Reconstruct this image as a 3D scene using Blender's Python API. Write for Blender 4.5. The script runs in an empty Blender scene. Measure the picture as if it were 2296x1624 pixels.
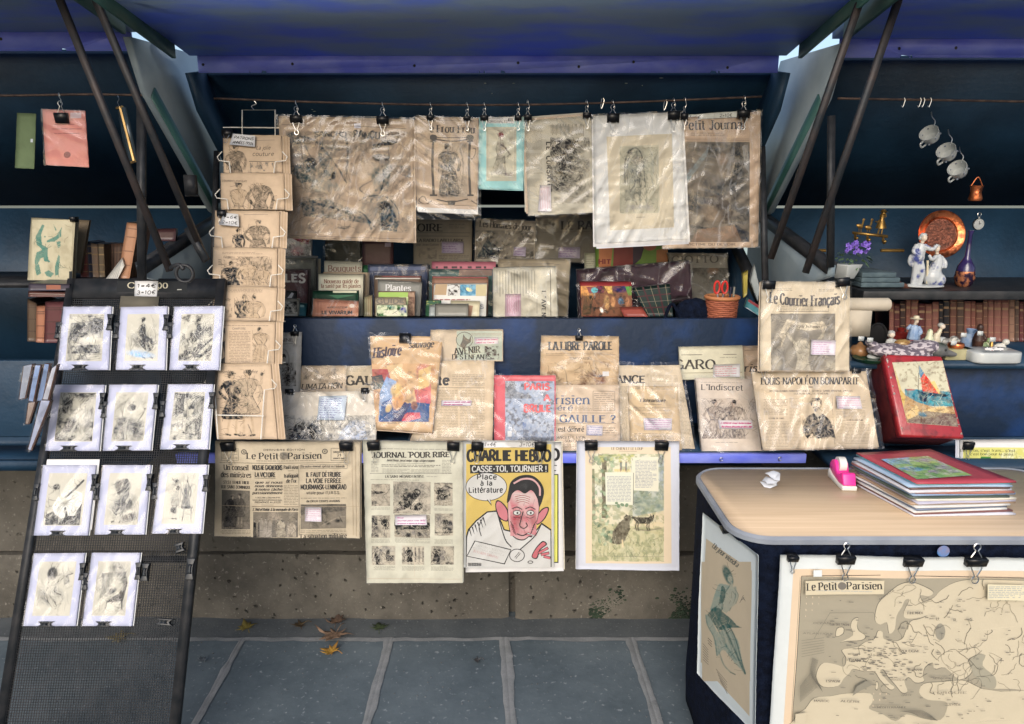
import bpy,bmesh,math,random
import numpy as np
from mathutils import Vector,Matrix
from mathutils.geometry import tessellate_polygon

# ---------------------------------------------------------------- camera, sky, sun, exposure
scene=bpy.context.scene
COL=scene.collection
PITCH=math.radians(13.0)
F=1626.0  # focal length in units of a 2296 wide frame
EYE=np.array([0.0,0.0,1.5])
cam_data=bpy.data.cameras.new('camera')
cam_data.sensor_width=36.0
cam_data.lens=36.0*F/2296.0
cam_data.clip_start=0.05
cam_data.clip_end=5000
cam=bpy.data.objects.new('camera',cam_data)
COL.objects.link(cam)
cam.location=EYE
cam.rotation_euler=(math.pi/2-PITCH,0,0)
scene.camera=cam

SUN_EL,SUN_AZ=math.radians(30),math.radians(193)  # azimuth measured clockwise from +Y (the river side)
world=bpy.data.worlds.new('World')
scene.world=world
world.use_nodes=True
wn=world.node_tree.nodes
wl=world.node_tree.links
bg=wn['Background']
sky=wn.new('ShaderNodeTexSky')
sky.sky_type='NISHITA'
sky.sun_disc=False
sky.sun_elevation=SUN_EL
sky.sun_rotation=SUN_AZ
sky.air_density=1.0
sky.dust_density=3.0
hs=wn.new('ShaderNodeHueSaturation')
hs.inputs['Saturation'].default_value=1.0
wl.new(sky.outputs[0],hs.inputs['Color'])
wl.new(hs.outputs[0],bg.inputs['Color'])
bg.inputs['Strength'].default_value=0.125
sun_data=bpy.data.lights.new('sun','SUN')
sun_data.energy=0.85
sun_data.angle=math.radians(40)
sun_data.color=(0.97,0.98,1.0)
sun=bpy.data.objects.new('sun',sun_data)
COL.objects.link(sun)
sd=Vector((math.sin(SUN_AZ)*math.cos(SUN_EL),math.cos(SUN_AZ)*math.cos(SUN_EL),math.sin(SUN_EL)))
sun.rotation_euler=sd.to_track_quat('Z','Y').to_euler()
scene.view_settings.view_transform='Standard'
scene.view_settings.look='None'
scene.view_settings.exposure=0.78
scene.view_settings.gamma=1.0
scene.cycles.max_bounces=8
scene.cycles.transparent_max_bounces=16
scene.cycles.caustics_reflective=False
scene.cycles.caustics_refractive=False

# ---------------------------------------------------------------- small maths
rnd=random.Random(7)
SP,CP=math.sin(PITCH),math.cos(PITCH)

def lin(c):
    c=np.asarray(c,float)/255.0
    return np.where(c<=0.04045,c/12.92,((c+0.055)/1.055)**2.4)

def A(r,g,b,k=1.0):  # colour read off a lit paper -> base colour
    c=lin((r,g,b))*np.array([1.04,1.05,1.06])*k;c=c.mean()+(c-c.mean())*.78
    return tuple(np.clip(c,0.004,0.66))

def rays(x,y):
    x=np.asarray(x,float);y=np.asarray(y,float)
    u=(x-1148)/F;v=(812-y)/F
    return np.stack([u,v*SP+CP,v*CP-SP],-1)

def at(x,y,D):  # a point of the scene at distance D from the lens' wall-parallel plane
    r=rays(x,y)
    return EYE+r*(D/r[1])

def zat(y,D):
    return at(1148,y,D)[2]

class Plane:
    def __init__(s,p,n):
        s.p=np.asarray(p,float);n=np.asarray(n,float)
        s.n=n/np.linalg.norm(n)
        if np.dot(s.n,EYE-s.p)<0:s.n=-s.n
    def hit(s,x,y):
        r=rays(x,y)
        t=np.dot(s.p-EYE,s.n)/(r@s.n)
        return EYE+r*t[...,None]
    def off(s,d):
        return Plane(s.p+s.n*d,s.n)

def vp(D): return Plane((0,D,0),(0,-1,0))
def lean(D1,z1,D2,z2): return Plane((0,D1,z1),(0,-(z2-z1),D2-D1))
def sidep(x1,d1,x2,d2): return Plane((x1,d1,0),(d2-d1,-(x2-x1),0))

def hash2(ix,iy,seed):
    h=(ix.astype(np.int64)*374761393+iy.astype(np.int64)*668265263+seed*974634777)&0xffffffff
    h=((h^(h>>13))*1274126177)&0xffffffff
    return ((h^(h>>16))&0xffff)/65535.0

def vnoise(X,Y,sc,seed=0):
    x=X/sc;y=Y/sc
    ix=np.floor(x);iy=np.floor(y);fx=x-ix;fy=y-iy
    fx=fx*fx*(3-2*fx);fy=fy*fy*(3-2*fy)
    a=hash2(ix,iy,seed);b=hash2(ix+1,iy,seed);c=hash2(ix,iy+1,seed);d=hash2(ix+1,iy+1,seed)
    return (a*(1-fx)+b*fx)*(1-fy)+(c*(1-fx)+d*fx)*fy

def fbm(X,Y,sc,seed=0,o=3):
    s=0;a=0.5
    for k in range(o):
        s=s+a*vnoise(X,Y,sc/2**k,seed+k*17);a/=2
    return s/(1-0.5**o)

def catmull(p,n=6):
    p=np.asarray(p,float)
    if len(p)<3: return p
    closed=np.allclose(p[0],p[-1])
    if closed:q=np.vstack([p[-2],p,p[1]])
    else:q=np.vstack([2*p[0]-p[1],p,2*p[-1]-p[-2]])
    out=[]
    for i in range(1,len(q)-2):
        for k in range(n):
            t=k/n
            out.append(0.5*((2*q[i])+(-q[i-1]+q[i+1])*t+(2*q[i-1]-5*q[i]+4*q[i+1]-q[i+2])*t*t+(-q[i-1]+3*q[i]-3*q[i+1]+q[i+2])*t**3))
    out.append(q[-2])
    return np.array(out)

# ---------------------------------------------------------------- materials
MATS={}
def mat(name,c1,c2=None,rough=0.6,metal=0.0,scale=8.0,stretch=(1,1,1),bump=0.0,bscale=None,spec=0.4,lo=0.35,hi=0.65,detail=6,coat=0.0,trans=0.0,rough2=None):
    if name in MATS: return MATS[name]
    m=bpy.data.materials.new(name);m.use_nodes=True
    nt=m.node_tree;N=nt.nodes;L=nt.links
    b=N['Principled BSDF']
    b.inputs['Roughness'].default_value=rough
    b.inputs['Metallic'].default_value=metal
    b.inputs['Specular IOR Level'].default_value=spec
    b.inputs['Coat Weight'].default_value=coat
    b.inputs['Transmission Weight'].default_value=trans
    tc=N.new('ShaderNodeTexCoord');mp=N.new('ShaderNodeMapping')
    mp.inputs['Scale'].default_value=stretch
    L.new(tc.outputs['Object'],mp.inputs['Vector'])
    nz=N.new('ShaderNodeTexNoise');nz.inputs['Scale'].default_value=scale;nz.inputs['Detail'].default_value=detail
    L.new(mp.outputs[0],nz.inputs['Vector'])
    rp=N.new('ShaderNodeValToRGB')
    rp.color_ramp.elements[0].position=lo;rp.color_ramp.elements[1].position=hi
    rp.color_ramp.elements[0].color=(*c1,1);rp.color_ramp.elements[1].color=(*(c2 or c1),1)
    L.new(nz.outputs['Fac'],rp.inputs[0]);L.new(rp.outputs[0],b.inputs['Base Color'])
    if rough2 is not None:
        mr=N.new('ShaderNodeMapRange');mr.inputs['To Min'].default_value=rough;mr.inputs['To Max'].default_value=rough2
        L.new(nz.outputs['Fac'],mr.inputs['Value']);L.new(mr.outputs[0],b.inputs['Roughness'])
    if bump:
        n2=N.new('ShaderNodeTexNoise');n2.inputs['Scale'].default_value=bscale or scale*4;n2.inputs['Detail'].default_value=5
        L.new(mp.outputs[0],n2.inputs['Vector'])
        bp=N.new('ShaderNodeBump');bp.inputs['Strength'].default_value=bump;bp.inputs['Distance'].default_value=0.01
        L.new(n2.outputs['Fac'],bp.inputs['Height']);L.new(bp.outputs[0],b.inputs['Normal'])
    MATS[name]=m
    return m

def print_mat(name,rough,spec,stain=0.14,sc=22.0):
    m=bpy.data.materials.new(name);m.use_nodes=True
    N=m.node_tree.nodes;L=m.node_tree.links;b=N['Principled BSDF']
    b.inputs['Roughness'].default_value=rough;b.inputs['Specular IOR Level'].default_value=spec
    at_=N.new('ShaderNodeAttribute');at_.attribute_name='Col'
    tc=N.new('ShaderNodeTexCoord');nz=N.new('ShaderNodeTexNoise');nz.inputs['Scale'].default_value=sc;nz.inputs['Detail'].default_value=8;nz.inputs['Roughness'].default_value=0.65
    oi=N.new('ShaderNodeObjectInfo');ov=N.new('ShaderNodeVectorMath');ov.operation='MULTIPLY_ADD';ov.inputs[1].default_value=(1,1,1);om=N.new('ShaderNodeMath');om.operation='MULTIPLY';om.inputs[1].default_value=37;L.new(oi.outputs['Random'],om.inputs[0]);L.new(tc.outputs['Object'],ov.inputs[0]);L.new(om.outputs[0],ov.inputs[2])
    L.new(ov.outputs[0],nz.inputs['Vector'])
    mr=N.new('ShaderNodeMapRange');mr.inputs['From Min'].default_value=0.3;mr.inputs['From Max'].default_value=0.7
    mr.inputs['To Min'].default_value=1-stain;mr.inputs['To Max'].default_value=1+stain*0.6
    L.new(nz.outputs['Fac'],mr.inputs['Value'])
    mx=N.new('ShaderNodeVectorMath');mx.operation='SCALE'
    L.new(at_.outputs['Color'],mx.inputs[0]);L.new(mr.outputs[0],mx.inputs['Scale']);L.new(mx.outputs[0],b.inputs['Base Color'])
    n2=N.new('ShaderNodeTexNoise');n2.inputs['Scale'].default_value=sc*1.7;n2.inputs['Detail'].default_value=4
    L.new(tc.outputs['Object'],n2.inputs['Vector'])
    bp=N.new('ShaderNodeBump');bp.inputs['Strength'].default_value=0.25;bp.inputs['Distance'].default_value=0.004
    L.new(n2.outputs['Fac'],bp.inputs['Height']);L.new(bp.outputs[0],b.inputs['Normal'])
    MATS[name]=m
    return m
PAPER=print_mat('printed_paper',0.75,0.25)
GLOSSY=print_mat('printed_cover',0.35,0.45,0.08)
CARD=print_mat('white_card_print',0.6,0.3,0.035)
CERAMIC=print_mat('painted_ceramic',0.18,0.5,0.05,60)

def film_mat(name,crease):
    m=bpy.data.materials.new(name);m.use_nodes=True
    N=m.node_tree.nodes;L=m.node_tree.links
    N.remove(N['Principled BSDF'])
    out=N['Material Output']
    tr=N.new('ShaderNodeBsdfTransparent');gl=N.new('ShaderNodeBsdfGlossy');gl.inputs['Roughness'].default_value=0.07
    tc=N.new('ShaderNodeTexCoord');mp=N.new('ShaderNodeMapping');mp.inputs['Rotation'].default_value=(0,-0.75,0);mp.inputs['Scale'].default_value=(2.6,1.5,0.8)
    oi=N.new('ShaderNodeObjectInfo');om=N.new('ShaderNodeMath');om.operation='MULTIPLY';om.inputs[1].default_value=41;L.new(oi.outputs['Random'],om.inputs[0]);rt=N.new('ShaderNodeVectorRotate');rt.rotation_type='Y_AXIS';L.new(tc.outputs['Object'],rt.inputs['Vector']);om2=N.new('ShaderNodeMath');om2.operation='MULTIPLY_ADD';om2.inputs[1].default_value=1.7;om2.inputs[2].default_value=-.6;L.new(oi.outputs['Random'],om2.inputs[0]);L.new(om2.outputs[0],rt.inputs['Angle']);ov=N.new('ShaderNodeVectorMath');L.new(rt.outputs[0],ov.inputs[0]);L.new(om.outputs[0],ov.inputs[1]);L.new(ov.outputs[0],mp.inputs['Vector'])
    nz=N.new('ShaderNodeTexNoise');nz.inputs['Scale'].default_value=5.5;nz.inputs['Detail'].default_value=2;nz.inputs['Distortion'].default_value=0.8
    L.new(mp.outputs[0],nz.inputs['Vector'])
    ab=N.new('ShaderNodeMath');ab.operation='SUBTRACT';ab.inputs[1].default_value=0.5;L.new(nz.outputs['Fac'],ab.inputs[0])
    a2=N.new('ShaderNodeMath');a2.operation='ABSOLUTE';L.new(ab.outputs[0],a2.inputs[0])
    bp=N.new('ShaderNodeBump');bp.inputs['Strength'].default_value=1.0;bp.inputs['Distance'].default_value=0.010 if crease>.1 else .003
    L.new(a2.outputs[0],bp.inputs['Height'])
    fr=N.new('ShaderNodeFresnel');fr.inputs['IOR'].default_value=1.38
    ml=N.new('ShaderNodeMath');ml.operation='MULTIPLY';ml.inputs[1].default_value=1.35 if crease>.1 else 1.2;ml.use_clamp=True
    mx=N.new('ShaderNodeMixShader')
    L.new(bp.outputs[0],gl.inputs['Normal']);L.new(bp.outputs[0],fr.inputs['Normal'])
    L.new(fr.outputs[0],ml.inputs[0]);L.new(ml.outputs[0],mx.inputs[0])
    L.new(tr.outputs[0],mx.inputs[1]);L.new(gl.outputs[0],mx.inputs[2])
    # whitened creases: pale diffuse streaks that also stand in for glints
    df=N.new('ShaderNodeBsdfDiffuse');df.inputs['Color'].default_value=(.85,.86,.88,1)
    m2=N.new('ShaderNodeMixShader');cr=N.new('ShaderNodeValToRGB');cr.color_ramp.elements[0].position=0.0;cr.color_ramp.elements[1].position=.016
    cr.color_ramp.elements[0].color=(crease,crease,crease,1);cr.color_ramp.elements[1].color=(.012,.012,.012,1)
    L.new(a2.outputs[0],cr.inputs[0]);L.new(cr.outputs[0],m2.inputs[0]);L.new(mx.outputs[0],m2.inputs[1]);L.new(df.outputs[0],m2.inputs[2])
    L.new(m2.outputs[0],out.inputs['Surface'])
    return m
FILM=film_mat('crinkled_cellophane',.15);FILM_FLAT=film_mat('smooth_cellophane',.03)

NAVY=mat('navy_paint',tuple(lin((16,42,62))),tuple(lin((28,58,82))),0.55,scale=5,bump=0.15,bscale=60)
BOARD=mat('blue_board_paint',tuple(lin((10,32,56))),tuple(lin((16,50,96))),0.6,scale=9,bump=0.2,bscale=40,lo=0.45,hi=0.72,detail=9)
ROOFBLUE=mat('roof_underside_paint',tuple(lin((136,158,182))),tuple(lin((104,132,222))),0.5,scale=3.2,stretch=(1,2.6,2.6),bump=0.12,bscale=30,lo=0.40,hi=0.62,detail=9)
def let_light_through(m,k):  # translucency added to brighten the roof with daylight from above
    N=m.node_tree.nodes;L=m.node_tree.links;b=N['Principled BSDF'];t=N.new('ShaderNodeBsdfTranslucent');x=N.new('ShaderNodeMixShader');x.inputs[0].default_value=k
    L.new(b.inputs['Base Color'].links[0].from_socket,t.inputs['Color']);L.new(b.outputs[0],x.inputs[1]);L.new(t.outputs[0],x.inputs[2]);L.new(x.outputs[0],N['Material Output'].inputs['Surface'])
let_light_through(ROOFBLUE,.22)
STRIPBLUE=mat('violet_blue_paint',tuple(lin((98,110,214))),tuple(lin((140,150,222))),0.45,scale=7,stretch=(1.2,1,3),lo=0.35,hi=0.7)
GREYPAINT=mat('grey_metal_paint',tuple(lin((118,132,140))),tuple(lin((140,152,158))),0.4,scale=6,bump=0.05)
GREENDARK=mat('bottle_green_paint',tuple(lin((40,76,72))),tuple(lin((62,100,94))),0.45,scale=6)
BLACKIRON=mat('black_iron',tuple(lin((26,30,34))),tuple(lin((48,48,50))),0.5,0.2,scale=30,bump=0.1)
RUSTROD=mat('rusty_rod',tuple(lin((62,50,46))),tuple(lin((96,78,68))),0.6,0.3,scale=40)
BLACKPLASTIC=mat('black_plastic',tuple(lin((24,27,31))),tuple(lin((34,38,42))),0.38,scale=20)
BLACKSATIN=mat('black_lacquered_steel',tuple(lin((10,11,14))),tuple(lin((18,19,22))),0.32,scale=20)
STEEL=mat('nickel_wire',(0.62,0.61,0.58),(0.75,0.74,0.72),0.3,1.0,scale=30)
WHITEWIRE=mat('cream_coated_wire',tuple(lin((205,200,188))),tuple(lin((226,222,212))),0.4,scale=20)
CLOTH=mat('black_navy_cloth',tuple(lin((9,14,26))),tuple(lin((16,24,42))),0.95,scale=60,bump=0.4,bscale=160,spec=0.1)

# ---------------------------------------------------------------- object plumbing
WORG={}
def make_mesh(name,V,Q=None,T=None,C=None,polys=None,smooth=False):
    me=bpy.data.meshes.new(name)
    V=np.asarray(V,np.float64)
    loops=[];starts=[];n=0
    if Q is not None and len(Q):
        Q=np.asarray(Q,np.int32);loops.append(Q.ravel());starts.append(n+np.arange(len(Q))*4);n+=Q.size
    if T is not None and len(T):
        T=np.asarray(T,np.int32);loops.append(T.ravel());starts.append(n+np.arange(len(T))*3);n+=T.size
    for p in polys or ():
        loops.append(np.asarray(p,np.int32));starts.append(np.array([n]));n+=len(p)
    lv=np.concatenate(loops);ls=np.concatenate(starts)
    me.vertices.add(len(V));me.vertices.foreach_set('co',V.astype(np.float32).ravel())
    me.loops.add(len(lv));me.loops.foreach_set('vertex_index',lv)
    me.polygons.add(len(ls));me.polygons.foreach_set('loop_start',ls.astype(np.int32))
    if C is not None:
        a=me.color_attributes.new('Col','FLOAT_COLOR','POINT')
        C4=np.ones((len(V),4),np.float32);C4[:,:3]=C
        a.data.foreach_set('color',C4.ravel())
    me.update(calc_edges=True)
    me.validate()
    if smooth:
        me.polygons.foreach_set('use_smooth',np.ones(len(me.polygons),bool))
        me.set_sharp_from_angle(angle=math.radians(40))
    return me

def tag(o,label=None,cat=None,group=None,kind=None):
    if label:o['label']=label
    if cat:o['category']=cat
    if group:o['group']=group
    if kind:o['kind']=kind
    return o

def link(name,me,m,parent=None,org=None):
    o=bpy.data.objects.new(name,me);COL.objects.link(o)
    if m:me.materials.append(m)
    org=np.zeros(3) if org is None else np.asarray(org,float)
    WORG[o.name]=org
    if parent is not None:
        o.parent=parent;o.location=org-WORG[parent.name]
    else:
        o.location=org
    return o

def thing(name,org,label,cat,group=None):
    o=bpy.data.objects.new(name,None);COL.objects.link(o)
    o.empty_display_size=0.05
    org=np.asarray(org,float);o.location=org;WORG[o.name]=org
    return tag(o,label,cat,group)

class Geo:  # solid shapes gathered into one mesh
    def __init__(s):s.V=[];s.P=[];s.C=[];s.n=0;s.col=(0.5,0.5,0.5)
    def add(s,V,P,col=None):
        V=np.asarray(V,float)
        s.V.append(V);s.P+=[[i+s.n for i in p] for p in P];s.n+=len(V)
        s.C.append(np.tile(np.asarray(col if col is not None else s.col,float),(len(V),1)))
        return s
    def box(s,a,b,col=None,M=None):
        x0,y0,z0=np.minimum(a,b);x1,y1,z1=np.maximum(a,b)
        V=np.array([(x,y,z) for z in (z0,z1) for y in (y0,y1) for x in (x0,x1)])
        if M is not None:V=np.array([M@Vector(v) for v in V])
        return s.add(V,[(0,2,3,1),(4,5,7,6),(0,1,5,4),(2,6,7,3),(0,4,6,2),(1,3,7,5)],col)
    def hexa(s,A4,B4,col=None):  # two quads, front and back
        return s.add(np.vstack([A4,B4]),[(0,1,2,3),(7,6,5,4),(0,4,5,1),(1,5,6,2),(2,6,7,3),(3,7,4,0)],col)
    def prism(s,poly,vec,col=None):
        P=np.asarray(poly,float);n=len(P)
        return s.add(np.vstack([P,P+np.asarray(vec,float)]),[tuple(range(n)),tuple(range(2*n-1,n-1,-1))]+[(i,i+n,(i+1)%n+n,(i+1)%n) for i in range(n)],col)
    def tube(s,pts,r,n=6,col=None,closed=False):
        p=np.asarray(pts,float);m=len(p)
        rr=np.full(m,r) if np.isscalar(r) else np.asarray(r,float)
        t=np.gradient(p,axis=0)
        if closed:t=np.roll(p,-1,0)-np.roll(p,1,0)
        t/=np.linalg.norm(t,axis=1)[:,None]+1e-12
        up=np.array([0.13,0.35,0.93]);V=[]
        a=np.cross(t[0],up);a/=np.linalg.norm(a)
        for i in range(m):
            a=a-t[i]*np.dot(a,t[i]);a/=np.linalg.norm(a)+1e-12
            b=np.cross(t[i],a)
            for k in range(n):
                th=2*math.pi*k/n
                V.append(p[i]+rr[i]*(a*math.cos(th)+b*math.sin(th)))
        P=[]
        for i in range(m if closed else m-1):
            j=(i+1)%m
            for k in range(n):P.append((i*n+k,i*n+(k+1)%n,j*n+(k+1)%n,j*n+k))
        if not closed:P+=[tuple(range(n-1,-1,-1)),tuple((m-1)*n+k for k in range(n))]
        return s.add(V,P,col)
    def lathe(s,prof,org,M=None,n=24,col=None,closed=True):
        V=[]
        for r,z in prof:
            for k in range(n):
                th=2*math.pi*k/n;v=Vector((r*math.cos(th),r*math.sin(th),z))
                if M is not None:v=M@v
                V.append(np.array(v)+np.asarray(org))
        m=len(prof);P=[(i*n+k,i*n+(k+1)%n,(i+1)*n+(k+1)%n,(i+1)*n+k) for i in range(m-1) for k in range(n)]
        if closed:P+=[tuple(range(n-1,-1,-1)),tuple((m-1)*n+k for k in range(n))]
        return s.add(V,P,col)
    def ell(s,c,r,M=None,n=14,col=None):
        r=np.ones(3)*r if np.isscalar(r) else np.asarray(r,float)
        V=[];P=[];h=n//2+1
        for i in range(h+1):
            ph=math.pi*i/h
            for k in range(n):
                th=2*math.pi*k/n
                v=Vector((r[0]*math.sin(ph)*math.cos(th),r[1]*math.sin(ph)*math.sin(th),r[2]*math.cos(ph)))
                if M is not None:v=M@v
                V.append(np.array(v)+np.asarray(c))
        for i in range(h):
            for k in range(n):P.append((i*n+k,(i+1)*n+k,(i+1)*n+(k+1)%n,i*n+(k+1)%n))
        return s.add(V,P,col)
    def build(s,name,m,parent=None,org=None,smooth=True,bevel=0,remesh=0):
        V=np.vstack(s.V)
        if org is None:org=np.array([*(V[:,:2].mean(0)),V[:,2].min()])
        me=make_mesh(name,V-org,polys=s.P,C=np.vstack(s.C))
        bm=bmesh.new();bm.from_mesh(me);bmesh.ops.remove_doubles(bm,verts=bm.verts,dist=1e-7);bmesh.ops.recalc_face_normals(bm,faces=bm.faces);bm.to_mesh(me);bm.free()
        if smooth:
            me.polygons.foreach_set('use_smooth',np.ones(len(me.polygons),bool));me.set_sharp_from_angle(angle=math.radians(42))
        o=link(name,me,m,parent,org)
        if bevel:
            bv=o.modifiers.new('bevel','BEVEL');bv.width=bevel;bv.segments=2;bv.limit_method='ANGLE'
        if remesh:
            rm=o.modifiers.new('remesh','REMESH');rm.mode='VOXEL';rm.voxel_size=remesh;rm.use_smooth_shade=True
            sm=o.modifiers.new('smooth','SMOOTH');sm.iterations=4;sm.factor=0.5
        return o

# ---------------------------------------------------------------- lettering: a stroke alphabet drawn with a broad or a round pen
GL={}
for ln in '''A 6 0,0 3,7 6,0;1.1,2.3 4.9,2.3
B 5.4 .6,0 .6,7;~.6,7 3.2,6.95 4.6,5.4 3.3,3.8 .6,3.7;~.6,3.7 3.5,3.6 5.1,1.9 3.5,.05 .6,0
C 5.6 ~5.2,5.5 4.3,6.7 2.9,7 1.1,6 .3,3.5 1.1,1 2.9,0 4.3,.3 5.2,1.5
D 5.8 .6,0 .6,7;~.6,7 2.8,6.95 4.8,5.8 5.5,3.5 4.8,1.2 2.8,.05 .6,0
E 5 .6,0 .6,7;.6,7 4.7,7;.6,3.6 3.8,3.6;.6,0 4.8,0
F 4.8 .6,0 .6,7;.6,7 4.7,7;.6,3.6 3.8,3.6
G 6 ~5.3,5.6 4.3,6.7 2.9,7 1.1,6 .3,3.5 1.1,1 2.9,0 4.3,.2 5.4,1;5.4,0 5.4,3;5.5,3 3.6,3
H 6 .6,0 .6,7;5.4,0 5.4,7;.6,3.6 5.4,3.6
I 2 1,0 1,7
J 4 3.2,7 3.2,2;~3.2,2 2.6,.4 1.4,0 .2,1.2
K 5.6 .6,0 .6,7;5,7 .6,3;2,4.2 5.3,0
L 4.8 .6,0 .6,7;.6,0 4.6,0
M 7 .6,0 .6,7 3.5,1.5 6.4,7 6.4,0
N 6.2 .6,0 .6,7 5.6,0 5.6,7
O 6.2 ~3.1,7 1,5.9 .3,3.5 1,1.1 3.1,0 5.2,1.1 5.9,3.5 5.2,5.9 3.1,7
P 5.2 .6,0 .6,7;~.6,7 3.2,6.95 4.8,5.2 3.2,3.3 .6,3.2
Q 6.2 ~3.1,7 1,5.9 .3,3.5 1,1.1 3.1,0 5.2,1.1 5.9,3.5 5.2,5.9 3.1,7;3.6,1.8 5.8,-.8
R 5.6 .6,0 .6,7;~.6,7 3.2,6.95 4.8,5.2 3.2,3.4 .6,3.3;2.6,3.3 5.3,0
S 5 ~4.5,5.6 3.6,6.8 2.3,7 .8,6.2 .8,4.6 2.4,3.7 4.2,2.8 4.6,1.4 3.6,.2 2.3,0 1.1,.2 .3,1.5
T 5.4 2.7,0 2.7,7;.1,7 5.3,7
U 6 .6,7 .6,2;~.6,2 1.3,.4 3,0 4.7,.4 5.4,2;5.4,2 5.4,7
V 6 0,7 3,0 6,7
W 8 0,7 2,0 4,7 6,0 8,7
X 5.6 .2,0 5.4,7;.2,7 5.4,0
Y 5.6 0,7 2.8,3.4 5.6,7;2.8,3.4 2.8,0
Z 5.2 .3,7 5,7 .2,0 5,0
a 4.6 ~.7,4.2 1.8,5 3.2,4.8 3.7,3.6;3.7,3.6 3.7,0;~3.7,2.9 1.6,2.7 .4,1.5 1.2,.1 2.6,.2 3.7,1.3
b 4.8 .6,0 .6,7.2;~.6,3.9 1.7,5 3.2,4.9 4.4,2.5 3.2,.1 1.7,0 .6,1.1
c 4.2 ~3.9,4 2.8,5 1.4,4.7 .3,2.5 1.4,.3 2.8,0 3.9,1
d 4.9 4.3,0 4.3,7.2;~4.3,3.9 3.2,5 1.7,4.9 .5,2.5 1.7,.1 3.2,0 4.3,1.1
e 4.4 .5,2.7 4,2.7;~4,2.7 3.6,4.6 2.2,5 .9,4.4 .4,2.5 1.2,.4 2.5,0 3.9,.9
f 3.2 ~3.2,6.8 2.2,7.1 1.4,6;1.4,6 1.4,0;.3,4.8 2.8,4.8
g 4.8 4.2,5 4.2,0;~4.2,0 3.6,-1.8 2,-2 .6,-1.3;~4.2,3.9 3.2,5 1.7,4.9 .5,2.6 1.7,.3 3.2,.2 4.2,1.2
h 4.8 .6,0 .6,7.2;~.6,3.6 1.8,4.9 3.3,4.9 4.1,3.5;4.1,3.5 4.1,0
i 2 1,0 1,4.9;1,6.3 1,7
j 2.4 1.6,4.9 1.6,-1;~1.6,-1 1,-2 0,-1.8;1.6,6.3 1.6,7
k 4.6 .6,0 .6,7.2;4,4.8 .6,2;1.8,3 4.3,0
l 2 1,0 1,7.2
m 7 .6,0 .6,4.9;~.6,3.6 1.6,4.8 2.8,4.8 3.5,3.5;3.5,3.5 3.5,0;~3.5,3.6 4.6,4.8 5.7,4.8 6.4,3.5;6.4,3.5 6.4,0
n 4.8 .6,0 .6,4.9;~.6,3.6 1.8,4.9 3.3,4.9 4.1,3.5;4.1,3.5 4.1,0
o 4.8 ~2.4,5 .9,4.3 .4,2.5 .9,.7 2.4,0 3.9,.7 4.4,2.5 3.9,4.3 2.4,5
p 4.8 .6,-2 .6,5;~.6,3.9 1.7,5 3.2,4.9 4.4,2.5 3.2,.1 1.7,0 .6,1.1
q 4.9 4.3,-2 4.3,5;~4.3,3.9 3.2,5 1.7,4.9 .5,2.5 1.7,.1 3.2,0 4.3,1.1
r 3.4 .6,0 .6,4.9;~.6,3.3 1.5,4.7 3.2,4.8
s 4 ~3.5,4 2.6,4.9 1.3,4.8 .6,3.8 1.8,2.8 3.3,2 3.5,.8 2.3,0 1.2,.1 .3,1
t 3 1.2,6.6 1.2,1;~1.2,1 1.7,.1 2.8,.4;.1,4.8 2.7,4.8
u 4.8 .6,5 .6,1.5;~.6,1.5 1.3,.1 2.8,.1 4.1,1.4;4.1,5 4.1,0
v 4.4 .2,5 2.2,0 4.2,5
w 6.4 .2,5 1.7,0 3.2,4.8 4.7,0 6.2,5
x 4.4 .3,0 4.1,5;.3,5 4.1,0
y 4.4 .2,5 2.3,.2;4.2,5 1.6,-2 .4,-1.8
z 4.2 .4,5 3.8,5 .3,0 3.9,0
0 5 ~2.5,7 .9,5.8 .5,3.5 .9,1.2 2.5,0 4.1,1.2 4.5,3.5 4.1,5.8 2.5,7
1 3 .3,5.4 1.7,7;1.7,7 1.7,0
2 4.8 ~.5,5.4 1.2,6.8 2.8,7 4.2,5.8 3.6,3.6 .4,0;.4,0 4.5,0
3 4.8 ~.5,6.2 2,7 3.7,6.4 3.6,4.4 2,3.7;~2,3.7 3.9,3.2 4.2,1.2 2.4,0 .4,.8
4 4.8 3.4,0 3.4,7 .3,2.2 4.6,2.2
5 4.8 4.2,7 1,7 .7,3.9;~.7,3.9 2.6,4.4 4.2,3 4,.9 2.2,0 .4,.7
6 4.8 ~4,6.5 2.4,6.6 .9,4.6 .6,2 1.6,.2 3.3,.2 4.2,1.8 3.4,3.7 1.8,3.8 .7,2.4
9 4.8 ~.7,.5 2.4,.4 3.9,2.4 4.2,5 3.2,6.8 1.5,6.8 .6,5.2 1.4,3.3 3,3.2 4.1,4.6
8 4.8 ~2.4,7 1,6 1.2,4.4 3.5,3 4.1,1.2 2.4,0 .7,1.2 1.3,3 3.6,4.4 3.8,6 2.4,7
7 4.6 .3,7 4.3,7 1.6,0
- 3 .4,2.8 2.6,2.8
= 4.4 .5,3.8 3.9,3.8;.5,2 3.9,2
. 1.6 .8,0 .8,.8
, 1.6 1,.8 .4,-1.2
! 2 1,7 1,2.2;1,0 1,.9
? 4.4 ~.5,5.6 1.4,6.9 3,6.8 3.6,5.2 2.1,3.6 2,2.2;2,0 2,.9
' 1.6 .9,7.2 .7,5.4
/ 4 .4,0 3.6,7
€ 5.4 ~5,6 3.4,7 1.8,6 1.1,3.5 1.8,1 3.4,0 5,1;.2,4.2 3.8,4.2;.2,2.8 3.8,2.8'''.split('\n'):
    ch,w,d=ln.split(' ',2)
    GL[ch]=(float(w),[(st.startswith('~'),np.array([[float(k) for k in q.split(',')] for q in st.lstrip('~').split()])) for st in d.split(';')])
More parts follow.
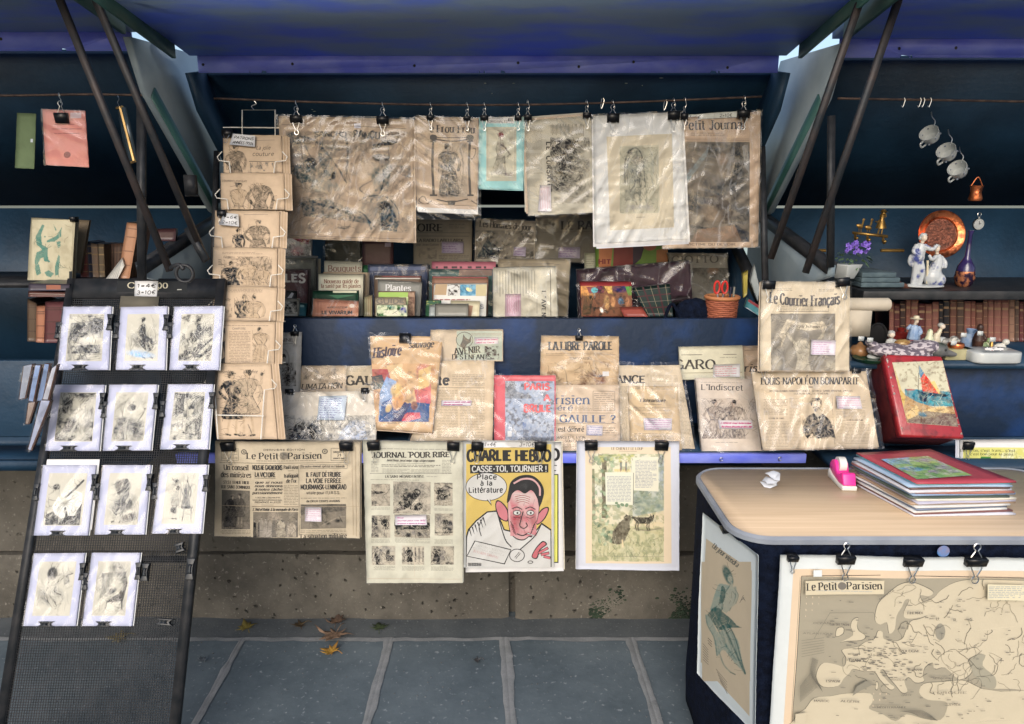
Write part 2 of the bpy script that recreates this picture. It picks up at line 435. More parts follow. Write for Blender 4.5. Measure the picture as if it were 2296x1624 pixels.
for ch,base,acc in (('é','e',"2,5.8 3.2,7.2"),('è','e',"1.2,7.2 2.4,5.8"),('ê','e',"1.2,5.9 2.3,7 3.4,5.9"),('à','a',"1.2,7.2 2.4,5.8"),('â','a',"1.2,5.9 2.3,7 3.4,5.9"),('ç','c',"2.6,0 2.2,-1.6"),('ï','i',"0,6.4 2,6.4"),('û','u',"1.2,5.9 2.3,7 3.4,5.9"),('É','E',"2,7.9 3.4,9.2"),('È','E',"1.4,9.2 2.8,7.9"),('Ç','C',"2.9,0 2.5,-1.8"),('Û','U','1.8,7.9 3,9 4.2,7.9'),('À','A',"2,9.2 3.2,7.9")):
    w,st=GL[base]
    GL[ch]=(w,st+[(False,np.array([[float(k) for k in q.split(',')] for q in acc.split()]))])
PEN={'serif':(.19,.075,1,0),'sb':(.23,.07,1,0),'slab':(.26,.13,1,0),'sans':(.15,.13,0,0),'bold':(.21,.18,0,0),'black':(.30,.22,0,0),'hand':(.12,.12,0,.22),'mark':(.13,.13,0,.1),'ital':(.18,.08,1,.25),'bital':(.24,.1,1,.25)}

OX=(56.06,616.65,1149.2,1670.5);OY=(0.0,405.9,811.7,1217.6)

class Sheet:
    """A sheet of paper lying in a real plane; print is laid on it as thin ink films."""
    def __init__(s,name,label,cat,pl,cor,col,group=None,cr=None,curl=.002,thick=.002,stack=(),parent=None,m=None,edge=.7,rag=.35):
        s.name,s.label,s.cat,s.group,s.pl,s.parent,s.m=name,label,cat,group,pl,parent,m or PAPER
        s.cr(*(cr or (None,None)))
        s.V=[];s.L=[];s.C=[];s.Q=[];s.T3=[];s.n=0;s.lay=0.0003;s.kids=[]
        s.paper=np.asarray(col,float)
        s.cor=np.array([s.T(*c) for c in cor])
        P=s.pl.hit(s.cor[:,0],s.cor[:,1])
        s.c0=P.mean(0);s.ex=P[1]-P[0];s.wid=np.linalg.norm(s.ex);s.ex=s.ex/s.wid
        s.ey=np.cross(s.pl.n,s.ex);s.hgt=np.linalg.norm(P[3]-P[0])
        s.org=(P[2]+P[3])/2
        s.curl=curl;s.ph=[rnd.uniform(0,6.28) for _ in range(4)]
        s.rot=rnd.uniform(0,1000)
        # base
        w=np.linalg.norm(s.cor[1]-s.cor[0]);h=np.linalg.norm(s.cor[3]-s.cor[0])
        nx=max(3,int(w/9));ny=max(3,int(h/9))
        u,v=np.meshgrid(np.linspace(0,1,nx+1),np.linspace(0,1,ny+1))
        B=s.bil(u,v)
        for e in (np.s_[0,1:-1],np.s_[-1,1:-1],np.s_[1:-1,0],np.s_[1:-1,-1]):
            B[e]+=np.array([[rnd.uniform(-rag,rag),rnd.uniform(-rag,rag)] for _ in range(len(B[e]))])
        k0=s.n
        sv=s.lay;s.lay=0
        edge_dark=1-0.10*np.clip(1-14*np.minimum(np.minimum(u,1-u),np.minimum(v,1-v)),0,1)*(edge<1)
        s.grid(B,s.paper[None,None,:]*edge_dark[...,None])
        if thick:
            idx=np.arange((nx+1)*(ny+1)).reshape(ny+1,nx+1)
            ring=np.concatenate([idx[0,:-1],idx[:-1,-1],idx[-1,:0:-1],idx[:0:-1,0]])
            Vb=B.reshape(-1,2)[ring];m_=len(ring)
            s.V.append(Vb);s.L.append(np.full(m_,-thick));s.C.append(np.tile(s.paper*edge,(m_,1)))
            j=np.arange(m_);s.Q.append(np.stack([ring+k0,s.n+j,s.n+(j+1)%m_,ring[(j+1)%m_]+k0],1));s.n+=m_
        s.lay=sv
        for i,(dx,dy,a,cc) in enumerate(stack):  # further sheets showing behind the first
            c=s.cor.mean(0);R=np.array([[math.cos(a),-math.sin(a)],[math.sin(a),math.cos(a)]])
            q=(s.cor-c)@R.T+c+np.array([dx,dy])
            sv=s.lay;s.lay=-thick-0.0012*(i+1)
            t=np.linspace(0,1,7);uu,vv=np.meshgrid(t,t)
            b4=s.cor;s.cor=q;s.grid(s.bil(uu,vv),np.asarray(cc)[None,None,:]);s.cor=b4
            s.lay=sv
        s.nbase=s.n
    def bil(s,u,v):
        c=s.cor;u=u[...,None];v=v[...,None]
        return (c[0]*(1-u)+c[1]*u)*(1-v)+(c[3]*(1-u)+c[2]*u)*v
    def cr(s,c=None,r=None):
        if c is None:s.k,s.ox,s.oy=1.0,0.0,0.0
        else:s.k,s.ox,s.oy=0.25,OX[c],OY[r]
        return s
    def uv(s):  # print coordinates 0..100 across, 0..100 down the sheet
        s.k=None; return s
    def T(s,x,y):
        if s.k is None:
            q=s.bil(np.asarray(x,float)/100,np.asarray(y,float)/100)
            return np.stack([q[...,0],q[...,1]]) if np.ndim(x) else (q[0],q[1])
        return np.stack([s.ox+np.asarray(x,float)*s.k,s.oy+np.asarray(y,float)*s.k]) if np.ndim(x) else (s.ox+x*s.k,s.oy+y*s.k)
    def TP(s,p):
        p=np.asarray(p,float);x,y=s.T(p[...,0],p[...,1]); return np.stack([x,y],-1)
    def ws(s):  # local unit -> px
        return s.k if s.k else np.linalg.norm(s.cor[1]-s.cor[0])/100
    def _put(s,P,col,lay=None):
        P=np.asarray(P,float).reshape(-1,2);n=len(P)
        s.V.append(P);s.L.append(np.full(n,s.lay) if lay is None else np.asarray(lay,float))
        c=np.asarray(col,float);s.C.append(np.tile(c,(n,1)) if c.ndim==1 else c.reshape(-1,3));s.n+=n
        return s.n-n
    def grid(s,B,col):
        ny,nx=B.shape[:2]
        col=np.broadcast_to(np.asarray(col,float),(ny,nx,3))
        k=s._put(B,col)
        i=np.arange(ny*nx).reshape(ny,nx)
        s.Q.append(np.stack([i[:-1,:-1],i[1:,:-1],i[1:,1:],i[:-1,1:]],-1).reshape(-1,4)+k)
        s.lay+=4e-5
    def rect(s,x0,y0,x1,y1,col):
        return s.quad(((x0,y0),(x1,y0),(x1,y1),(x0,y1)),col)
    def quad(s,p,col,jit=0):
        p=np.asarray(p,float)
        if jit:p=p+np.array([[rnd.uniform(-jit,jit),rnd.uniform(-jit,jit)] for _ in range(4)])
        p=s.TP(p)
        nx=max(1,int(max(np.linalg.norm(p[1]-p[0]),np.linalg.norm(p[2]-p[3]))/14));ny=max(1,int(np.linalg.norm(p[3]-p[0])/14))
        u,v=np.meshgrid(np.linspace(0,1,nx+1),np.linspace(0,1,ny+1));u=u[...,None];v=v[...,None]
        s.grid((p[0]*(1-u)+p[1]*u)*(1-v)+(p[3]*(1-u)+p[2]*u)*v,col)
        return s
    def poly(s,pts,col,smooth=0):
        p=np.asarray(pts,float)
        if smooth:
            p=catmull(np.vstack([p,p[:1]]),smooth)[:-1]
        p=s.TP(p)
        t=tessellate_polygon([[Vector((q[0],q[1],0)) for q in p]])
        if t:
            tri=p[np.array(t)]
            for _ in range(5):  # split large faces so that they follow the bend of the sheet
                e=np.linalg.norm(tri-np.roll(tri,1,1),axis=2).max(1);b=e>15
                if not b.any():break
                a=tri[b];m=(a+np.roll(a,-1,1))/2
                tri=np.concatenate([tri[~b]]+[np.stack(q,1) for q in ((a[:,0],m[:,0],m[:,2]),(m[:,0],a[:,1],m[:,1]),(m[:,2],m[:,1],a[:,2]),(m[:,0],m[:,1],m[:,2]))])
            k=s._put(tri.reshape(-1,2),col);s.T3.append(np.arange(len(tri)*3).reshape(-1,3)+k)
        s.lay+=4e-5
        return s
    def ell(s,cx,cy,rx,ry,col,n=20,rot=0):
        t=np.linspace(0,2*math.pi,n,endpoint=False)
        x=rx*np.cos(t);y=ry*np.sin(t);c,d=math.cos(rot),math.sin(rot)
        return s.poly(np.stack([cx+x*c-y*d,cy+x*d+y*c],1),col)
    def _ribbon(s,p,hw,col,lay):
        t=np.gradient(p,axis=0);t/=np.linalg.norm(t,axis=1)[:,None]+1e-9
        nrm=np.stack([-t[:,1],t[:,0]],1);hw=np.broadcast_to(np.asarray(hw,float),(len(p),))[:,None]
        V=np.concatenate([p+nrm*hw,p-nrm*hw]);m=len(p)
        k=s._put(V,col,np.full(2*m,lay));j=np.arange(m-1)
        s.Q.append(np.stack([k+j,k+j+1,k+m+j+1,k+m+j],1))
    def line(s,pts,w,col,smooth=0,w2=None):
        p=np.asarray(pts,float)
        if smooth:p=catmull(p,smooth)
        p=s.TP(p);w=w*s.ws()/2
        if w2 is None and not smooth and len(p)>2:
            for i in range(len(p)-1):s._ribbon(p[i:i+2],w,col,s.lay+(i%4)*5e-6)
        else:
            if len(p)==2:p=np.linspace(p[0],p[1],max(2,int(np.linalg.norm(p[1]-p[0])/20)+1))
            hw=w if w2 is None else np.linspace(w,w2*s.ws()/2,len(p))
            s._ribbon(p,hw,col,s.lay)
        s.lay+=1.2e-5
        return s
    def box(s,x0,y0,x1,y1,w,col):
        for a,b in (((x0,y0),(x1,y0)),((x1,y0),(x1,y1)),((x1,y1),(x0,y1)),((x0,y1),(x0,y0))):s.line((a,b),w,col)
        return s
    def text(s,t,x0,x1,yb,h,style='serif',col=(.03,.03,.03),rot=0,arc=0,wob=0):
        th,tn,ser,sl=PEN[style]
        gap=1.0 if style in ('black','bold','sb','slab') else .8
        adv=[GL[c][0]+gap if c in GL else 3.0 for c in t]
        tot=sum(adv)-gap
        xs=(x1-x0)/tot;ys=h/7
        fat=h*(.55+.45*min(1.4,xs/ys));th*=fat;tn*=fat
        cr_,sr=math.cos(rot),math.sin(rot)
        X=0;nst=0;ws=s.ws()
        for c,ad in zip(t,adv):
            if c in GL:
                jy=rnd.uniform(-wob,wob)*h
                for sm,p in GL[c][1]:
                    segs=[catmull(p,5)] if sm else [p[i:i+2] for i in range(len(p)-1)]
                    for q in segs:
                        q=q.copy()
                        if not sm and abs(q[0,1]-q[-1,1])<.1:
                            e=tn/ys/2;q[:,1]=e+q[:,1]*(7-2*e)/7
                        ends=[(q[0],q[1]-q[0]),(q[-1],q[-2]-q[-1])]
                        gx=(X+q[:,0])*xs+q[:,1]*ys*sl;gy=-q[:,1]*ys+jy
                        parts=[(np.stack([gx,gy],1),None)]
                        if ser and not sm:
                            for e,d in ends:
                                if abs(d[1])>abs(d[0])*1.1 and (e[1] in (0,7,5,4.9,7.2,-2)):
                                    cx=(X+e[0])*xs+e[1]*ys*sl;sw=th*.5+.5*ys
                                    cy=-e[1]*ys+jy+(tn*.6 if e[1]>1 else -tn*.6)
                                    parts.append((np.array([[cx-sw,cy],[cx+sw,cy]]),tn*1.1))
                        for pp,fw in parts:
                            if arc:pp=np.stack([pp[:,0],pp[:,1]+arc*((pp[:,0]/(x1-x0)-.5)**2*4-1)],1)
                            d=np.gradient(pp,axis=0);l=np.linalg.norm(d,axis=1)+1e-9
                            hw=np.full(len(pp),fw/2) if fw else (tn+(th-tn)*np.abs(d[:,1])/l)/2
                            g=np.stack([x0+pp[:,0]*cr_-pp[:,1]*sr,yb+pp[:,0]*sr+pp[:,1]*cr_],1)
                            s._ribbon(s.TP(g),hw*ws,col,s.lay+4e-5+(nst%9)*2e-6);nst+=1
            X+=ad
        s.lay+=1.2e-5
        return s
    def para(s,x0,y0,x1,y1,lh,col=(.2,.19,.17),fill=.95,dens=.42,al=.55,just=True):
        col=np.asarray(col)*al+s.paper*(1-al)
        R=[];y=y0+lh*.6
        while y<y1:
            x=x0+(rnd.random()<.12)*lh
            xe=x1-(0 if just and rnd.random()<.85 else rnd.uniform(0,(x1-x0)*.4))
            while x<xe:
                w=min(rnd.uniform(.9,3.6)*lh,xe-x)
                R.append((x,y-lh*dens/2,x+w,y+lh*dens/2));x+=w+lh*.45
            y+=lh
        if R:
            R=np.array(R);P=np.stack([R[:,[0,1]],R[:,[2,1]],R[:,[2,3]],R[:,[0,3]]],1).reshape(-1,2)
            k=s._put(s.TP(P),col);s.Q.append(np.arange(len(P)).reshape(-1,4)+k);s.lay+=1.2e-5
        return s
    def tone(s,x0,y0,x1,y1,ops,base=None,step=1.25,con=1.3,eng=1.0):
        """a picture printed on the sheet: patches, strokes and grain mixed on a fine net"""
        px=abs(x1-x0)*s.ws();py=abs(y1-y0)*(s.k if s.k else np.linalg.norm(s.cor[3]-s.cor[0])/100)
        nx=int(min(240,max(8,px/step)));ny=int(min(300,max(8,py/step)))
        X,Y=np.meshgrid(np.linspace(x0,x1,nx+1),np.linspace(y0,y1,ny+1))
        Cc=np.empty((ny+1,nx+1,3));Cc[:]=s.paper if base is None else base
        cell=(x1-x0)/nx
        for op in ops:
            k=op[0]
            if k=='e':
                _,cx,cy,rx,ry,rot,col,al,soft=op
                c,d=math.cos(rot),math.sin(rot);dx=X-cx;dy=Y-cy
                q=np.sqrt(((dx*c+dy*d)/rx)**2+((-dx*d+dy*c)/ry)**2)
                f=np.clip((1+soft-q)/max(2*soft,1.2*cell/min(rx,ry)),0,1)*al
            elif k=='l':
                _,pts,w,col,al=op
                p=catmull(pts,5);f=np.zeros_like(X);best=np.full_like(X,1e9)
                for a,b in zip(p[:-1],p[1:]):
                    v=b-a;L2=max(v@v,1e-9);t=np.clip(((X-a[0])*v[0]+(Y-a[1])*v[1])/L2,0,1)
                    best=np.minimum(best,np.hypot(X-a[0]-t*v[0],Y-a[1]-t*v[1]))
                f=np.clip((w/2+cell*.6-best)/(cell*1.2),0,1)*al
            elif k in 'pP':
                _,pts,col,al=op
                p=np.asarray(pts,float)
                if k=='P':p=catmull(np.vstack([p,p[:1]]),5)[:-1]
                ins=np.zeros(X.shape,bool)
                for a,b in zip(p,np.roll(p,-1,0)):
                    if a[1]==b[1]:continue
                    ins^=((a[1]>Y)!=(b[1]>Y))&(X<(b[0]-a[0])*(Y-a[1])/(b[1]-a[1])+a[0])
                f=ins*float(al)
            elif k=='n':  # grain: (scale, lo, hi, col, alpha)
                _,sc,lo,hi,col,al=op
                f=np.clip((fbm(X+s.rot,Y,sc,int(s.rot)+len(ops),4)-lo)/(hi-lo),0,1)*al
            elif k=='g':  # vertical wash of a printed sky: (y0,y1,col,alpha)
                _,a,b,col,al=op
                f=np.clip((Y-a)/(b-a),0,1)*al
            elif k=='h':  # pen hatching (spacing, angle, col, alpha) modulated by grain
                _,sp,ang,col,al=op
                f=(np.sin((X*math.cos(ang)+Y*math.sin(ang)+6*vnoise(X,Y,sp*6,3))*2*math.pi/sp)>.2)*al*np.clip(vnoise(X,Y,sp*7,9)*2-.5,0,1)
            Cc+=(np.asarray(col)-Cc)*f[...,None]
        b0=s.paper if base is None else np.asarray(base)
        Cc=b0+(Cc-b0)*con
        if eng:  # the grain and the cut lines of an engraving, following the drawn tones
            f=cell*(1.4/step);ink=b0-Cc
            Cc=b0-ink*(1+eng*(.9*vnoise(X+s.rot,Y,2.4*f,5)+.7*vnoise(X,Y+s.rot,5.5*f,6)-.8))[...,None]
        Cc=np.clip(Cc,.003,.9)
        s.grid(s.TP(np.stack([X,Y],-1)),Cc)
        if eng:
            r=random.Random(int(s.rot*7));d=np.abs(b0-Cc).sum(2);w0=.75/s.ws()
            for _ in range(int(min(700,px*py/26)*eng)):
                i,j=r.randrange(ny),r.randrange(nx)
                if d[i,j]<.06+.25*r.random():continue
                x,y=X[i,j],Y[i,j];a=6.28*vnoise(np.array([x+s.rot]),np.array([y]),26*f,3)[0];q=[(x,y)]
                for k in range(r.choice((2,3,4))):a+=r.gauss(0,.35);q.append((q[-1][0]+3*f*math.cos(a),q[-1][1]+3*f*math.sin(a)))
                q=[(min(max(u,x0),x1),min(max(v,y0),y1)) for u,v in q]
                s._ribbon(s.TP(np.array(q)),w0*s.ws()*r.uniform(.3,.6),Cc[i,j]*.48 if r.random()<.6 else Cc[i,j]*.4+b0*.65,s.lay+(_%7)*3e-6)
            s.lay+=3e-5
        return s
    def w(s,P,L):
        W=s.pl.hit(P[:,0],P[:,1])
        a=(W-s.c0)@s.ex;b=(W-s.c0)@s.ey
        cu=s.curl*(np.sin(a*15+s.ph[0])+.7*np.sin(b*13+a*5+s.ph[1])+.25*np.sin(a*27-b*19+s.ph[2]))
        return W+s.pl.n*(L+cu)[:,None]
    def sleeve(s,mg=4,amp=.0022,lift=.0035,seed=None,crease=1.0,name='plastic_sleeve',cor=None):
        """the clear wrinkled film over the sheet"""
        s.kids.append(('film',mg,amp,lift,seed if seed is not None else int(s.rot),crease,name,cor)); return s
    def note(s,cor,lines=3,col=None,ink=None,words=None,name='handwritten_note',rot=0,lift=.005):
        s.kids.append(('note',cor,lines,col,ink,words,name,(s.k,s.ox,s.oy),rot,lift)); return s
    def done(s):
        V=np.concatenate(s.V);L=np.concatenate(s.L);C=np.concatenate(s.C)
        nb=s.nbase;P=V[nb:];c=s.cor  # ink ends at the edge of the sheet
        uv=np.full((len(P),2),.5)
        for _ in range(4):
            u,v=uv[:,:1],uv[:,1:]
            r=(c[0]*(1-u)+c[1]*u)*(1-v)+(c[3]*(1-u)+c[2]*u)*v-P
            du=(c[1]-c[0])*(1-v)+(c[2]-c[3])*v;dv=(c[3]-c[0])*(1-u)+(c[2]-c[1])*u
            det=du[:,0]*dv[:,1]-du[:,1]*dv[:,0]
            uv=uv-np.stack([(r[:,0]*dv[:,1]-r[:,1]*dv[:,0])/det,(du[:,0]*r[:,1]-du[:,1]*r[:,0])/det],1)
        out=((uv<.002)|(uv>.998)).any(1);uv=np.clip(uv,.002,.998);u,v=uv[:,:1],uv[:,1:]
        P[out]=((c[0]*(1-u)+c[1]*u)*(1-v)+(c[3]*(1-u)+c[2]*u)*v)[out];V[nb:]=P
        W=s.w(V,L)
        me=make_mesh(s.name,W-s.org,np.concatenate(s.Q),np.concatenate(s.T3) if s.T3 else None,C)
        o=link(s.name,me,s.m,s.parent,s.org)
        if s.parent is None:tag(o,s.label,s.cat,s.group)
        elif s.label:o['label']=s.label
        for kd in s.kids:
            if kd[0]=='film':
                _,mg,amp,lift,seed,crease,name,cor=kd
                c=np.array(cor,float) if cor is not None else s.cor.copy()
                ctr=c.mean(0);dirs=np.sign(c-ctr);c=c+dirs*mg
                wpx=np.linalg.norm(c[1]-c[0]);hpx=np.linalg.norm(c[3]-c[0])
                nx=int(max(10,wpx/3.2));ny=int(max(10,hpx/3.2))
                u,v=np.meshgrid(np.linspace(0,1,nx+1),np.linspace(0,1,ny+1));u=u[...,None];v=v[...,None]
                B=((c[0]*(1-u)+c[1]*u)*(1-v)+(c[3]*(1-u)+c[2]*u)*v)
                rr=random.Random(seed);an=rr.uniform(-1.0,-.5) if rr.random()<.75 else rr.uniform(.5,1.2)
                X,Y=B[...,0],B[...,1]
                a=X*math.cos(an)-Y*math.sin(an);b=X*math.sin(an)+Y*math.cos(an)
                r1=1-np.abs(2*vnoise(a+seed,b*.28,26,seed)-1)
                r2=1-np.abs(2*vnoise(a*.5+b*.6,b*.3-a*.2+seed,15,seed+5)-1)
                h=amp*(1.3*r1**2+.6*r2**2*crease+1.2*vnoise(X,Y,45,seed+9))
                P=B.reshape(-1,2);W=s.w(P,lift+h.ravel())
                i=np.arange((ny+1)*(nx+1)).reshape(ny+1,nx+1)
                Q=np.stack([i[:-1,:-1],i[1:,:-1],i[1:,1:],i[:-1,1:]],-1).reshape(-1,4)
                fo=link(name,make_mesh(name,W-s.org,Q,smooth=False),FILM if crease>.7 else FILM_FLAT,o,s.org)
                fo.data.polygons.foreach_set('use_smooth',np.ones(len(fo.data.polygons),bool))
            else:
                _,cor,lines,col,ink,words,name,(k,ox,oy),rot,lift=kd
                n=Sheet.__new__(Sheet)
                pl=s.pl.off(lift)
                cr=next(((c,r) for c in range(4) for r in range(4) if OX[c]==ox and OY[r]==oy),None)
                n.__init__(name,None,None,pl,cor,col or A(208,200,222),cr=cr,curl=.0008,thick=.0006,parent=o,m=CARD,edge=.9,rag=.1)
                n.uv();ink=ink or A(120,60,140)
                if words:
                    nl=len(words);
                    for i,wd in enumerate(words):
                        if rot:n.line(((8+84*(i+.5)/nl,6),(8+84*(i+.5)/nl,90)),3,ink)
                        else:
                            asp=n.wid/n.hgt
                            hh=88/nl*.5
                            n.text(wd,6,min(95,6+len(wd)*4.2*(hh/asp)/6*1.2),8+88*(i+.78)/nl,hh/asp*.9 if False else hh*.8,'hand',ink,wob=.05)
                else:
                    for i in range(lines):
                        if rot:
                            x=10+80*(i+.5)/lines;e=rnd.uniform(75,95)
                            n.line([(x+rnd.uniform(-1.5,1.5)*(1+2*(j%2)),6+(e-6)*j/26) for j in range(27)],1.8,ink)
                        else:
                            y=8+84*(i+.55)/lines;e=rnd.uniform(62,94);a_=30/lines
                            xx=np.linspace(6,e,46);yy=y+np.array([rnd.uniform(-1,1) for _ in xx])*a_*.75
                            for w0 in range(0,45,9):n.line(np.stack([xx[w0:w0+8],yy[w0:w0+8]],1),1.5 if n.wid>.05 else 2.2,ink,smooth=2)
                n.done()
        s.o=o
        return o
# ================================================================ the setting
def sheet_geo(x0,x1,y0,y1,z,nx=1,ny=1):
    u,v=np.meshgrid(np.linspace(x0,x1,nx+1),np.linspace(y0,y1,ny+1))
    i=np.arange((nx+1)*(ny+1)).reshape(ny+1,nx+1)
    return np.stack([u.ravel(),v.ravel(),np.full(u.size,z)],1),np.stack([i[:-1,:-1],i[:-1,1:],i[1:,1:],i[1:,:-1]],-1).reshape(-1,4)

def stone_mat(name,c1,c2,c3,sc,bump,pits=0.0):
    m=bpy.data.materials.new(name);m.use_nodes=True
    N=m.node_tree.nodes;L=m.node_tree.links;b=N['Principled BSDF']
    b.inputs['Roughness'].default_value=.85;b.inputs['Specular IOR Level'].default_value=.25
    tc=N.new('ShaderNodeTexCoord')
    n1=N.new('ShaderNodeTexNoise');n1.inputs['Scale'].default_value=sc;n1.inputs['Detail'].default_value=10;n1.inputs['Roughness'].default_value=.7
    n2=N.new('ShaderNodeTexNoise');n2.inputs['Scale'].default_value=sc*22;n2.inputs['Detail'].default_value=4
    for n in (n1,n2):L.new(tc.outputs['Object'],n.inputs['Vector'])
    r1=N.new('ShaderNodeValToRGB');r1.color_ramp.elements[0].position=.3;r1.color_ramp.elements[1].position=.7
    r1.color_ramp.elements[0].color=(*c1,1);r1.color_ramp.elements[1].color=(*c2,1)
    L.new(n1.outputs['Fac'],r1.inputs[0])
    r2=N.new('ShaderNodeValToRGB');r2.color_ramp.elements[0].position=.62;r2.color_ramp.elements[1].position=.74
    r2.color_ramp.elements[0].color=(0,0,0,1);r2.color_ramp.elements[1].color=(1,1,1,1)
    L.new(n2.outputs['Fac'],r2.inputs[0])
    mx=N.new('ShaderNodeMix');mx.data_type='RGBA';L.new(r2.outputs[0],mx.inputs[0]);L.new(r1.outputs[0],mx.inputs[6]);mx.inputs[7].default_value=(*c3,1)
    last=mx.outputs[2]
    hsum=n1.outputs['Fac']
    if pits:
        vo=N.new('ShaderNodeTexVoronoi');vo.inputs['Scale'].default_value=27;vo.inputs['Randomness'].default_value=1.0
        nn=N.new('ShaderNodeTexNoise');nn.inputs['Scale'].default_value=40
        L.new(tc.outputs['Object'],nn.inputs['Vector'])
        vm=N.new('ShaderNodeMix');vm.data_type='RGBA';vm.inputs[0].default_value=.03
        L.new(tc.outputs['Object'],vm.inputs[6]);L.new(nn.outputs['Color'],vm.inputs[7]);L.new(vm.outputs[2],vo.inputs['Vector'])
        r3=N.new('ShaderNodeValToRGB');r3.color_ramp.elements[0].position=.09;r3.color_ramp.elements[1].position=.17
        r3.color_ramp.elements[0].color=(.22,.22,.22,1);r3.color_ramp.elements[1].color=(1,1,1,1)
        L.new(vo.outputs['Distance'],r3.inputs[0])
        m3=N.new('ShaderNodeMix');m3.data_type='RGBA';m3.blend_type='MULTIPLY';m3.inputs[0].default_value=pits
        L.new(last,m3.inputs[6]);L.new(r3.outputs[0],m3.inputs[7]);last=m3.outputs[2]
        ad=N.new('ShaderNodeMath');ad.operation='ADD';L.new(n1.outputs['Fac'],ad.inputs[0]);L.new(r3.outputs[0],ad.inputs[1]);hsum=ad.outputs[0]
    L.new(last,b.inputs['Base Color'])
    bp=N.new('ShaderNodeBump');bp.inputs['Strength'].default_value=bump;bp.inputs['Distance'].default_value=.012
    L.new(hsum,bp.inputs['Height'])
    b2=N.new('ShaderNodeBump');b2.inputs['Strength'].default_value=bump*.6;b2.inputs['Distance'].default_value=.003
    L.new(n2.outputs['Fac'],b2.inputs['Height']);L.new(bp.outputs[0],b2.inputs['Normal']);L.new(b2.outputs[0],b.inputs['Normal'])
    MATS[name]=m
    return m
PAVE=stone_mat('granite_paving',(.064,.086,.102),(.140,.172,.192),(.26,.29,.31),2.6,.45)
GUTTER=stone_mat('gutter_stone',(.062,.072,.080),(.115,.126,.132),(.18,.185,.19),5,.4)
MORTAR=stone_mat('pale_mortar',(.17,.18,.185),(.28,.29,.295),(.34,.35,.355),14,.5)
STONE=stone_mat('porous_limestone',(.054,.050,.043),(.135,.124,.104),(.21,.195,.17),4.5,.9,.85)
STONE2=stone_mat('smooth_limestone',(.062,.057,.048),(.115,.106,.090),(.16,.15,.13),4.0,.5,.45)
MOSS=mat('dark_moss',(.012,.022,.014),(.03,.05,.03),.95,scale=40,bump=.6)

# one ground sheet in front of the wall up to the horizon behind the viewer, the river behind the wall
V,Q=sheet_geo(-300,300,-600,3.3,0.0)
tag(link('pavement',make_mesh('pavement',V,Q),PAVE),kind='structure')
V,Q=sheet_geo(-1500,1500,3.3,4000,-5.0)
WATER=mat('river_water',(.05,.07,.06),(.07,.09,.08),.06,scale=.2,bump=.06,bscale=.8,spec=.6)
tag(link('river',make_mesh('river',V,Q),WATER),kind='structure')

# gutter strip along the foot of the wall, with a worn front edge
def strip(name,pts_l,pts_r,z,m):
    n=len(pts_l);V=np.array([(x,y,z) for x,y in pts_l]+[(x,y,z) for x,y in pts_r])
    Q=np.array([(i,i+1,n+i+1,n+i) for i in range(n-1)])
    return tag(link(name,make_mesh(name,V,Q),m),kind='structure')
xs=np.linspace(-5,5,260)
edge=2.232+.010*(fbm(xs*100,xs*0,22,4)-.5)+.007*(vnoise(xs*100,xs*0,3,8)-.5)
strip('gutter',list(zip(xs,edge)),list(zip(xs,np.full_like(xs,2.36))),.008,GUTTER)
strip('mortar_line',list(zip(xs,edge-.012-.010*vnoise(xs*100,xs*0,7,31))),list(zip(xs,edge+.004)),.004,MORTAR)

def ground_pt(x,y):
    r=rays(x,y);t=-1.5/r[2];p=EYE+r*t; return p[:2]
# pale mortar joints between the flagstones, smeared over the edges
for k,(a,b,w) in enumerate((((543,1436),(452,1600),.011),((876,1430),(822,1624),.016),((1131,1432),(1146,1624),.021),((1415,1432),(1474,1624),.018))):
    p,q=ground_pt(*a),ground_pt(*b);d=(q-p);q=p+d*1.9;n=90
    t=np.linspace(0,1,n)[:,None];ctr=p+(q-p)*t;nr=np.array([d[1],-d[0]])/np.hypot(*d)
    s_=t[:,0]*300
    wl=w*(.42+.75*fbm(s_,s_*0,26,40+k)*(vnoise(s_,s_*0,50,60+k)+.25));wr=w*(.35+.9*fbm(s_,s_*0,24,50+k)*(vnoise(s_,s_*0,60,70+k)+.2))
    V=[];
    cols=[-wl-.004,-.0045+0*wl,-.0015+0*wl,.0015+0*wl,.0045+0*wl,wr+.004]
    zz=[.0035,.0065,.0045,.0045,.0065,.0035]
    for c_,z_ in zip(cols,zz):
        pp=ctr+nr*c_[:,None];V.append(np.concatenate([pp,np.full((n,1),z_)],1))
    V=np.concatenate(V);Q=np.array([(j*n+i,j*n+i+1,(j+1)*n+i+1,(j+1)*n+i) for j in range(5) for i in range(n-1)])
    tag(link('mortar_joint',make_mesh('mortar_joint',V,Q),MORTAR),kind='structure')

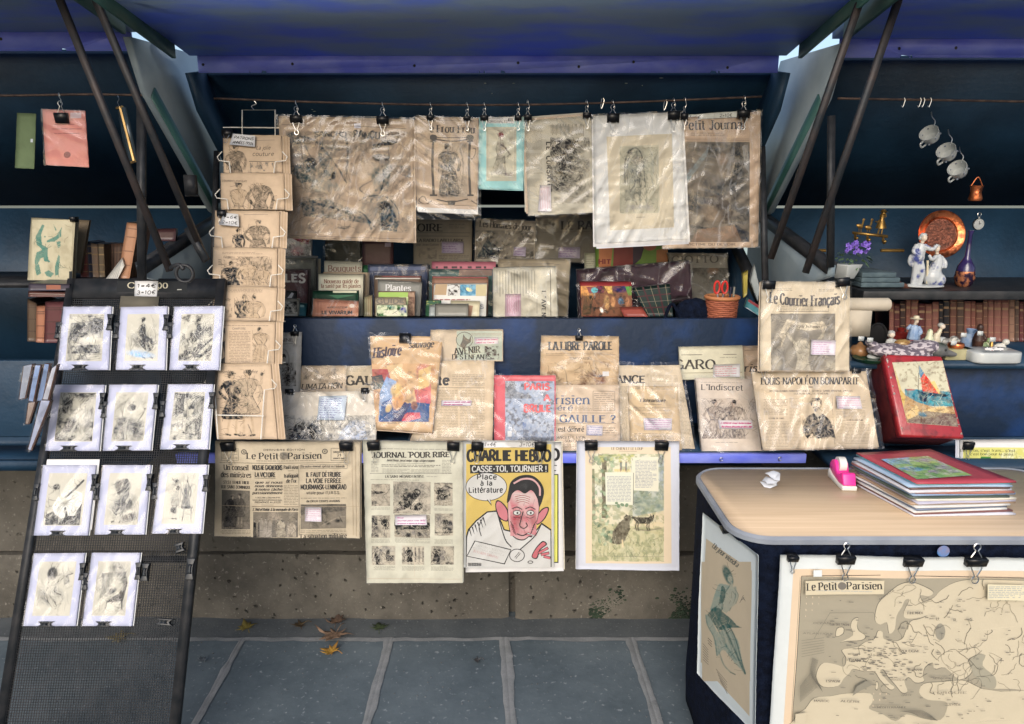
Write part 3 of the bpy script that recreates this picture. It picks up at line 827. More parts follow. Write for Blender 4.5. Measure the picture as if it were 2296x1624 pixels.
# the quay wall: porous lower course that stands proud, smoother course above, an open joint
wall=thing('parapet_wall',(0,2.36,0),'porous beige stone quay wall under the bookstalls','wall')
def stone_block(name,x0,x1,z0,z1,D,m,amp,seed):
    nx,nz=int((x1-x0)/.025),int((z1-z0)/.02)
    u,v=np.meshgrid(np.linspace(x0,x1,nx+1),np.linspace(z0,z1,nz+1))
    e=np.minimum(np.minimum(u-x0,x1-u),np.minimum(v-z0+.02,z1-v));rnd_=.012*np.exp(-np.clip(e,0,1)/.012)
    d=D-amp*(fbm(u*100,v*100,22,seed,4)-.5)+rnd_
    i=np.arange(u.size).reshape(u.shape)
    V=np.stack([u.ravel(),d.ravel(),v.ravel()],1);Q=np.stack([i[:-1,:-1],i[:-1,1:],i[1:,1:],i[1:,:-1]],-1).reshape(-1,4).tolist()
    n0=len(V);nxv=nx+1
    back=np.array([(x0,D+.5,z0),(x1,D+.5,z0),(x1,D+.5,z1),(x0,D+.5,z1)])
    V=np.vstack([V,back]);top=i[-1,:].tolist()
    polys=Q+[top+[n0+2,n0+3]]+[i[:,0].tolist()[::-1]+[n0,n0+3][::1],i[:,-1].tolist()+[n0+2,n0+1]]
    me=make_mesh(name,V-WORG['parapet_wall'],polys=polys);me.polygons.foreach_set('use_smooth',np.ones(len(me.polygons),bool));me.set_sharp_from_angle(angle=.9)
    return link(name,me,m,wall,WORG['parapet_wall'])
xj=at(1148,1340,2.35)[0]
stone_block('stone_block',-3.6,xj-.012,0,.255,2.345,STONE,.030,3)
stone_block('stone_block',xj+.012,3.6,0,.250,2.345,STONE,.030,5)
stone_block('stone_block',-3.6,3.6,.262,.72,2.366,STONE2,.014,9)
g=Geo();g.box((-3.6,2.40,0),(3.6,2.8,.715));g.build('wall_core',STONE2,wall,WORG['parapet_wall'])
g=Geo()
rr=random.Random(5)
for i in range(2200):
    x=rr.uniform(.28,.92);z=abs(rr.gauss(.0,.05));q=fbm(np.array([x*100]),np.array([z*100]),9,77)[0]
    if q>.42+z*1.6:s_=rr.uniform(.0015,.006);g.ell((x,2.345,z+.005),(s_*1.4,.004,s_*.7),n=5)
o=g.build('moss_patch',MOSS,wall,WORG['parapet_wall']);o['label']='dark green moss at the foot of the wall'

# ================================================================ the three stalls
def stall(label,x0,x1,dy,top,board_m,shelf=None,frontz=1.107,sideh=1.107,flush=0):
    """one bookseller's box: floor, front board, sides and back, with the shallow lid propped open above and a roof panel in front of it"""
    g0=np.array([(x0+x1)/2,2.7+dy,.725])
    st=thing('bookstall',g0,label,'bookstall','bookstalls on the quay wall')
    def part(name,g,m,lab=None,bevel=0):
        o=g.build(name,m,st,g0,smooth=False,bevel=bevel)
        if lab:o['label']=lab
        return o
    f,bk=2.35+dy,3.05+dy
    ho,ht=(bk-.03,1.459),(2.50+dy,1.878+top)  # lid: hinge end, far end
    g=Geo();g.box((x0,f,.725),(x1,bk,.75));part('box_floor',g,NAVY)
    g=Geo();g.box((x0+.022,f-.025+(.05 if sideh>1.2 else 0),.752),(x1-.022,f+(.05 if sideh>1.2 else 0),frontz));part('front_board',g,board_m,bevel=.003)
    g=Geo();g.box((x0+.02,bk-.02,.752),(x1-.02,bk,1.449));part('back_board',g,NAVY)
    for s_,xa in ((0,x0),(1,x1-.02)):
        g=Geo();lo_=[(xa,f+.09,.753),(xa,bk,.753),(xa,bk,1.452),(xa,f-.045,sideh),(xa,f-.045,1.268),(xa,f+.09,1.235)] if sideh>1.2 else [(xa,f,.753),(xa,bk,.753),(xa,bk,1.452),(xa,f,sideh)]
        g.prism(lo_,(.02,0,0))
        part('side_board',g,GREYPAINT if (s_==1)==(dy<0 and x1<0) and dy<0 else NAVY)
        g=Geo();M_=(xa-.004,xa+.024)
        a=np.array([f-.045*(sideh>1.2),sideh]);b=np.array([bk,1.452]);d=(b-a)/np.linalg.norm(b-a);n_=np.array([-d[1],d[0]])
        q=[a+n_*.008,b+n_*.008,b-n_*.026,a-n_*.026]
        g.prism([(M_[0],*p) for p in q],(.028,0,0));part('rim',g,BLACKIRON)
    # lid panel with cheeks
    d=np.array(ht)-np.array(ho);L_=np.linalg.norm(d);d=d/L_;nn=np.array([-d[1],-(-d[0])]);nn=np.array([d[1]*-1,d[0]])*-1
    if nn[0]>0:nn=-nn  # towards the viewer and down
    ho,ht=np.array(ho),np.array(ht)
    g=Geo();g.prism([(x0,*ho),(x0,*ht),(x0,*(ht-nn*.02)),(x0,*(ho-nn*.02))],(x1-x0,0,0));part('lid_panel',g,NAVY)
    for s_,xa in ((0,x0-.001),(1,x1-.021)):
        c=[ho+nn*.02,ho+nn*.02+d*.02+nn*.06,ho+d*.12+nn*.125,ht+nn*.125-d*.03,ht+np.array([-.115,-.012]),ht+np.array([.0,.012]),]
        g=Geo();g.prism([(xa,*p) for p in c],(.022,0,0))
        outer=dy<0 and ((s_==1)==(x1<0))
        if outer:g=Geo();g.prism([(xa,*p) for p in c[1:4]+[c[4]+np.array([-.01,.035]),ht+np.array([.34,.055]),ho+np.array([.16,.0])]],(.022,0,0))
        part('lid_cheek',g,GREYPAINT if outer else NAVY)
        if outer:
            q=[c[1],c[2],c[3],c[3]-nn*.035,c[2]-nn*.03+d*.01,c[1]-nn*.02]
            g=Geo();xo=xa+(.022 if s_ else -.005)
            g.prism([(xo,*p) for p in (ho+nn*.03,ho+d*.1+nn*.125,ht+nn*.125-d*.05,ht+nn*.085-d*.05,ho+d*.12+nn*.085,ho+nn*.01)],(.005,0,0));part('cheek_rim',g,GREENDARK)
    # violet strip and roof panel with skirts
    sD=2.43+dy
    g=Geo();z0=ht[1]-.004;ol=[(x0+.023,z0)]
    for px,wd in ((150,.016),(178,.004),(560,.003),(592,.018),(1075,.003),(1086,.004),(1128,.015),(1600,.022),(1612,.006),(2026,.030),(2040,.008)):  # worn notches where daylight shows
        X_=at(px,165,sD)[0]
        if x0+.1<X_<x1-.1:ol+=[(X_-wd/2,z0),(X_-wd*.4,z0+.007),(X_+wd*.3,z0+.0055),(X_+wd/2,z0)]
    ol+=[(x1-.023,z0),(x1-.023,ht[1]+.052),(x0+.023,ht[1]+.052)]
    g.prism([(x_,sD,z_) for x_,z_ in ol],(0,.004,0));part('roof_strip',g,STRIPBLUE)
    for k in range(7):
        X_=x0+.12+(x1-x0-.24)*(k+.35*math.sin(k*5+x0))/6;g=Geo();g.ell((X_,sD-.0005,ht[1]+.02+.012*math.sin(k*3)),(.0045,.0018,.0045),n=8);part('screw',g,BLACKIRON)
    g=Geo();r0=np.array([sD-.02+.02,ht[1]+.046]);r1=np.array([1.86+dy,ht[1]+.046+(sD-1.86-dy)*.134])
    n_=np.array([.134,1.0])*.02
    g.prism([(x0,*r0),(x0,*r1),(x0,*(r1+n_)),(x0,*(r0+n_))],(x1-x0,0,0));part('roof_panel',g,ROOFBLUE)
    for s_,xa in ((0,x0-.012),(1,x1)):
        a=r0+np.array([-.10,-.025]);b=r1+np.array([0,-.03])
        g=Geo();g.prism([(xa,*a),(xa,*b),(xa,*(b+np.array([0,.10]))),(xa,*(a+np.array([0,.08])))],(.012,0,0));part('roof_skirt',g,GREENDARK)
    return st,part
center,cpart=stall('middle dark blue bookstall hung with old newspapers, its lid propped open',-1.01,.86,0,0,BOARD)
left,lpart=stall('left bookstall with old leather books behind the mesh panel',-2.95,-1.07,-.19,.03,NAVY,sideh=1.30,frontz=1.0)
right,rpart=stall('right bookstall with cups, figurines and a copper plate',.92,2.8,-.19,.012,BOARD,sideh=1.30,frontz=1.0)

# ledge in front of the boxes, with its violet painted lip
g=Geo();g.box((-1.005,2.065,.722),(.88,2.322,.742));cpart('display_ledge',g,NAVY)
g=Geo();g.box((-1.005,2.047,.716),(.88,2.063,.745));cpart('ledge_lip',g,STRIPBLUE,bevel=.002)
for px in (1566,1985-15):
    p=at(1987 if px>1800 else 1987,1199/1,2.04)
for px,py in ((1617,1029),(1748,1028)):
    p=at(px,py,2.046);g=Geo();t=np.linspace(.6,5.6,12);g.tube([(p[0]+.005*math.cos(a),p[1]-.004,p[2]+.005*math.sin(a)) for a in t],.0012);cpart('screw_eye',g,STEEL)
g=Geo();g.box((-.99,2.33,.60),(.85,2.345,.715));cpart('ledge_bracket',g,NAVY)
g=Geo();g.box((-2.9,2.005,.722),(-1.08,2.132,.742));lpart('display_ledge',g,NAVY)
g=Geo();g.box((-2.9,1.987,.716),(-1.08,2.003,.745));lpart('ledge_lip',g,NAVY)
g=Geo();g.box((.93,1.96,.722),(2.7,2.13,.742));rpart('display_ledge',g,NAVY)
# shelves and the display floor of the side stalls
g=Geo();g.box((-2.9,2.27,1.215),(-1.1,2.60,1.232));lpart('shelf',g,BLACKIRON)
zs=zat(653,2.30)
g=Geo();g.box((1.12,2.30,zs-.028),(2.7,2.70,zs));rpart('shelf',g,BLACKIRON,bevel=.002)
g=Geo();g.box((.95,2.14,.985),(2.7,2.84,1.003));rpart('display_floor',g,NAVY)
# hanging rods
def rod(part,pts,r=.0035):
    g=Geo();g.tube(catmull([at(*p) for p in pts],6),r,7); return part('hanging_rod',g,RUSTROD)
rod(cpart,[(480,221,2.47),(700,229,2.47),(960,235,2.47),(1180,235,2.47),(1420,229,2.47),(1708,217,2.47)])
rod(lpart,[(-90,216,2.28),(66,214,2.28),(200,212,2.28),(340,214,2.28)])
rod(rpart,[(1878,221,2.28),(2000,223,2.28),(2120,225,2.28),(2400,230,2.28)])
# props that hold the lids up (flat bars), and upright posts
def bar(part,a,b,w=.0085,m=BLACKIRON,name='prop_bar',t=.006):
    A_,B_=at(*a),at(*b);d=B_-A_;L_=np.linalg.norm(d);d/=L_
    s_=np.cross(d,(0,1,0));s_/=np.linalg.norm(s_);k=np.cross(s_,d)
    q= lambda c:[c+s_*w+k*t,c-s_*w+k*t,c-s_*w-k*t,c+s_*w-k*t]
    g=Geo();g.hexa(q(A_),q(B_)); return part(name,g,m)
BROWNIRON=mat('brown_iron_bar',tuple(lin((38,42,46))),tuple(lin((62,54,52))),.55,.2,scale=20,bump=.1)
bar(lpart,(118,-40,1.95),(381,608,2.09),m=BROWNIRON);bar(lpart,(196,-45,1.95),(461,582,2.20),m=BROWNIRON)
bar(rpart,(1950,-60,1.95),(1728,580,2.16),m=BROWNIRON);bar(rpart,(2028,-40,1.95),(1806,612,2.09),m=BROWNIRON)
bar(lpart,(317,230,2.12),(318,628,2.10),.011,BLACKIRON,'upright_post');bar(rpart,(1864,260,2.12),(1862,600,2.10),.009,BLACKIRON,'upright_post')
bar(cpart,(1709,330,2.52),(1716,640,2.32),.009,BLACKIRON,'upright_post');bar(cpart,(486,340,2.54),(478,640,2.30),.008,BLACKIRON,'upright_post')
bar(lpart,(421,511,2.20),(462,584,2.16),.011,BLACKIRON,'side_strap')
# iron ring on a hook at the left box corner
p=at(414,614,2.06)
g=Geo();t=np.linspace(0,2*math.pi,22,endpoint=False);g.tube([(p[0]+.024*math.cos(a),p[1],p[2]+.024*math.sin(a)) for a in t],.005,8,closed=True);lpart('iron_ring',g,BLACKIRON)
g=Geo();g.tube(catmull([p+(.0,-.003,.012),p+(-.01,0,.024),p+(-.03,.01,.022),p+(-.055,.03,.012)],5),.006,7);lpart('hook',g,BLACKIRON)
g=Geo();c=at(428,415,2.30);g.box(c-(.016,.012,.03),c+(.016,.012,.03));g.tube([c+(-.02,0,-.032),c+(.02,0,-.032)],.004);lpart('lid_latch',g,BLACKIRON)
# rivets and chipped paint on the roof strips and lid
CHIP=mat('bare_wood_chip',tuple(lin((120,132,120))),tuple(lin((150,158,146))),.8,scale=30)
for px,py,w,h in ((1404,187,9,3),(1483,175,12,2),(1440,192,3,3),(705,250,10,2),(700,246,6,2),(1088,187,6,3),(1152,187,8,2),(1103,210,3,3)):
    r_=rays(px,py);  # lid panel plane
    P0=Plane((0,2.50,1.878),np.cross((1,0,0),(0,-.52,.419)));P0=P0.off(.002);q=P0.hit(np.array([px]),np.array([py]))[0]
    g=Geo();g.ell(q,(w*.0006,.0012,h*.0006),n=8);cpart('paint_chip',g,CHIP)
# ================================================================ clips
def handle_pts(w,L,n=7):
    # a wire loop: two legs that draw together and end in a round eye
    r=w*.16;leg=L*.62
    p=[(-w*.34,0),(-w*.30,leg*.25),(-w*.13,leg*.8),(-w*.10,leg)]
    a=np.linspace(math.radians(215),math.radians(-35),n)
    e=[(r*1.25*math.cos(t),leg+r*1.5-r*1.4*math.sin(t)*1.0) for t in a]
    e=[(-r*1.2,leg+r*.9),(-r*1.3,leg+r*1.9),(-r*.6,leg+r*2.9),(r*.6,leg+r*2.9),(r*1.3,leg+r*1.9),(r*1.2,leg+r*.9)]
    return np.array(p+e+[(-x,y) for x,y in p[::-1]])

def clip(px,py,pl,w,h,label,down=26,up=0,hook=None,rot=0,lift=.004,group='black binder clips',thing_name='binder_clip'):
    P=pl.hit(np.array([px]),np.array([py]))[0]
    dep=np.dot(P-EYE,(0,CP,-SP));mm=dep/F
    ex=np.array([1.0,0,0]);
    if abs(pl.n[0])>.05:ex=np.cross((0,0,1),pl.n)*1.0;ex/=np.linalg.norm(ex);ex=ex if ex[0]>0 else -ex
    ey=np.cross(pl.n,ex);ey=ey if ey[2]>0 else -ey
    c,s_=math.cos(rot),math.sin(rot);ex,ey=ex*c-ey*s_,ex*s_+ey*c
    W,H=w*mm,h*mm;org=P
    t=thing(thing_name,org,label,'binder clip',group)
    B= lambda a,b,n:P+ex*a+ey*b+pl.n*n
    g=Geo()
    cs=[(lift+.001,-H),(lift+.0035,-H),(lift+.010,.0015),(lift+.0085,.0030),(-.0085,.0030),(-.010,.0015),(-.006,-H),(-.0045,-H),(-.008,.0005),(lift+.0065,.0005)]
    cs=[(lift+.0015,-H),(lift+.0035,-H),(lift+.0095,.001),(lift+.007,.003),(-.008,.003),(-.010,.001),(-.007,-H),(-.005,-H)]
    g.prism([B(-W/2,y,n) for n,y in cs],ex*W)
    g.build('clip_body',BLACKSATIN,t,org,smooth=False)
    def wire(L,sgn,n0,n1,y0):
        q=handle_pts(W*.8,L*mm)
        g=Geo();m_=len(q);pts=[]
        for x,y in q:
            k=y/(L*mm*1.2);pts.append(B(x,y0+sgn*y,n0+(n1-n0)*min(1,k)))
        g.tube(catmull(pts,3),max(.0007,.00062+.00002*w),5);g.build('wire_handle',STEEL,t,org)
    if down:wire(down,-1,lift+.0042,lift+.006,-H+.001)
    if up:wire(up,1,.004,.002,.001)
    if hook:  # little steel link from the clip's eye up to the rod
        y1=up*mm*.92;y2=(py-hook)*mm
        g=Geo();g.tube(catmull([B(.002,y1,.003),B(.005,y1+.3*(y2-y1),.004),B(.001,y2-.004,.006),B(.0,y2+.004,.004),B(-.003,y2+.004,-.005),B(-.003,y2-.004,-.006)],4),.0011,5);g.build('wire_hook',STEEL,t,org)
    return t

# ================================================================ picture helpers
INK=(.030,.028,.026);MID=(.16,.145,.125);PALE=(.32,.29,.25)
TAN=A(188,163,136);TAN2=A(178,152,124);TAN3=A(200,178,150);CREAM=A(214,200,176);WHITE=A(206,208,232);GREYTAN=A(176,168,148)

def lady(x,y,h,coat=MID,f=1,hat=None,hair=INK,skin=None,skirt=.30,arm=0,al=.85,w=1.0,leg=True,line=INK):
    """a standing dressed figure as strokes and washes; (x, y) = feet"""
    sk=skin or PALE;W=w*h
    o=[]
    if leg:
        for d in (-.045,.04):o+=[('l',[(x+d*W,y-skirt*h),(x+(d*1.2)*W,y-.12*h),(x+(d*1.3+.01*f)*W,y)],.035*h,sk,.8),('l',[(x+(d*1.3-.01*f)*W,y),(x+(d*1.3+.05*f)*W,y+.012*h)],.025*h,line,.9)]
    body=[(x-.035*W,y-.86*h),(x-.115*W,y-.82*h),(x-.10*W,y-.70*h),(x-.065*W,y-.60*h),(x-.105*W,y-.48*h),(x-.15*W,y-skirt*h),(x+.02*W,y-(skirt-.02)*h),(x+.14*W,y-skirt*h),(x+.10*W,y-.48*h),(x+.06*W,y-.60*h),(x+.095*W,y-.70*h),(x+.115*W,y-.82*h),(x+.035*W,y-.86*h)]
    o+=[('P',body,coat,al),('l',body+body[:1],.010*h,line,.75)]
    o+=[('l',[(x-.11*W,y-.81*h),(x-.17*W,y-.68*h),(x-.09*W,y-.56*h)],.042*h,coat,al),('l',[(x-.13*W,y-.81*h),(x-.19*W,y-.67*h),(x-.10*W,y-.55*h)],.008*h,line,.7)]
    if arm:o+=[('l',[(x+.11*W*f,y-.81*h),(x+.22*W*f,y-.78*h),(x+.32*W*f,y-.95*h)],.042*h,coat,al),('e',x+.33*W*f,y-.97*h,.02*h,.025*h,0,line,.8,.2)]
    else:o+=[('l',[(x+.11*W,y-.81*h),(x+.155*W,y-.66*h),(x+.13*W,y-.52*h)],.042*h,coat,al),('l',[(x+.13*W,y-.81*h),(x+.175*W,y-.66*h),(x+.15*W,y-.51*h)],.008*h,line,.7)]
    o+=[('l',[(x,y-.85*h),(x+.005*W,y-.60*h),(x,y-skirt*h)],.008*h,line,.55),('l',[(x-.06*W,y-.6*h),(x+.06*W,y-.59*h)],.012*h,line,.5)]
    o+=[('l',[(x-.05*W,y-.5*h),(x-.08*W,y-(skirt+.02)*h)],.008*h,line,.45),('l',[(x+.05*W,y-.5*h),(x+.07*W,y-(skirt+.02)*h)],.008*h,line,.45)]
    o+=[('l',[(x,y-.86*h),(x+.005*h*f,y-.90*h)],.035*h,sk,.9),('e',x+.006*h*f,y-.935*h,.040*h,.052*h,0,sk,.95,.15),('l',[(x+.04*h*f,y-.96*h),(x+.05*h*f,y-.93*h),(x+.025*h*f,y-.89*h)],.007*h,line,.6)]
    o+=[('e',x-.014*h*f,y-.962*h,.046*h,.036*h,-.5*f,hair,.9,.2),('e',x-.035*h*f,y-.93*h,.022*h,.035*h,0,hair,.85,.2),('l',[(x+.022*h*f,y-.942*h),(x+.036*h*f,y-.942*h)],.008*h,line,.8)]
    Z_=rnd.uniform(-.035,.035),rnd.uniform(0,6),rnd.uniform(-.05,.05)
    if hat is not None:o+=[('e',x,y-.985*h,.055*h,.028*h,-.15*f,hat,.95,.1),('l',[(x-.07*h,y-.965*h),(x+.07*h,y-.975*h)],.014*h,hat,.9)]
    for k in range(5):xx=x+rnd.uniform(-.08,.08)*W;yy=y-rnd.uniform(skirt+.05,.78)*h;o.append(('l',[(xx,yy),(xx+rnd.uniform(-.03,.03)*W,yy+.06*h),(xx+rnd.uniform(-.06,.06)*W,yy+.12*h)],.007*h,line,.5))
    wv= lambda a,b:(a+h*(Z_[0]*math.sin(4*(y-b)/h+Z_[1])+Z_[2]*(y-b)/h),b)  # every figure its own stance
    return [(q[0],[wv(*p) for p in q[1]],*q[2:]) if q[0] in 'pPl' else (q[0],*wv(q[1],q[2]),*q[3:]) for q in o]

def seated(x,y,h,f=1,coat=MID,hair=INK,skin=PALE,skirt=None,al=.8):
    """a seated or reclining dressed figure; (x, y) = middle of the seat, h = figure height"""
    X= lambda a:x+a*h*f
    o=[('e',X(-.02),y+.04*h,.34*h,.17*h,.1*f,skirt or coat,al*.7,.5),('P',[(X(-.12),y-.32*h),(X(.06),y-.34*h),(X(.10),y-.05*h),(X(.30),y+.02*h),(X(.36),y+.22*h),(X(.18),y+.34*h),(X(-.08),y+.16*h),(X(-.18),y)],coat,al),
('l',[(X(.22),y+.12*h),(X(.32),y+.30*h),(X(.26),y+.48*h)],.055*h,skin,.85),('l',[(X(.10),y+.12*h),(X(.16),y+.34*h),(X(.02),y+.47*h)],.055*h,skin,.85),
('l',[(X(.27),y+.48*h),(X(.35),y+.50*h)],.03*h,hair,.8),('l',[(X(.02),y+.48*h),(X(.10),y+.51*h)],.03*h,hair,.8),
('l',[(X(-.11),y-.29*h),(X(-.20),y-.12*h),(X(-.06),y+.02*h)],.05*h,skin,.85),('l',[(X(.06),y-.30*h),(X(.17),y-.18*h),(X(.22),y-.02*h)],.05*h,skin,.85),
('l',[(X(-.02),y-.33*h),(X(0),y-.40*h)],.05*h,skin,.9),('e',X(.01),y-.45*h,.055*h,.07*h,.2*f,skin,.95,.15),('e',X(-.015),y-.485*h,.065*h,.05*h,-.4*f,hair,.85,.3),('e',X(-.05),y-.44*h,.03*h,.05*h,0,hair,.8,.3)]
    for a,b in (((-.12,-.32),(-.18,0)),((.10,-.05),(.32,.02)),((-.18,0),(-.05,.18)),((.36,.22),(.18,.34)),((-.05,.02),(.2,.2)),((.0,.08),(.25,.27)),((-.08,.15),(.1,.3))):
        o.append(('l',[(X(a[0]),y+a[1]*h),(X((a[0]+b[0])/2+.02),y+(a[1]+b[1])/2*h+.01*h),(X(b[0]),y+b[1]*h)],.014*h,hair,.6))
    return o

def crowd(x0,y0,x1,y1,n,dark=INK,seed=1):
    r=random.Random(seed);o=[]
    for i in range(n):
        x=x0+(x1-x0)*(i+.5+r.uniform(-.3,.3))/n;y=y0+(y1-y0)*r.uniform(0,.22);w=(x1-x0)/n
        c=r.choice([dark,MID,(.06,.055,.05),PALE,(.1,.09,.08)])
        o+=[('p',[(x-.6*w,y1),(x-.45*w,y+1.0*w),(x,y+.6*w),(x+.45*w,y+1.0*w),(x+.6*w,y1)],c,.85),('e',x,y+.35*w,.24*w,.32*w,0,PALE,.8,.2),('e',x,y+.12*w,.26*w,.16*w,0,dark,.8,.2)]
    return o

# ================================================================ top row, hung from the rod of the middle stall
HANG=vp(2.47)
s=Sheet('newspaper','large double page illustrated newspaper with ladies under parasols, hung in cellophane','newspaper',HANG,((30,1040),(1240,1068),(1250,2172),(85,2125)),TAN2,'papers hung from the middle rod',(1,0),stack=((4,2,.003,TAN),(1,3,-.004,TAN2)))
s.line(((60,1120),(700,1132),(1175,1155)),4,(.1,.09,.08))
s.text('SANCHO',355,640,1222,46,'black',(.05,.05,.05),rot=.04,wob=.16);s.text('PANÇU',705,940,1240,60,'black',(.05,.05,.05),rot=.03,wob=.2)
D1=(.05,.047,.043);D2=(.11,.10,.09)
s.tone(95,1180,1215,2090,[('n',220,.45,.75,(.25,.21,.165),.7),('n',60,.55,.8,(.20,.17,.14),.45),
('e',240,1280,130,55,.15,(.16,.13,.10),.7,.5),('l',[(130,1270),(260,1230),(400,1300),(560,1500),(640,1640)],16,D2,.6),('l',[(250,1260),(330,1420),(470,1560)],10,D2,.6),
('p',[(150,1540),(260,1380),(330,1420),(380,1510),(360,1600),(230,1650)],(.17,.15,.12),.8),('e',330,1450,50,45,.4,D1,.75,.4),('e',400,1640,120,140,.4,(.22,.19,.15),.7,.5),
('p',[(300,1560),(560,1640),(600,1720),(360,1720)],(.34,.29,.23),.7),('e',470,1440,70,160,.1,(.20,.18,.15),.6,.4),('l',[(640,1240),(655,1420),(640,1560)],20,D2,.6),('l',[(420,1280),(410,1440),(500,1600)],30,(.17,.15,.125),.7),
('e',520,1580,26,34,0,D1,.8,.3),('e',300,1850,80,60,.5,D2,.7,.5),('p',[(230,1820),(420,1770),(760,1900),(880,2010),(720,1990),(400,1950),(260,1940)],(.19,.165,.135),.65),('l',[(340,1820),(560,1880),(820,1980),(860,2050)],22,D2,.65),
('p',[(905,1340),(960,1270),(1040,1250),(1105,1275),(1050,1300),(970,1310)],D1,.9),('l',[(880,1330),(940,1290)],20,D1,.85),('l',[(1015,1290),(1022,1420)],7,D2,.8),('e',890,1310,18,20,0,D1,.8,.3),
('e',950,1420,62,36,.1,D1,.9,.3),('e',905,1410,30,20,0,D1,.8,.3),('e',960,1450,26,30,0,(.36,.31,.26),.9,.2),('p',[(900,1490),(1000,1470),(1040,1560),(1010,1720),(900,1720),(860,1580)],(.24,.21,.17),.75),('l',[(960,1480),(980,1600),(940,1740)],14,D2,.6),
('p',[(1000,1480),(1220,1490),(1220,1600),(1040,1540)],(.26,.21,.165),.8),('l',[(870,1620),(760,1700),(900,1770),(1080,1760)],10,D2,.5),('e',930,1900,190,160,0,(.33,.29,.24),.5,.15),('l',[(760,1800),(850,1760),(1000,1770),(1100,1880),(1110,2000)],8,D2,.7),
('e',990,1850,62,36,.2,D1,.85,.35),('p',[(930,1900),(1060,1880),(1110,2010),(1090,2080),(960,2060)],(.14,.13,.115),.8),('l',[(700,1990),(760,1900),(900,2040)],16,D2,.6),('l',[(560,2040),(640,2050),(680,2010)],8,D2,.6),('p',[(120,1180),(230,1200),(260,1500),(150,1500),(95,1660),(95,1200)],(.24,.195,.155),.6),('h',9,.8,D2,.3)],TAN2)
s.text('L.Carmel',535,680,2050,26,'hand',D2)
s.rect(710,1108,770,1152,A(188,186,200));s.line(((90,2110),(1150,2145)),3,D2)
s.sleeve(3,.0036,seed=11);s.done()

s=Sheet('magazine','tan humour magazine with an ornamental pillar frame, hung from the rod','magazine',vp(2.468),((1258,1045),(1825,1060),(1815,1850),(1275,1826)),TAN,'papers hung from the middle rod',(1,0),stack=((-1,8,0,A(196,172,150)),(0,17,.002,A(226,218,204)),(1,19,-.002,A(222,216,204))))
s.text('Le Frou-Frou',1350,1790,1190,68,'sb',(.07,.06,.055),rot=.005,wob=.06)
s.line(((1300,1075),(1790,1088)),3,D2)
fr=(.10,.09,.08)
for x in (1420,1748):
    s.line(((x,1270),(x-8,1480),(x+4,1760)),22,fr,6);s.line(((x-26,1270),(x+28,1266)),16,fr);s.ell(x,1235,36,26,fr);s.line(((x-30,1752),(x+34,1752)),16,fr)
    d=-1 if x<1500 else 1
    s.line(((x+d*12,1430),(x+d*40,1400),(x+d*52,1340),(x+d*26,1330)),6,fr,5);s.line(((x+d*12,1800),(x+d*70,1852-20),(x+d*130,1800),(x+d*90,1760),(x+d*60,1800)),7,fr,6)
s.line(((1440,1252),(1600,1268),(1740,1250)),10,fr,5);s.line(((1440,1236),(1740,1236)),6,fr);s.line(((1450,1790),(1580,1812),(1730,1786)),10,fr,5)
s.poly(((1545,1800),(1620,1800),(1612,1850),(1582,1890-4),(1552,1850)),fr);
s.tone(1465,1285,1725,1770,[('n',80,.4,.8,(.30,.26,.21),.6)]+lady(1570,1790,500,(.24,.21,.175),1,hair=(.10,.09,.08),skin=(.40,.35,.29),skirt=.1,leg=False,w=1.2)+[('l',[(1660,1330),(1690,1500),(1660,1740)],12,(.28,.24,.2),.6)],A(192,170,144))
s.tone(1275,1120,1390,1420,[('n',40,.5,.75,(.26,.22,.18),.6)],TAN,2)
s.sleeve(0,.0028,cor=((929,259),(1077,264),(1079,494),(932,492)),seed=23);s.done()

CY=A(140,208,222)
s=Sheet('print','small engraving of a figure in a red cap on a bright turquoise mount','print',vp(2.467),((1830,1055),(2232,1050),(2220,1704),(1826,1692)),CY,'papers hung from the middle rod',(1,0),stack=((2,2,.004,CY),))
s.rect(1895,1140,2165,1625,A(186,182,158))
s.box(1908,1160,2150,1590,2.5,(.3,.28,.24))
s.tone(1915,1170,2145,1580,[('n',60,.45,.8,(.34,.32,.26),.6)]+[('e',2025,1212,26,24,0,A(140,50,62),.9,.15),('e',2030,1248,18,22,0,(.40,.35,.28),.9,.2),('p',[(2000,1280),(2050,1280),(2070,1340),(2030,1420),(1990,1400)],(.40,.37,.3),.8),
('l',[(2000,1270),(1985,1350),(2010,1420)],7,INK,.6),('l',[(2025,1300),(2060,1320),(2110,1390)],14,(.20,.18,.15),.8),('p',[(1985,1400),(2060,1400),(2080,1560),(1960,1570)],(.38,.36,.29),.8),('l',[(2060,1400),(2062,1500),(2070,1570)],6,INK,.5),('l',[(2000,1400),(1960,1500),(1940,1570)],6,INK,.5),('e',2100,1565,50,20,0,(.25,.22,.18),.7,.4)],A(192,188,164))
s.rect(1900,1048,2145,1108,A(222,226,234));s.text('GRAVURES',1912,2040,1070,18,'mark',INK,wob=.05);s.text('ORIGINALES',1916,2085,1102,20,'mark',INK,wob=.05);s.rect(2090,1063,2132,1090,INK);s.text('10€',2096,2126,1085,16,'mark',WHITE)
s.sleeve(2,.002,seed=31);s.done()

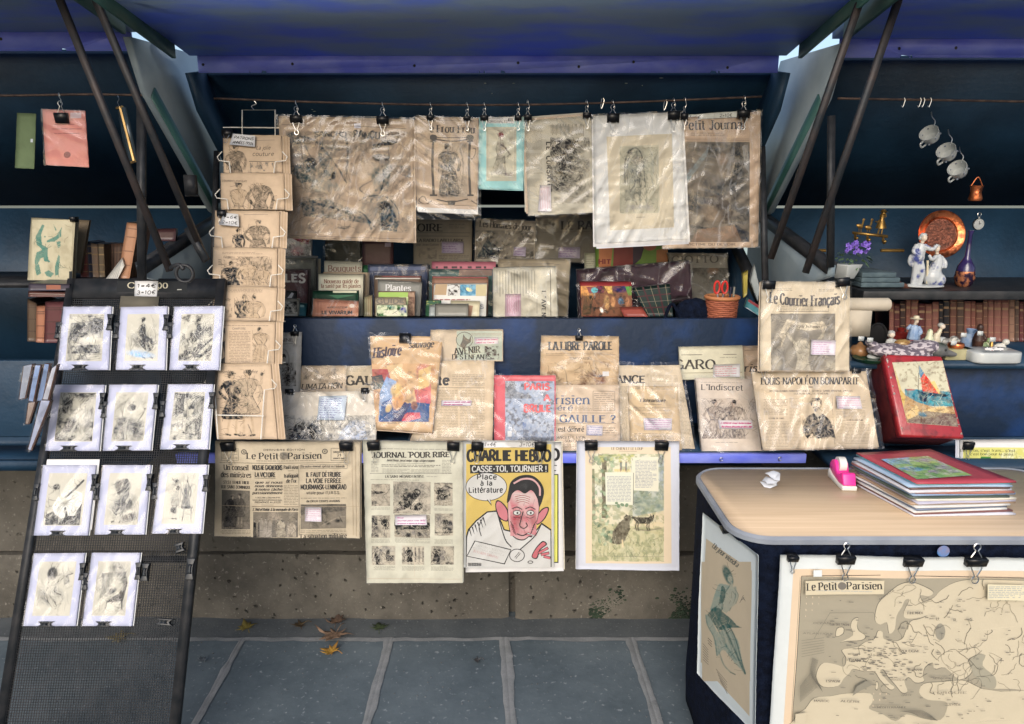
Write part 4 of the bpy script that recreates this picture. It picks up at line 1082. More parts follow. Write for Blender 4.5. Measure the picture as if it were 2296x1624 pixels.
GY=A(182,176,156)
s=Sheet('newspaper','yellowed satirical newspaper with its title printed upright beside a dark hat-wearing figure','newspaper',vp(2.468),((108,1085),(705,1036),(722,1908),(140,1938)),GY,'papers hung from the middle rod',(2,0),stack=((-4,-5,.0,TAN),(-6,-8,.01,GY)))
s.para(118,1120,268,1350,9,MID,dens=.4);s.para(118,1370,268,1560,9,MID);s.para(130,1600,270,1760,9,MID)
for x in range(345,640,12):s.line(((x,1110+rnd.uniform(0,26)),(x+1,1225-rnd.uniform(0,30))),5,MID)
for x in range(370,650,11):s.line(((x,1700+rnd.uniform(-10,20)),(x+6,1840-rnd.uniform(0,30))),5,MID)
for i,ch in enumerate('LE CORSAIRE'):
    if ch!=' ':s.text(ch,300+i*1.5,300+i*1.5+30,1275+i*42,40,'black',(.06,.055,.05),rot=math.pi/2)
s.tone(338,1236,690,1770,[('n',70,.45,.75,(.27,.25,.2),.5),('e',460,1340,130,92,.1,(.15,.14,.12),.85,.25),('p',[(480,1250),(605,1258),(540,1300)],(.09,.085,.08),.9),('e',470,1470,130,90,-.2,(.17,.16,.135),.8,.4),('e',560,1440,70,80,.4,(.24,.23,.19),.7,.4),('e',430,1590,90,80,0,(.22,.21,.17),.75,.4),('e',560,1580,60,60,0,(.34,.32,.26),.8,.2),('l',[(530,1560),(590,1540),(610,1600),(550,1640)],7,INK,.6),('e',470,1690,110,50,0,(.2,.19,.16),.75,.4),('l',[(570,1350),(640,1470),(690,1500)],14,(.42,.40,.33),.8),('h',8,.6,INK,.5),('h',8,2.2,INK,.4)],GY)
s.note(((246,1662),(342,1664),(350,1898),(228,1896)),6,rot=1,ink=A(190,70,90));s.sleeve(3,.003,seed=37);s.done()

s=Sheet('newspaper','illustrated supplement with a dark painted battle scene, rightmost paper on the middle rod','newspaper',vp(2.474),((1470,1062),(2222,998),(2196,2212),(1352,2224)),A(190,160,130),'papers hung from the middle rod',(2,0),stack=((-2,2,.004,TAN),(3,1,-.004,TAN2)))
s.text('Le Petit Journal',1385,2090,1170,84,'serif',(.05,.045,.045),rot=-.018)
s.line(((1520,1250),(2130,1248)),3,D2);s.para(1600,1185,1900,1225,18,D2);s.line(((1525,1268),(2128,1264)),4,D2)
bk=(.075,.068,.058)
s.tone(1500,1275,2128,2172,[('n',150,.35,.7,(.075,.072,.068),.85),('n',60,.45,.75,(.26,.22,.17),.55),('p',[(1520,1620),(1760,1310),(1740,1400),(1540,1680)],(.24,.27,.27),.8),('e',1790,1340,60,80,.2,bk,.7,.5),('e',1700,1480,90,60,-.6,(.16,.15,.13),.6,.5),
('e',1880,1430,44,50,0,(.30,.235,.18),.8,.4),('e',2010,1360,60,70,0,bk,.8,.4),('p',[(2060,1310),(2110,1300),(2128,1560),(2080,1500)],(.26,.25,.235),.8),('p',[(1940,1640),(2000,1460),(2080,1470),(2020,1640),(1960,1780)],bk,.85),('p',[(1700,1850),(1760,1760),(1900,1740),(1990,1900),(1930,2010),(1720,1990)],(.10,.082,.066),.85),('e',1790,1930,90,60,.7,(.30,.235,.17),.75,.5),('e',1640,1960,50,40,.4,(.34,.30,.24),.7,.4),('l',[(1560,2020),(1720,2050),(1880,2060)],22,bk,.7),
('p',[(1600,2172),(1660,2060),(1990,2020),(2080,2172)],(.24,.165,.115),.7),('p',[(1990,2010),(2128,2090),(2128,2172),(2060,2172)],(.07,.068,.07),.8),('e',1900,1560,60,40,.5,(.32,.27,.21),.6,.5),('h',12,1.0,bk,.3)],(.17,.145,.115),1.6)
s.text('VICTIME DU DEVOIR',1560,1998,2205-2,20,'sb',(.10,.085,.07));
s.sleeve(3,.0036,seed=41);s.done()
s=Sheet('price_strip','curled paper strip with two prices written in ink, clipped above the battle supplement','price strip',vp(2.466),((1568,1028),(2015,998),(2012,1052),(1566,1076)),A(206,208,196),None,(2,0),curl=.004,thick=.0006)
s.text('1=6€',1590,1690,1062,26,'hand',INK);s.text('2=10€',1858,1968,1052,28,'hand',INK,rot=-.05);s.done()

s=Sheet('print','engraving on beige paper with wide white mount, in front of the battle supplement','print',vp(2.462),((722,1040),(1515,1005),(1570,2144),(736,2184)),A(204,206,228),'papers hung from the middle rod',(2,0),stack=((-1,5,.004,A(214,214,232)),(-3,8,.0,A(204,204,224)),(6,8,-.006,A(216,216,234)),(4,12,-.003,A(200,200,220))),m=CARD)
s.quad(((842,1228),(1430,1200),(1450,2040),(875,2068)),A(200,188,160))
s.quad(((958,1312),(1310,1300),(1322,1912),(972,1920)),A(184,178,152))
gl=(.13,.13,.11)
s.tone(962,1318,1308,1908,[('n',90,.4,.75,(.33,.33,.26),.55),('e',1100,1480,95,165,0,(.34,.34,.27),.8,.1),('l',[(1010,1640),(1005,1480),(1040,1370),(1110,1330),(1160,1400),(1180,1540),(1190,1680)],10,gl,.8),('l',[(1030,1640),(1030,1480),(1060,1390),(1110,1360)],7,gl,.7),('e',1055,1370,24,34,.5,gl,.8,.3),('e',1110,1440,40,44,0,(.38,.35,.28),.7,.3)]
+[('l',[(1110+44*math.cos(a)*k,1440+40*math.sin(a)*k),(1110+60*math.cos(a+.6)*k,1440+52*math.sin(a+.6)*k)],6,gl,.65) for a in np.linspace(0,6.2,9) for k in (.5,1)]+[('e',1110,1570,50,60,0,(.22,.22,.18),.7,.4),('l',[(1070,1520),(1100,1640),(1060,1720)],9,gl,.6),('l',[(1150,1520),(1140,1640),(1170,1720)],9,gl,.6),('p',[(1000,1700),(1230,1690),(1250,1800),(1010,1800)],(.3,.3,.24),.6),('p',[(1040,1830),(1240,1820),(1290,1895),(1000,1905)],(.42,.40,.33),.8),('h',9,.5,gl,.35),('e',1240,1480,50,120,0,(.36,.37,.30),.5,.5)],A(178,174,148))
s.para(1050,1840,1230,1890,14,MID);s.line(((1110,1950),(1190,1948)),4,MID)
s.sleeve(3,.003,seed=53);s.done()

for (x,y,w,h,lb) in ((195,1046,104,58,'left clip on the large double page with parasols'),(968,1055,104,60,'right clip on the large double page with parasols'),(1397,1048,64,36,'left clip on the magazine with the pillar frame'),(1724,1056,66,32,'right clip on the magazine with the pillar frame'),(1878,1048,70,38,'left clip on the turquoise mount'),(2180,1048,62,38,'right clip on the turquoise mount')):
    px,py=OX[1]+x/4,y/4
    clip(px,py,HANG,w/4,h/4,'black binder '+lb,24 if w<90 else 26,17,hook=231+(4 if x>700 else 0),lift=.010)
for (x,y,w,h,lb) in ((137,1042,68,42,'left clip on the upright-titled satirical newspaper'),(664,1026,72,38,'right clip on the upright-titled satirical newspaper'),(897,1032,106,70,'left clip on the white mounted engraving'),(1440,1012,104,66,'right clip on the white mounted engraving'),(1534,1030,60,50,'left clip on the battle supplement'),(2066,1000,100,62,'right clip on the battle supplement')):
    px,py=OX[2]+x/4,y/4
    clip(px,py,HANG,w/4,h/4,'black binder '+lb,26,17,hook=230-max(0,x-900)*.008,rot=.05 if x>1500 else 0,lift=.016)
# a spare link left on the rod
for i,(px,py) in enumerate(((1351,226),(1494-2,230))):
    p=at(px,py,2.468);g=Geo();g.tube(catmull([p+(.002,0,.008),p+(.005,0,0),p+(0,0,-.018),p+(-.004,0,-.024),p+(-.005,0,-.012),p+(-.003,0,.006)],4),.0012,5)
    tag(g.build('wire_hook',STEEL),('empty wire hook on the rod above the white mounted engraving','bent wire hook on the rod left of the battle supplement')[i],'hook')

# ================================================================ lower row that hangs over the ledge lip
LIP=vp(2.036)
NEWS=A(206,190,160);NI=(.045,.042,.04)
s=Sheet('newspaper','folded wartime daily with big headlines about a railway, clipped to the ledge lip','newspaper',LIP,((482,989),(808,991),(806,1209),(480,1203)),NEWS,'papers clipped along the ledge lip',thick=.008,stack=((1,1,.002,A(200,180,148)),(2,1,-.003,A(190,170,140))),edge=.55,curl=.003)
s.cr(1,2)
s.text('DERNIÈRE ÉDITION',-98,268,792,15,'bold',NI);s.text('Le Petit',-252,36,868,56,'sb',NI);s.text('Parisien',122,416,868,56,'sb',NI);s.ell(85,838,40,36,A(150,138,116));s.tone(52,806,118,870,[('e',85,838,36,32,0,(.12,.11,.095),.6,.2),('n',14,.45,.7,(.4,.35,.28),.7)],A(150,138,116));s.para(-175,876,370,892,12,D2,dens=.6)
for x,y in ((-277,805),(447,803)):s.ell(x,y,26,24,(.13,.12,.10));s.ell(x,y,17,15,NEWS);s.ell(x+2,y,11,10,(.13,.12,.10));s.ell(x+4,y-1,5,4,NEWS)
s.box(502,776,636,886,3,NI);s.text('DIMANCHE',522,620,816,14,'serif',NI);s.text('21',556,594,848,24,'sb',NI);s.text('JANVIER 1940',520,622,872,13,'sb',NI)
s.box(-482,776,-328,886,2.5,D2);s.para(-475,782,-335,880,13,D2)
s.line(((-500,905),(640,903)),3,NI)
s.text('Un conseil',-462,-236,970,46,'serif',NI);s.text('des ministres',-490,-212,1036,46,'serif',NI);s.text("S'EST TENUE HIER",-466,-234,1095,26,'sb',NI);s.text('RUE SAINT-DOMINIQUE',-486,-218,1138,28,'serif',NI)
PH=(.055,.05,.043)
s.tone(-482,1153,-225,1500,[('n',60,.4,.75,(.16,.14,.115),.7),('p',[(-482,1153),(-390,1153),(-390,1440),(-482,1440)],(.11,.10,.085),.6),('p',[(-300,1153),(-225,1153),(-225,1420),(-300,1420)],(.21,.19,.155),.6),('p',[(-482,1430),(-225,1430),(-225,1500),(-482,1500)],(.22,.195,.16),.7)]+lady(-400,1490,300,PH,1,hat=(.20,.17,.14),skin=(.3,.26,.2),skirt=.06,leg=False,w=1.3)+lady(-315,1490,310,(.10,.09,.075),-1,hat=(.09,.08,.07),skin=(.32,.28,.22),w=.95,skirt=.34),(.13,.118,.098))
s.para(-490,1506,-218,1548,13,D2);
s.text('NOUS NE GAGNERONS',-198,68,964,42,'bold',NI);s.text('LA VICTOIRE',-176,8,1028,42,'bold',NI);s.line(((-180,1038),(8,1038)),4,NI)
for i,(t,a,b) in enumerate((('que si nous',-176,68),('nous donnons',-178,68),('à notre tâche',-178,66),('passionnément',-200,66))):s.text(t,a,b,1087+i*32,22,'bital',NI)
s.text('A DÉCLARÉ LORD HALIFAX',-175,48,1222,13,'sans',D2);s.text('DANS UN DISCOURS MAGISTRAL',-200,65,1244,13,'sans',D2);s.text('PRONONCÉ A LEEDS',-180,52,1265,14,'sans',NI);s.line(((-120,1282),(-10,1282)),3,D2)
s.line(((-205,1296),(212,1300)),3,NI);s.text("L'Aïd el Kebir à la mosquée de Paris",-198,205,1334,24,'bital',NI)
s.tone(-195,1345,205,1570,[('n',50,.4,.7,(.30,.265,.21),.6),('p',[(-60,1345),(30,1345),(40,1420),(-70,1420)],(.38,.33,.27),.6)]+crowd(-195,1390,205,1575,12,PH,3)+[('p',[(10,1570),(20,1450),(50,1420),(90,1450),(100,1570)],(.40,.36,.29),.9),('p',[(110,1570),(120,1470),(150,1440),(190,1470),(195,1570)],(.42,.37,.3),.9)],(.2,.178,.145))
s.text('Paul Leizer',84,213,956,32,'serif',NI);s.line(((120,972),(170,972)),3,D2);s.text('trafiquait',84,212,1033,34,'serif',NI);s.text("de l'or",104,196,1080,32,'serif',NI);s.para(82,1100,208,1290,14,D2)
s.box(230,920,648,954,2.5,D2);s.text('De notre envoyé spécial en Finlande :',238,640,945,20,'serif',D2);s.line(((215,920),(218,1560)),2.5,D2)
s.text('IL FAUT DÉTRUIRE',280,592,1030,42,'bold',NI);s.text('LA VOIE FERRÉE',280,592,1086,42,'bold',NI);s.text('MOURMANSK-LENINGRAD',232,638,1143,44,'bold',NI);s.text("vitale pour l'U.R.S.S.",283,582,1186,26,'sans',NI);s.para(232,1212,640,1236,16,D2);s.text('de DEUX CENTS AVIONS',282,580,1258,18,'bold',NI)
s.tone(230,1278,634,1498,[('n',90,.35,.75,(.14,.122,.098),.7),('n',20,.45,.7,(.30,.265,.21),.5),('p',[(230,1278),(634,1278),(634,1340),(230,1370)],(.11,.10,.085),.55),('e',560,1430,30,16,0,PH,.8,.4),('e',470,1450,26,14,.3,PH,.7,.4),('l',[(420,1470),(560,1400),(634,1390)],9,(.36,.315,.25),.6),('l',[(575,1390),(600,1440)],8,PH,.7)],(.24,.21,.168))
s.para(228,1506,636,1540,14,D2);s.text('La situation militaire',232,640,1584,40,'serif',NI);s.line(((218,1545),(640,1548)),2.5,D2);s.text('LES PUBLIC',-340,-215,1582,18,'bold',NI)
s.line(((690,770),(700,1560)),3,A(178,152,120));s.line(((722,760),(728,1570)),3,A(170,144,112));s.line(((-510,1290),(760,1300)),3,A(186,166,134))  # shading of the folds drawn in as darker lines
s.note(((268,1300),(416,1303),(416,1434),(266,1430)),words=['Le petit Parisien','21 janvier 1940','du 17 décembre','au 24 décembre 1940','25 centimes','Parution et Période'],ink=A(176,60,130))
s.cr();s.sleeve(2,.0016,crease=.6,seed=61);s.done()

s=Sheet('newspaper','pale comic weekly with nine small cartoon scenes, longest of the papers on the lip','newspaper',LIP,((813,989),(1038,990),(1038,1306),(822,1308)),A(222,210,188),'papers clipped along the ledge lip',thick=.006,stack=((1,2,.003,A(214,200,176)),(1,1,-.004,A(224,212,190))),edge=.6,curl=.003)
s.cr(1,2)
s.text('JOURNAL POUR RIRE',868,1568,862,48,'slab',NI,rot=-.018);s.para(865,770,1560,790,16,D2);s.rect(1190,803,1212,810,D2)
s.text("Journal d'images, journal comique, critique, satirique et moqueur",1000,1432,892,20,'ital',NI);s.para(860,890,925,1000,13,D2);s.para(1498,870,1580,1000,13,D2);s.line(((1090,908),(1350,908)),2.5,D2)
s.para(955,916,1485,945,13,NI,al=.8);s.para(962,956,1208,1000,10,D2);s.para(1222,956,1475,1000,10,D2);s.line(((848,1004),(1590,992)),3,NI)
s.text('LA SAINT-MÉDARD EN 1852,',988,1338,1042,22,'sb',NI,rot=-.02);s.para(1360,1018,1460,1034,12,D2);s.para(855,1052,1585,1070,12,D2)
VB=A(196,184,162);VG=(.30,.28,.24)
s.tone(862,1098,1030,1298,[('n',40,.4,.7,VG,.5),('p',[(856,1160),(940,1165),(990,1172),(940,1190),(856,1185)],NI,.9),('p',[(870,1250),(912,1250),(912,1300),(870,1300)],VG,.7)]+[('l',[(872+14*i,1260),(870+14*i,1298)],6,NI,.7) for i in range(3)]+[('h',10,0.1,NI,.35)],A(204,192,170))
s.tone(1060,1075,1396,1365,[('n',60,.4,.7,VG,.5),('e',1130,1150,80,60,0,(.22,.21,.18),.7,.3),('e',1230,1110,120,40,0,(.46,.43,.37),.9,.15),('e',1320,1170,80,50,0,(.45,.42,.36),.8,.2),('e',1090,1200,40,60,0,(.44,.41,.35),.9,.2),
('p',[(1105,1270),(1190,1180),(1240,1150),(1300,1190),(1200,1310),(1160,1330)],(.16,.15,.13),.92),('l',[(1245,1180),(1262,1145),(1305,1165),(1280,1195)],12,NI,.9),('l',[(1160,1240),(1210,1290)],8,NI,.9),('l',[(1200,1190),(1250,1240)],8,NI,.9),('l',[(1180,1175),(1150,1190),(1165,1230)],8,NI,.9),('p',[(1080,1345),(1130,1290),(1170,1330),(1120,1340)],(.22,.2,.18),.9),('e',1285,1300,46,32,-.6,(.15,.14,.12),.9,.1),('l',[(1225,1290),(1215,1320),(1260,1325)],12,NI,.9),('h',9,2.4,NI,.3)],A(206,196,176))
s.tone(1428,1080,1594,1285,[('n',30,.4,.7,VG,.5)]+lady(1470,1270,150,(.13,.12,.1),1,skin=VG)+lady(1530,1280,165,(.2,.19,.16),-1,skin=VG,w=1.5)+[('p',[(1480,1140),(1530,1105),(1590,1130),(1540,1140)],(.34,.31,.27),.9),('l',[(1480,1140),(1530,1108),(1592,1130)],7,NI,.8),('h',9,1.0,NI,.4)],A(204,194,172))
s.tone(864,1382,1032,1582,[('n',40,.45,.7,VG,.5),('p',[(866,1384),(920,1390),(920,1470),(866,1470)],(.18,.17,.15),.8),('p',[(866,1480),(930,1480),(930,1580),(866,1580)],(.28,.26,.225),.8)]+lady(985,1580,190,(.09,.085,.075),-1,skin=(.4,.37,.32),skirt=.4,w=1.0)+[('h',9,.3,NI,.3)],A(206,196,174))
s.tone(1070,1372,1390,1578,[('n',50,.35,.7,VG,.5),('p',[(1070,1440),(1390,1440),(1380,1500),(1080,1510)],(.09,.085,.075),.9)]+[('e',1100+48*i,1535+(i%3)*9,22,20,0,(.40,.37,.32) if i%2 else (.15,.14,.12),.85,.25) for i in range(6)]+[('h',9,.2,NI,.4)],A(190,180,158))
s.tone(1432,1356,1598,1554,[('n',40,.4,.7,VG,.5),('e',1480,1430,50,60,0,(.42,.39,.34),.8,.2)]+lady(1520,1530,140,(.2,.19,.16),-1,skin=VG,w=1.2)+[('e',1570,1470,26,50,0,(.3,.28,.24),.9,.2),('l',[(1440,1530),(1590,1525)],12,NI,.6),('h',9,.7,NI,.3)],A(204,194,172))
for x0,x1 in ((862,1030),(1430,1595)):s.para(x0,1308,x1,1335,11,D2);s.para(x0,1588,x1,1625,10,D2)
s.para(1075,1580,1390,1625,9,D2)
s.cr(1,3)
v=[(870,1078,25,198),(1140,1340,25,195),(1398,1608,25,195)]
s.tone(868,30,1078,198,[('n',40,.45,.7,VG,.5),('e',1010,60,80,24,0,(.48,.45,.39),.8,.2)]+lady(920,195,160,(.5,.47,.41),1,hair=NI,skin=(.5,.47,.4),skirt=.2,w=1.5)+[('p',[(890,110),(906,80),(920,130),(905,160)],NI,.8),('p',[(905,150),(940,150),(930,196),(905,196)],(.14,.13,.12),.9),('e',1010,90,18,26,0,NI,.8,.3),('p',[(990,110),(1070,115),(1070,160),(1000,170)],(.16,.15,.14),.8),('h',9,.5,NI,.3)],A(206,196,174))
s.tone(1138,27,1338,192,[('n',40,.45,.7,VG,.4)]+[('p',[(1150+i*34,40),(1164+i*34,40),(1164+i*34,170),(1150+i*34,170)],(.26,.24,.21),.7) for i in range(6)]+lady(1208,190,150,(.05,.045,.045),1,skin=(.4,.37,.32),skirt=.18,w=1.2)+[('h',10,1.5,NI,.25)],A(210,200,178))
s.tone(1400,27,1604,190,[('n',40,.45,.7,VG,.5)]+lady(1450,188,160,(.07,.065,.06),1,skin=(.45,.42,.36),skirt=.2,w=1.3)+lady(1495,188,145,(.42,.39,.34),-1,skin=(.45,.42,.36),w=1.1,skirt=.3)+[('p',[(1448,110),(1478,110),(1478,190),(1448,190)],(.09,.085,.08),.9),('e',1550,140,16,22,0,(.5,.47,.4),.9,.2),('e',1560,178,40,12,0,NI,.8,.3),('h',9,.8,NI,.3)],A(202,192,170))
for x0,x1 in ((885,1075),(1140,1340),(1400,1600)):s.para(x0,205,x1,245,10,D2)
s.line(((830,320),(1670,318)),3,A(196,178,150));s.line(((1250,0),(1252,300)),2.5,A(208,192,168))
s.cr(1,2);s.note(((1074,1378),(1356,1370),(1362,1462),(1078,1464)),words=['Revue','Journal pour rire 1852','caricatures et dessins du 2e empire'],ink=A(170,70,140));s.cr()
s.sleeve(1,.0012,crease=.5,seed=67);s.done()

# satirical weekly: bright yellow cover with a cartoon man
YEL=A(222,186,66)
s=Sheet('magazine','yellow satirical weekly with a big cartoon of a black-haired man','magazine',vp(2.033),((1038,990),(1243,991),(1242,1272),(1040,1273)),A(204,208,210),'papers clipped along the ledge lip',thick=.003,edge=.8,m=CARD,curl=.0006)
s.cr(1,2)
BK=(.018,.018,.020);PK=A(208,110,124);PK2=A(226,160,164);WH=A(206,211,213);RD=A(170,52,66)
s.quad(((1715,735),(2478,738),(2480,1560),(1712,1560)),YEL)
s.text('CHARLIE HEBDO',1726,2470,890,98,'black',BK)
s.quad(((1748,922),(2452,916),(2452,992),(1750,1000)),BK);s.text('CASSE-TOI, TOURNIER !',1768,2436,985,52,'bold',WH,rot=-.004,wob=.03)
s.poly([(1712,1560),(1730,1500),(1800,1420),(1900,1340),(1990,1330),(2060,1500),(2300,1560),(2390,1440),(2478,1500),(2480,1840),(1712,1840)],BK);s.poly([(1724,1570),(1742,1506),(1808,1430),(1905,1352),(1985,1344),(2050,1510),(2300,1575),(2392,1458),(2470,1512),(2472,1840),(1716,1840)],WH)
s.ell(1895,1120,186,128,BK,36);s.ell(1895,1120,180,122,WH,36);s.poly(((1900,1236),(1944,1292),(1930,1228)),BK);s.poly(((1905,1230),(1938,1274),(1925,1226)),WH)
s.text('Place',1812,1988,1052,44,'bold',BK,wob=.05);s.text('à la',1842,1950,1108,42,'bold',BK,wob=.05);s.text('Littérature',1738,2042,1172,48,'bold',BK,wob=.05)
face=[(2086,1300),(2098,1180),(2120,1110),(2200,1060),(2300,1080),(2360,1170),(2372,1300),(2350,1430),(2300,1540),(2230,1600),(2150,1580),(2100,1500)]
s.poly([(2010,1400),(1975,1300),(1990,1240),(2040,1260),(2090,1330),(2090,1430)],BK,4);s.poly([(2016,1390),(1984,1300),(1996,1252),(2036,1270),(2080,1334),(2080,1420)],PK,4)
s.poly([(2340,1400),(2390,1320),(2450,1300),(2450,1350),(2410,1420),(2350,1460)],BK,4);s.poly([(2348,1400),(2394,1330),(2442,1310),(2440,1348),(2404,1412),(2352,1450)],PK,4)
s.poly(face,BK,4);c0=np.mean(face,0);s.poly([c0+(np.array(p)-c0)*.965 for p in face],PK2,4)
s.tone(2110,1130,2345,1560,eng=.25,ops=[('n',50,.4,.7,PK,.8),('e',2170,1420,50,90,.2,RD,.55,.6),('e',2320,1420,40,90,-.2,RD,.5,.6),('e',2220,1220,90,50,0,A(238,200,196),.7,.6)],base=PK2)
s.poly([(2080,1260),(2094,1150),(2120,1070),(2200,1020),(2310,1020),(2390,1090),(2412,1180),(2372,1300),(2350,1220),(2300,1150),(2240,1180),(2180,1150),(2130,1180),(2106,1240)],BK,5)
s.line(((2140,1090),(2220,1050),(2310,1056),(2370,1120),(2376,1200)),16,PK2,6);
for x in (2170,2290):s.ell(x,1352,36,24,BK);s.ell(x,1352,30,18,WH);s.ell(x+4,1354,9,10,BK);s.line(((x-46,1318),(x,1300),(x+46,1322)),8,BK,5);s.line(((x-36,1388),(x,1400),(x+36,1386)),5,BK,5)
s.line(((2226,1340),(2204,1420),(2196,1470),(2230,1492),(2262,1470),(2250,1440)),9,BK,6);s.line(((2168,1540),(2220,1556),(2280,1530)),10,BK,5);s.line(((2260,1536),(2330,1560)),13,BK);s.line(((2264,1536),(2326,1558)),7,WH)
for k in range(4):s.line(((2150+k*6,1210+k*18),(2220,1196+k*18),(2290-k*4,1214+k*18)),5,RD,5)
for k in range(5):s.line(((2110+6*k,1430+22*k),(2140+6*k,1470+20*k)),5,BK);s.line(((2340-8*k,1430+22*k),(2316-8*k,1470+20*k)),5,BK)
s.line(((1860,1400),(1830,1480),(1850,1560)),7,BK,5);s.line(((1990,1340),(2060,1580),(2120,1660)),9,BK,5);s.line(((2390,1450),(2330,1560),(2200,1680)),9,BK,5)
for k in range(6):s.line(((1745+24*k,1500-22*k),(1762+26*k,1560-18*k)),12,BK,w2=2)
# the sheet he holds, with upside down typing
s.quad(((1790,1600),(2120,1680),(2060,1816),(1716,1742)),BK);s.quad(((1796,1608),(2112,1686),(2054,1806),(1726,1738)),WH)
for k in range(3):s.text('AZERTYUIOP AZERTYUIOP',2092-k*20,1806-k*22,1690+k*26,17,'bold',BK,rot=.24)
s.cr(1,3);s.text('LA FRANCE POUR LA VIE',1996,1766,140,22,'bold',A(196,50,60),rot=math.pi+.27-math.pi);
hand=A(214,96,110)
s.poly(((2300,120),(2340,40),(2400,-20),(2440,10),(2380,60),(2350,140)),BK,4);s.poly(((2308,116),(2346,46),(2400,-8),(2428,10),(2372,56),(2344,130)),hand,4)
for k in range(3):s.line(((2360+24*k,90+14*k),(2450+10*k,40+46*k)),26,BK);s.line(((2364+24*k,90+14*k),(2446+10*k,42+46*k)),18,hand)
s.ell(2170,110,70,60,BK);s.ell(2170,110,63,53,WH);s.line(((2150,130),(2190,80)),5,BK);s.line(((2160,140),(2200,90)),5,BK);s.ell(2290,170,26,14,BK);s.ell(2290,170,19,8,WH)
for k in range(24):s.line(((1732+k*5,176),(1732+k*5,206)),1.6+(k*7%3),BK)
s.sleeve(2,.0012,crease=.4,seed=71);s.done()
s=Sheet('magazine','further copies of the satirical weekly, right edge showing behind the yellow cover','magazine',vp(2.042),((1052,991),(1258,992),(1264,1280),(1044,1284)),A(216,218,208),'papers clipped along the ledge lip',thick=.004,m=CARD,stack=((3,-2,.002,A(206,198,176)),),curl=.001)
s.cr(2,2);s.text('O',345,416,878,96,'black',BK);s.rect(372,1005,412,1800,BK);s.rect(366,1014,402,1790,A(226,214,60));s.rect(372,925,398,932,BK);s.rect(372,970,390,978,BK);s.done()
s=Sheet('price_strip','white strip with two prices in pencil above the yellow weekly','price strip',vp(2.028),((1080,988),(1205,990),(1205,1004),(1080,1004)),A(222,226,230),None,thick=.0005,curl=.0008)
s.text('1=4€',1086,1112,1001,9,'hand',INK);s.text('3=10€',1164,1198,1001,9,'hand',INK);s.done()

# the mounted fable with two dogs in a wood
s=Sheet('print','coloured fable page with two dogs in a wood, on a white mount','print',LIP,((1294,990),(1523,990),(1523,1280),(1292,1277)),A(190,194,228),'papers clipped along the ledge lip',thick=.003,stack=((-1,1,.001,A(204,206,236)),),m=CARD,curl=.0012,edge=.85)
s.cr(2,2);FB=A(216,192,158)
s.quad(((652,765),(1418,762),(1426,1808),(656,1808)),FB)
s.text('LE CHIEN ET LE LOUP',888,1170,788,22,'serif',D2);s.line(((955,800),(1115,800)),3,MID)
LG=A(196,186,140);G1=A(88,112,84);G2=A(118,142,110);G3=A(150,160,96);BR=A(92,82,62);SKY_=A(196,200,188)
ops=[('g',900,1500,A(206,190,150),.6),('n',130,.5,.75,SKY_,.7),('p',[(1060,860),(1350,860),(1350,1440),(1080,1400)],A(176,188,188),.6),('e',1150,1240,120,110,0,A(112,132,118),.6,.5),('e',1250,1300,140,70,0,A(130,148,128),.6,.6),('p',[(1320,830),(1356,830),(1358,1240),(1316,1240)],A(126,142,156),.7),
('p',[(715,960),(735,960),(745,1420),(712,1420)],A(110,98,76),.8),('p',[(770,830),(800,900),(800,1400),(850,1400),(846,900),(900,832),(862,832),(826,880),(800,832)],BR,.9),('p',[(910,960),(1058,960),(1058,985),(910,985)],A(222,190,110),.8),('p',[(1080,1390),(1358,1330),(1358,1560),(1100,1500)],A(210,188,142),.8),('p',[(712,1440),(1358,1500),(1358,1790),(712,1790)],A(176,172,120),.7),('n',34,.48,.6,A(120,132,84),.55)]
r=random.Random(3)
for i in range(75):
    x,y=r.uniform(715,930),r.uniform(860,1640)
    if y<1200 and x>830 and y>990:continue
    ops.append(('e',x,y,r.uniform(12,24),r.uniform(10,20),r.uniform(0,3),r.choice([G2,G1,A(160,178,140),A(136,158,120)]),.85,.15))
for i in range(46):ops.append(('e',r.uniform(770,1130),830+abs(r.gauss(0,36)),r.uniform(10,24),r.uniform(6,12),r.uniform(-.5,.5),r.choice([G3,A(186,184,96),A(120,134,80)]),.8,.2))
for i in range(40):ops.append(('e',r.uniform(1080,1330),r.gauss(1270,70),r.uniform(14,34),r.uniform(10,20),r.uniform(-.5,.5),r.choice([A(104,124,108),A(130,146,124),A(92,112,104),A(160,168,140)]),.5,.4))
for i in range(130):
    x,y=r.uniform(715,1350),r.uniform(1600,1790);a=r.uniform(-.9,.9);l=r.uniform(20,55)
    ops.append(('l',[(x,y),(x+l*math.sin(a),y-l*math.cos(a))],r.uniform(3,7),r.choice([A(96,112,74),A(150,152,108),A(186,180,140),A(120,130,92)]),.75))
dk=A(70,64,52);dk2=A(58,54,46)
ops+=[('p',[(890,1630),(900,1520),(960,1440),(1010,1400),(1050,1420),(1055,1500),(1010,1600),(960,1640)],A(96,88,70),.95),('e',1030,1405,34,30,.3,A(88,80,64),.95,.1),('p',[(1010,1385),(1018,1362),(1034,1382)],dk,1),('p',[(1038,1384),(1054,1366),(1058,1396)],dk,1),('l',[(900,1540),(960,1480),(1000,1470)],8,dk,.5),('l',[(985,1600),(990,1660)],14,A(216,190,140),.9),
('p',[(1060,1400),(1080,1385),(1110,1395),(1220,1392),(1240,1380),(1268,1398),(1255,1430),(1225,1450),(1120,1452),(1085,1410)],dk2,.95),('p',[(1232,1392),(1236,1364),(1250,1384),(1266,1364),(1270,1400)],dk2,1)]+[('l',[(x,1440),(x-6,1480),(x+2,1510)],11,dk2,.95) for x in (1110,1130,1210,1228)]+[('l',[(1090,1494),(1200,1510),(1330,1490)],12,A(110,100,84),.7)]
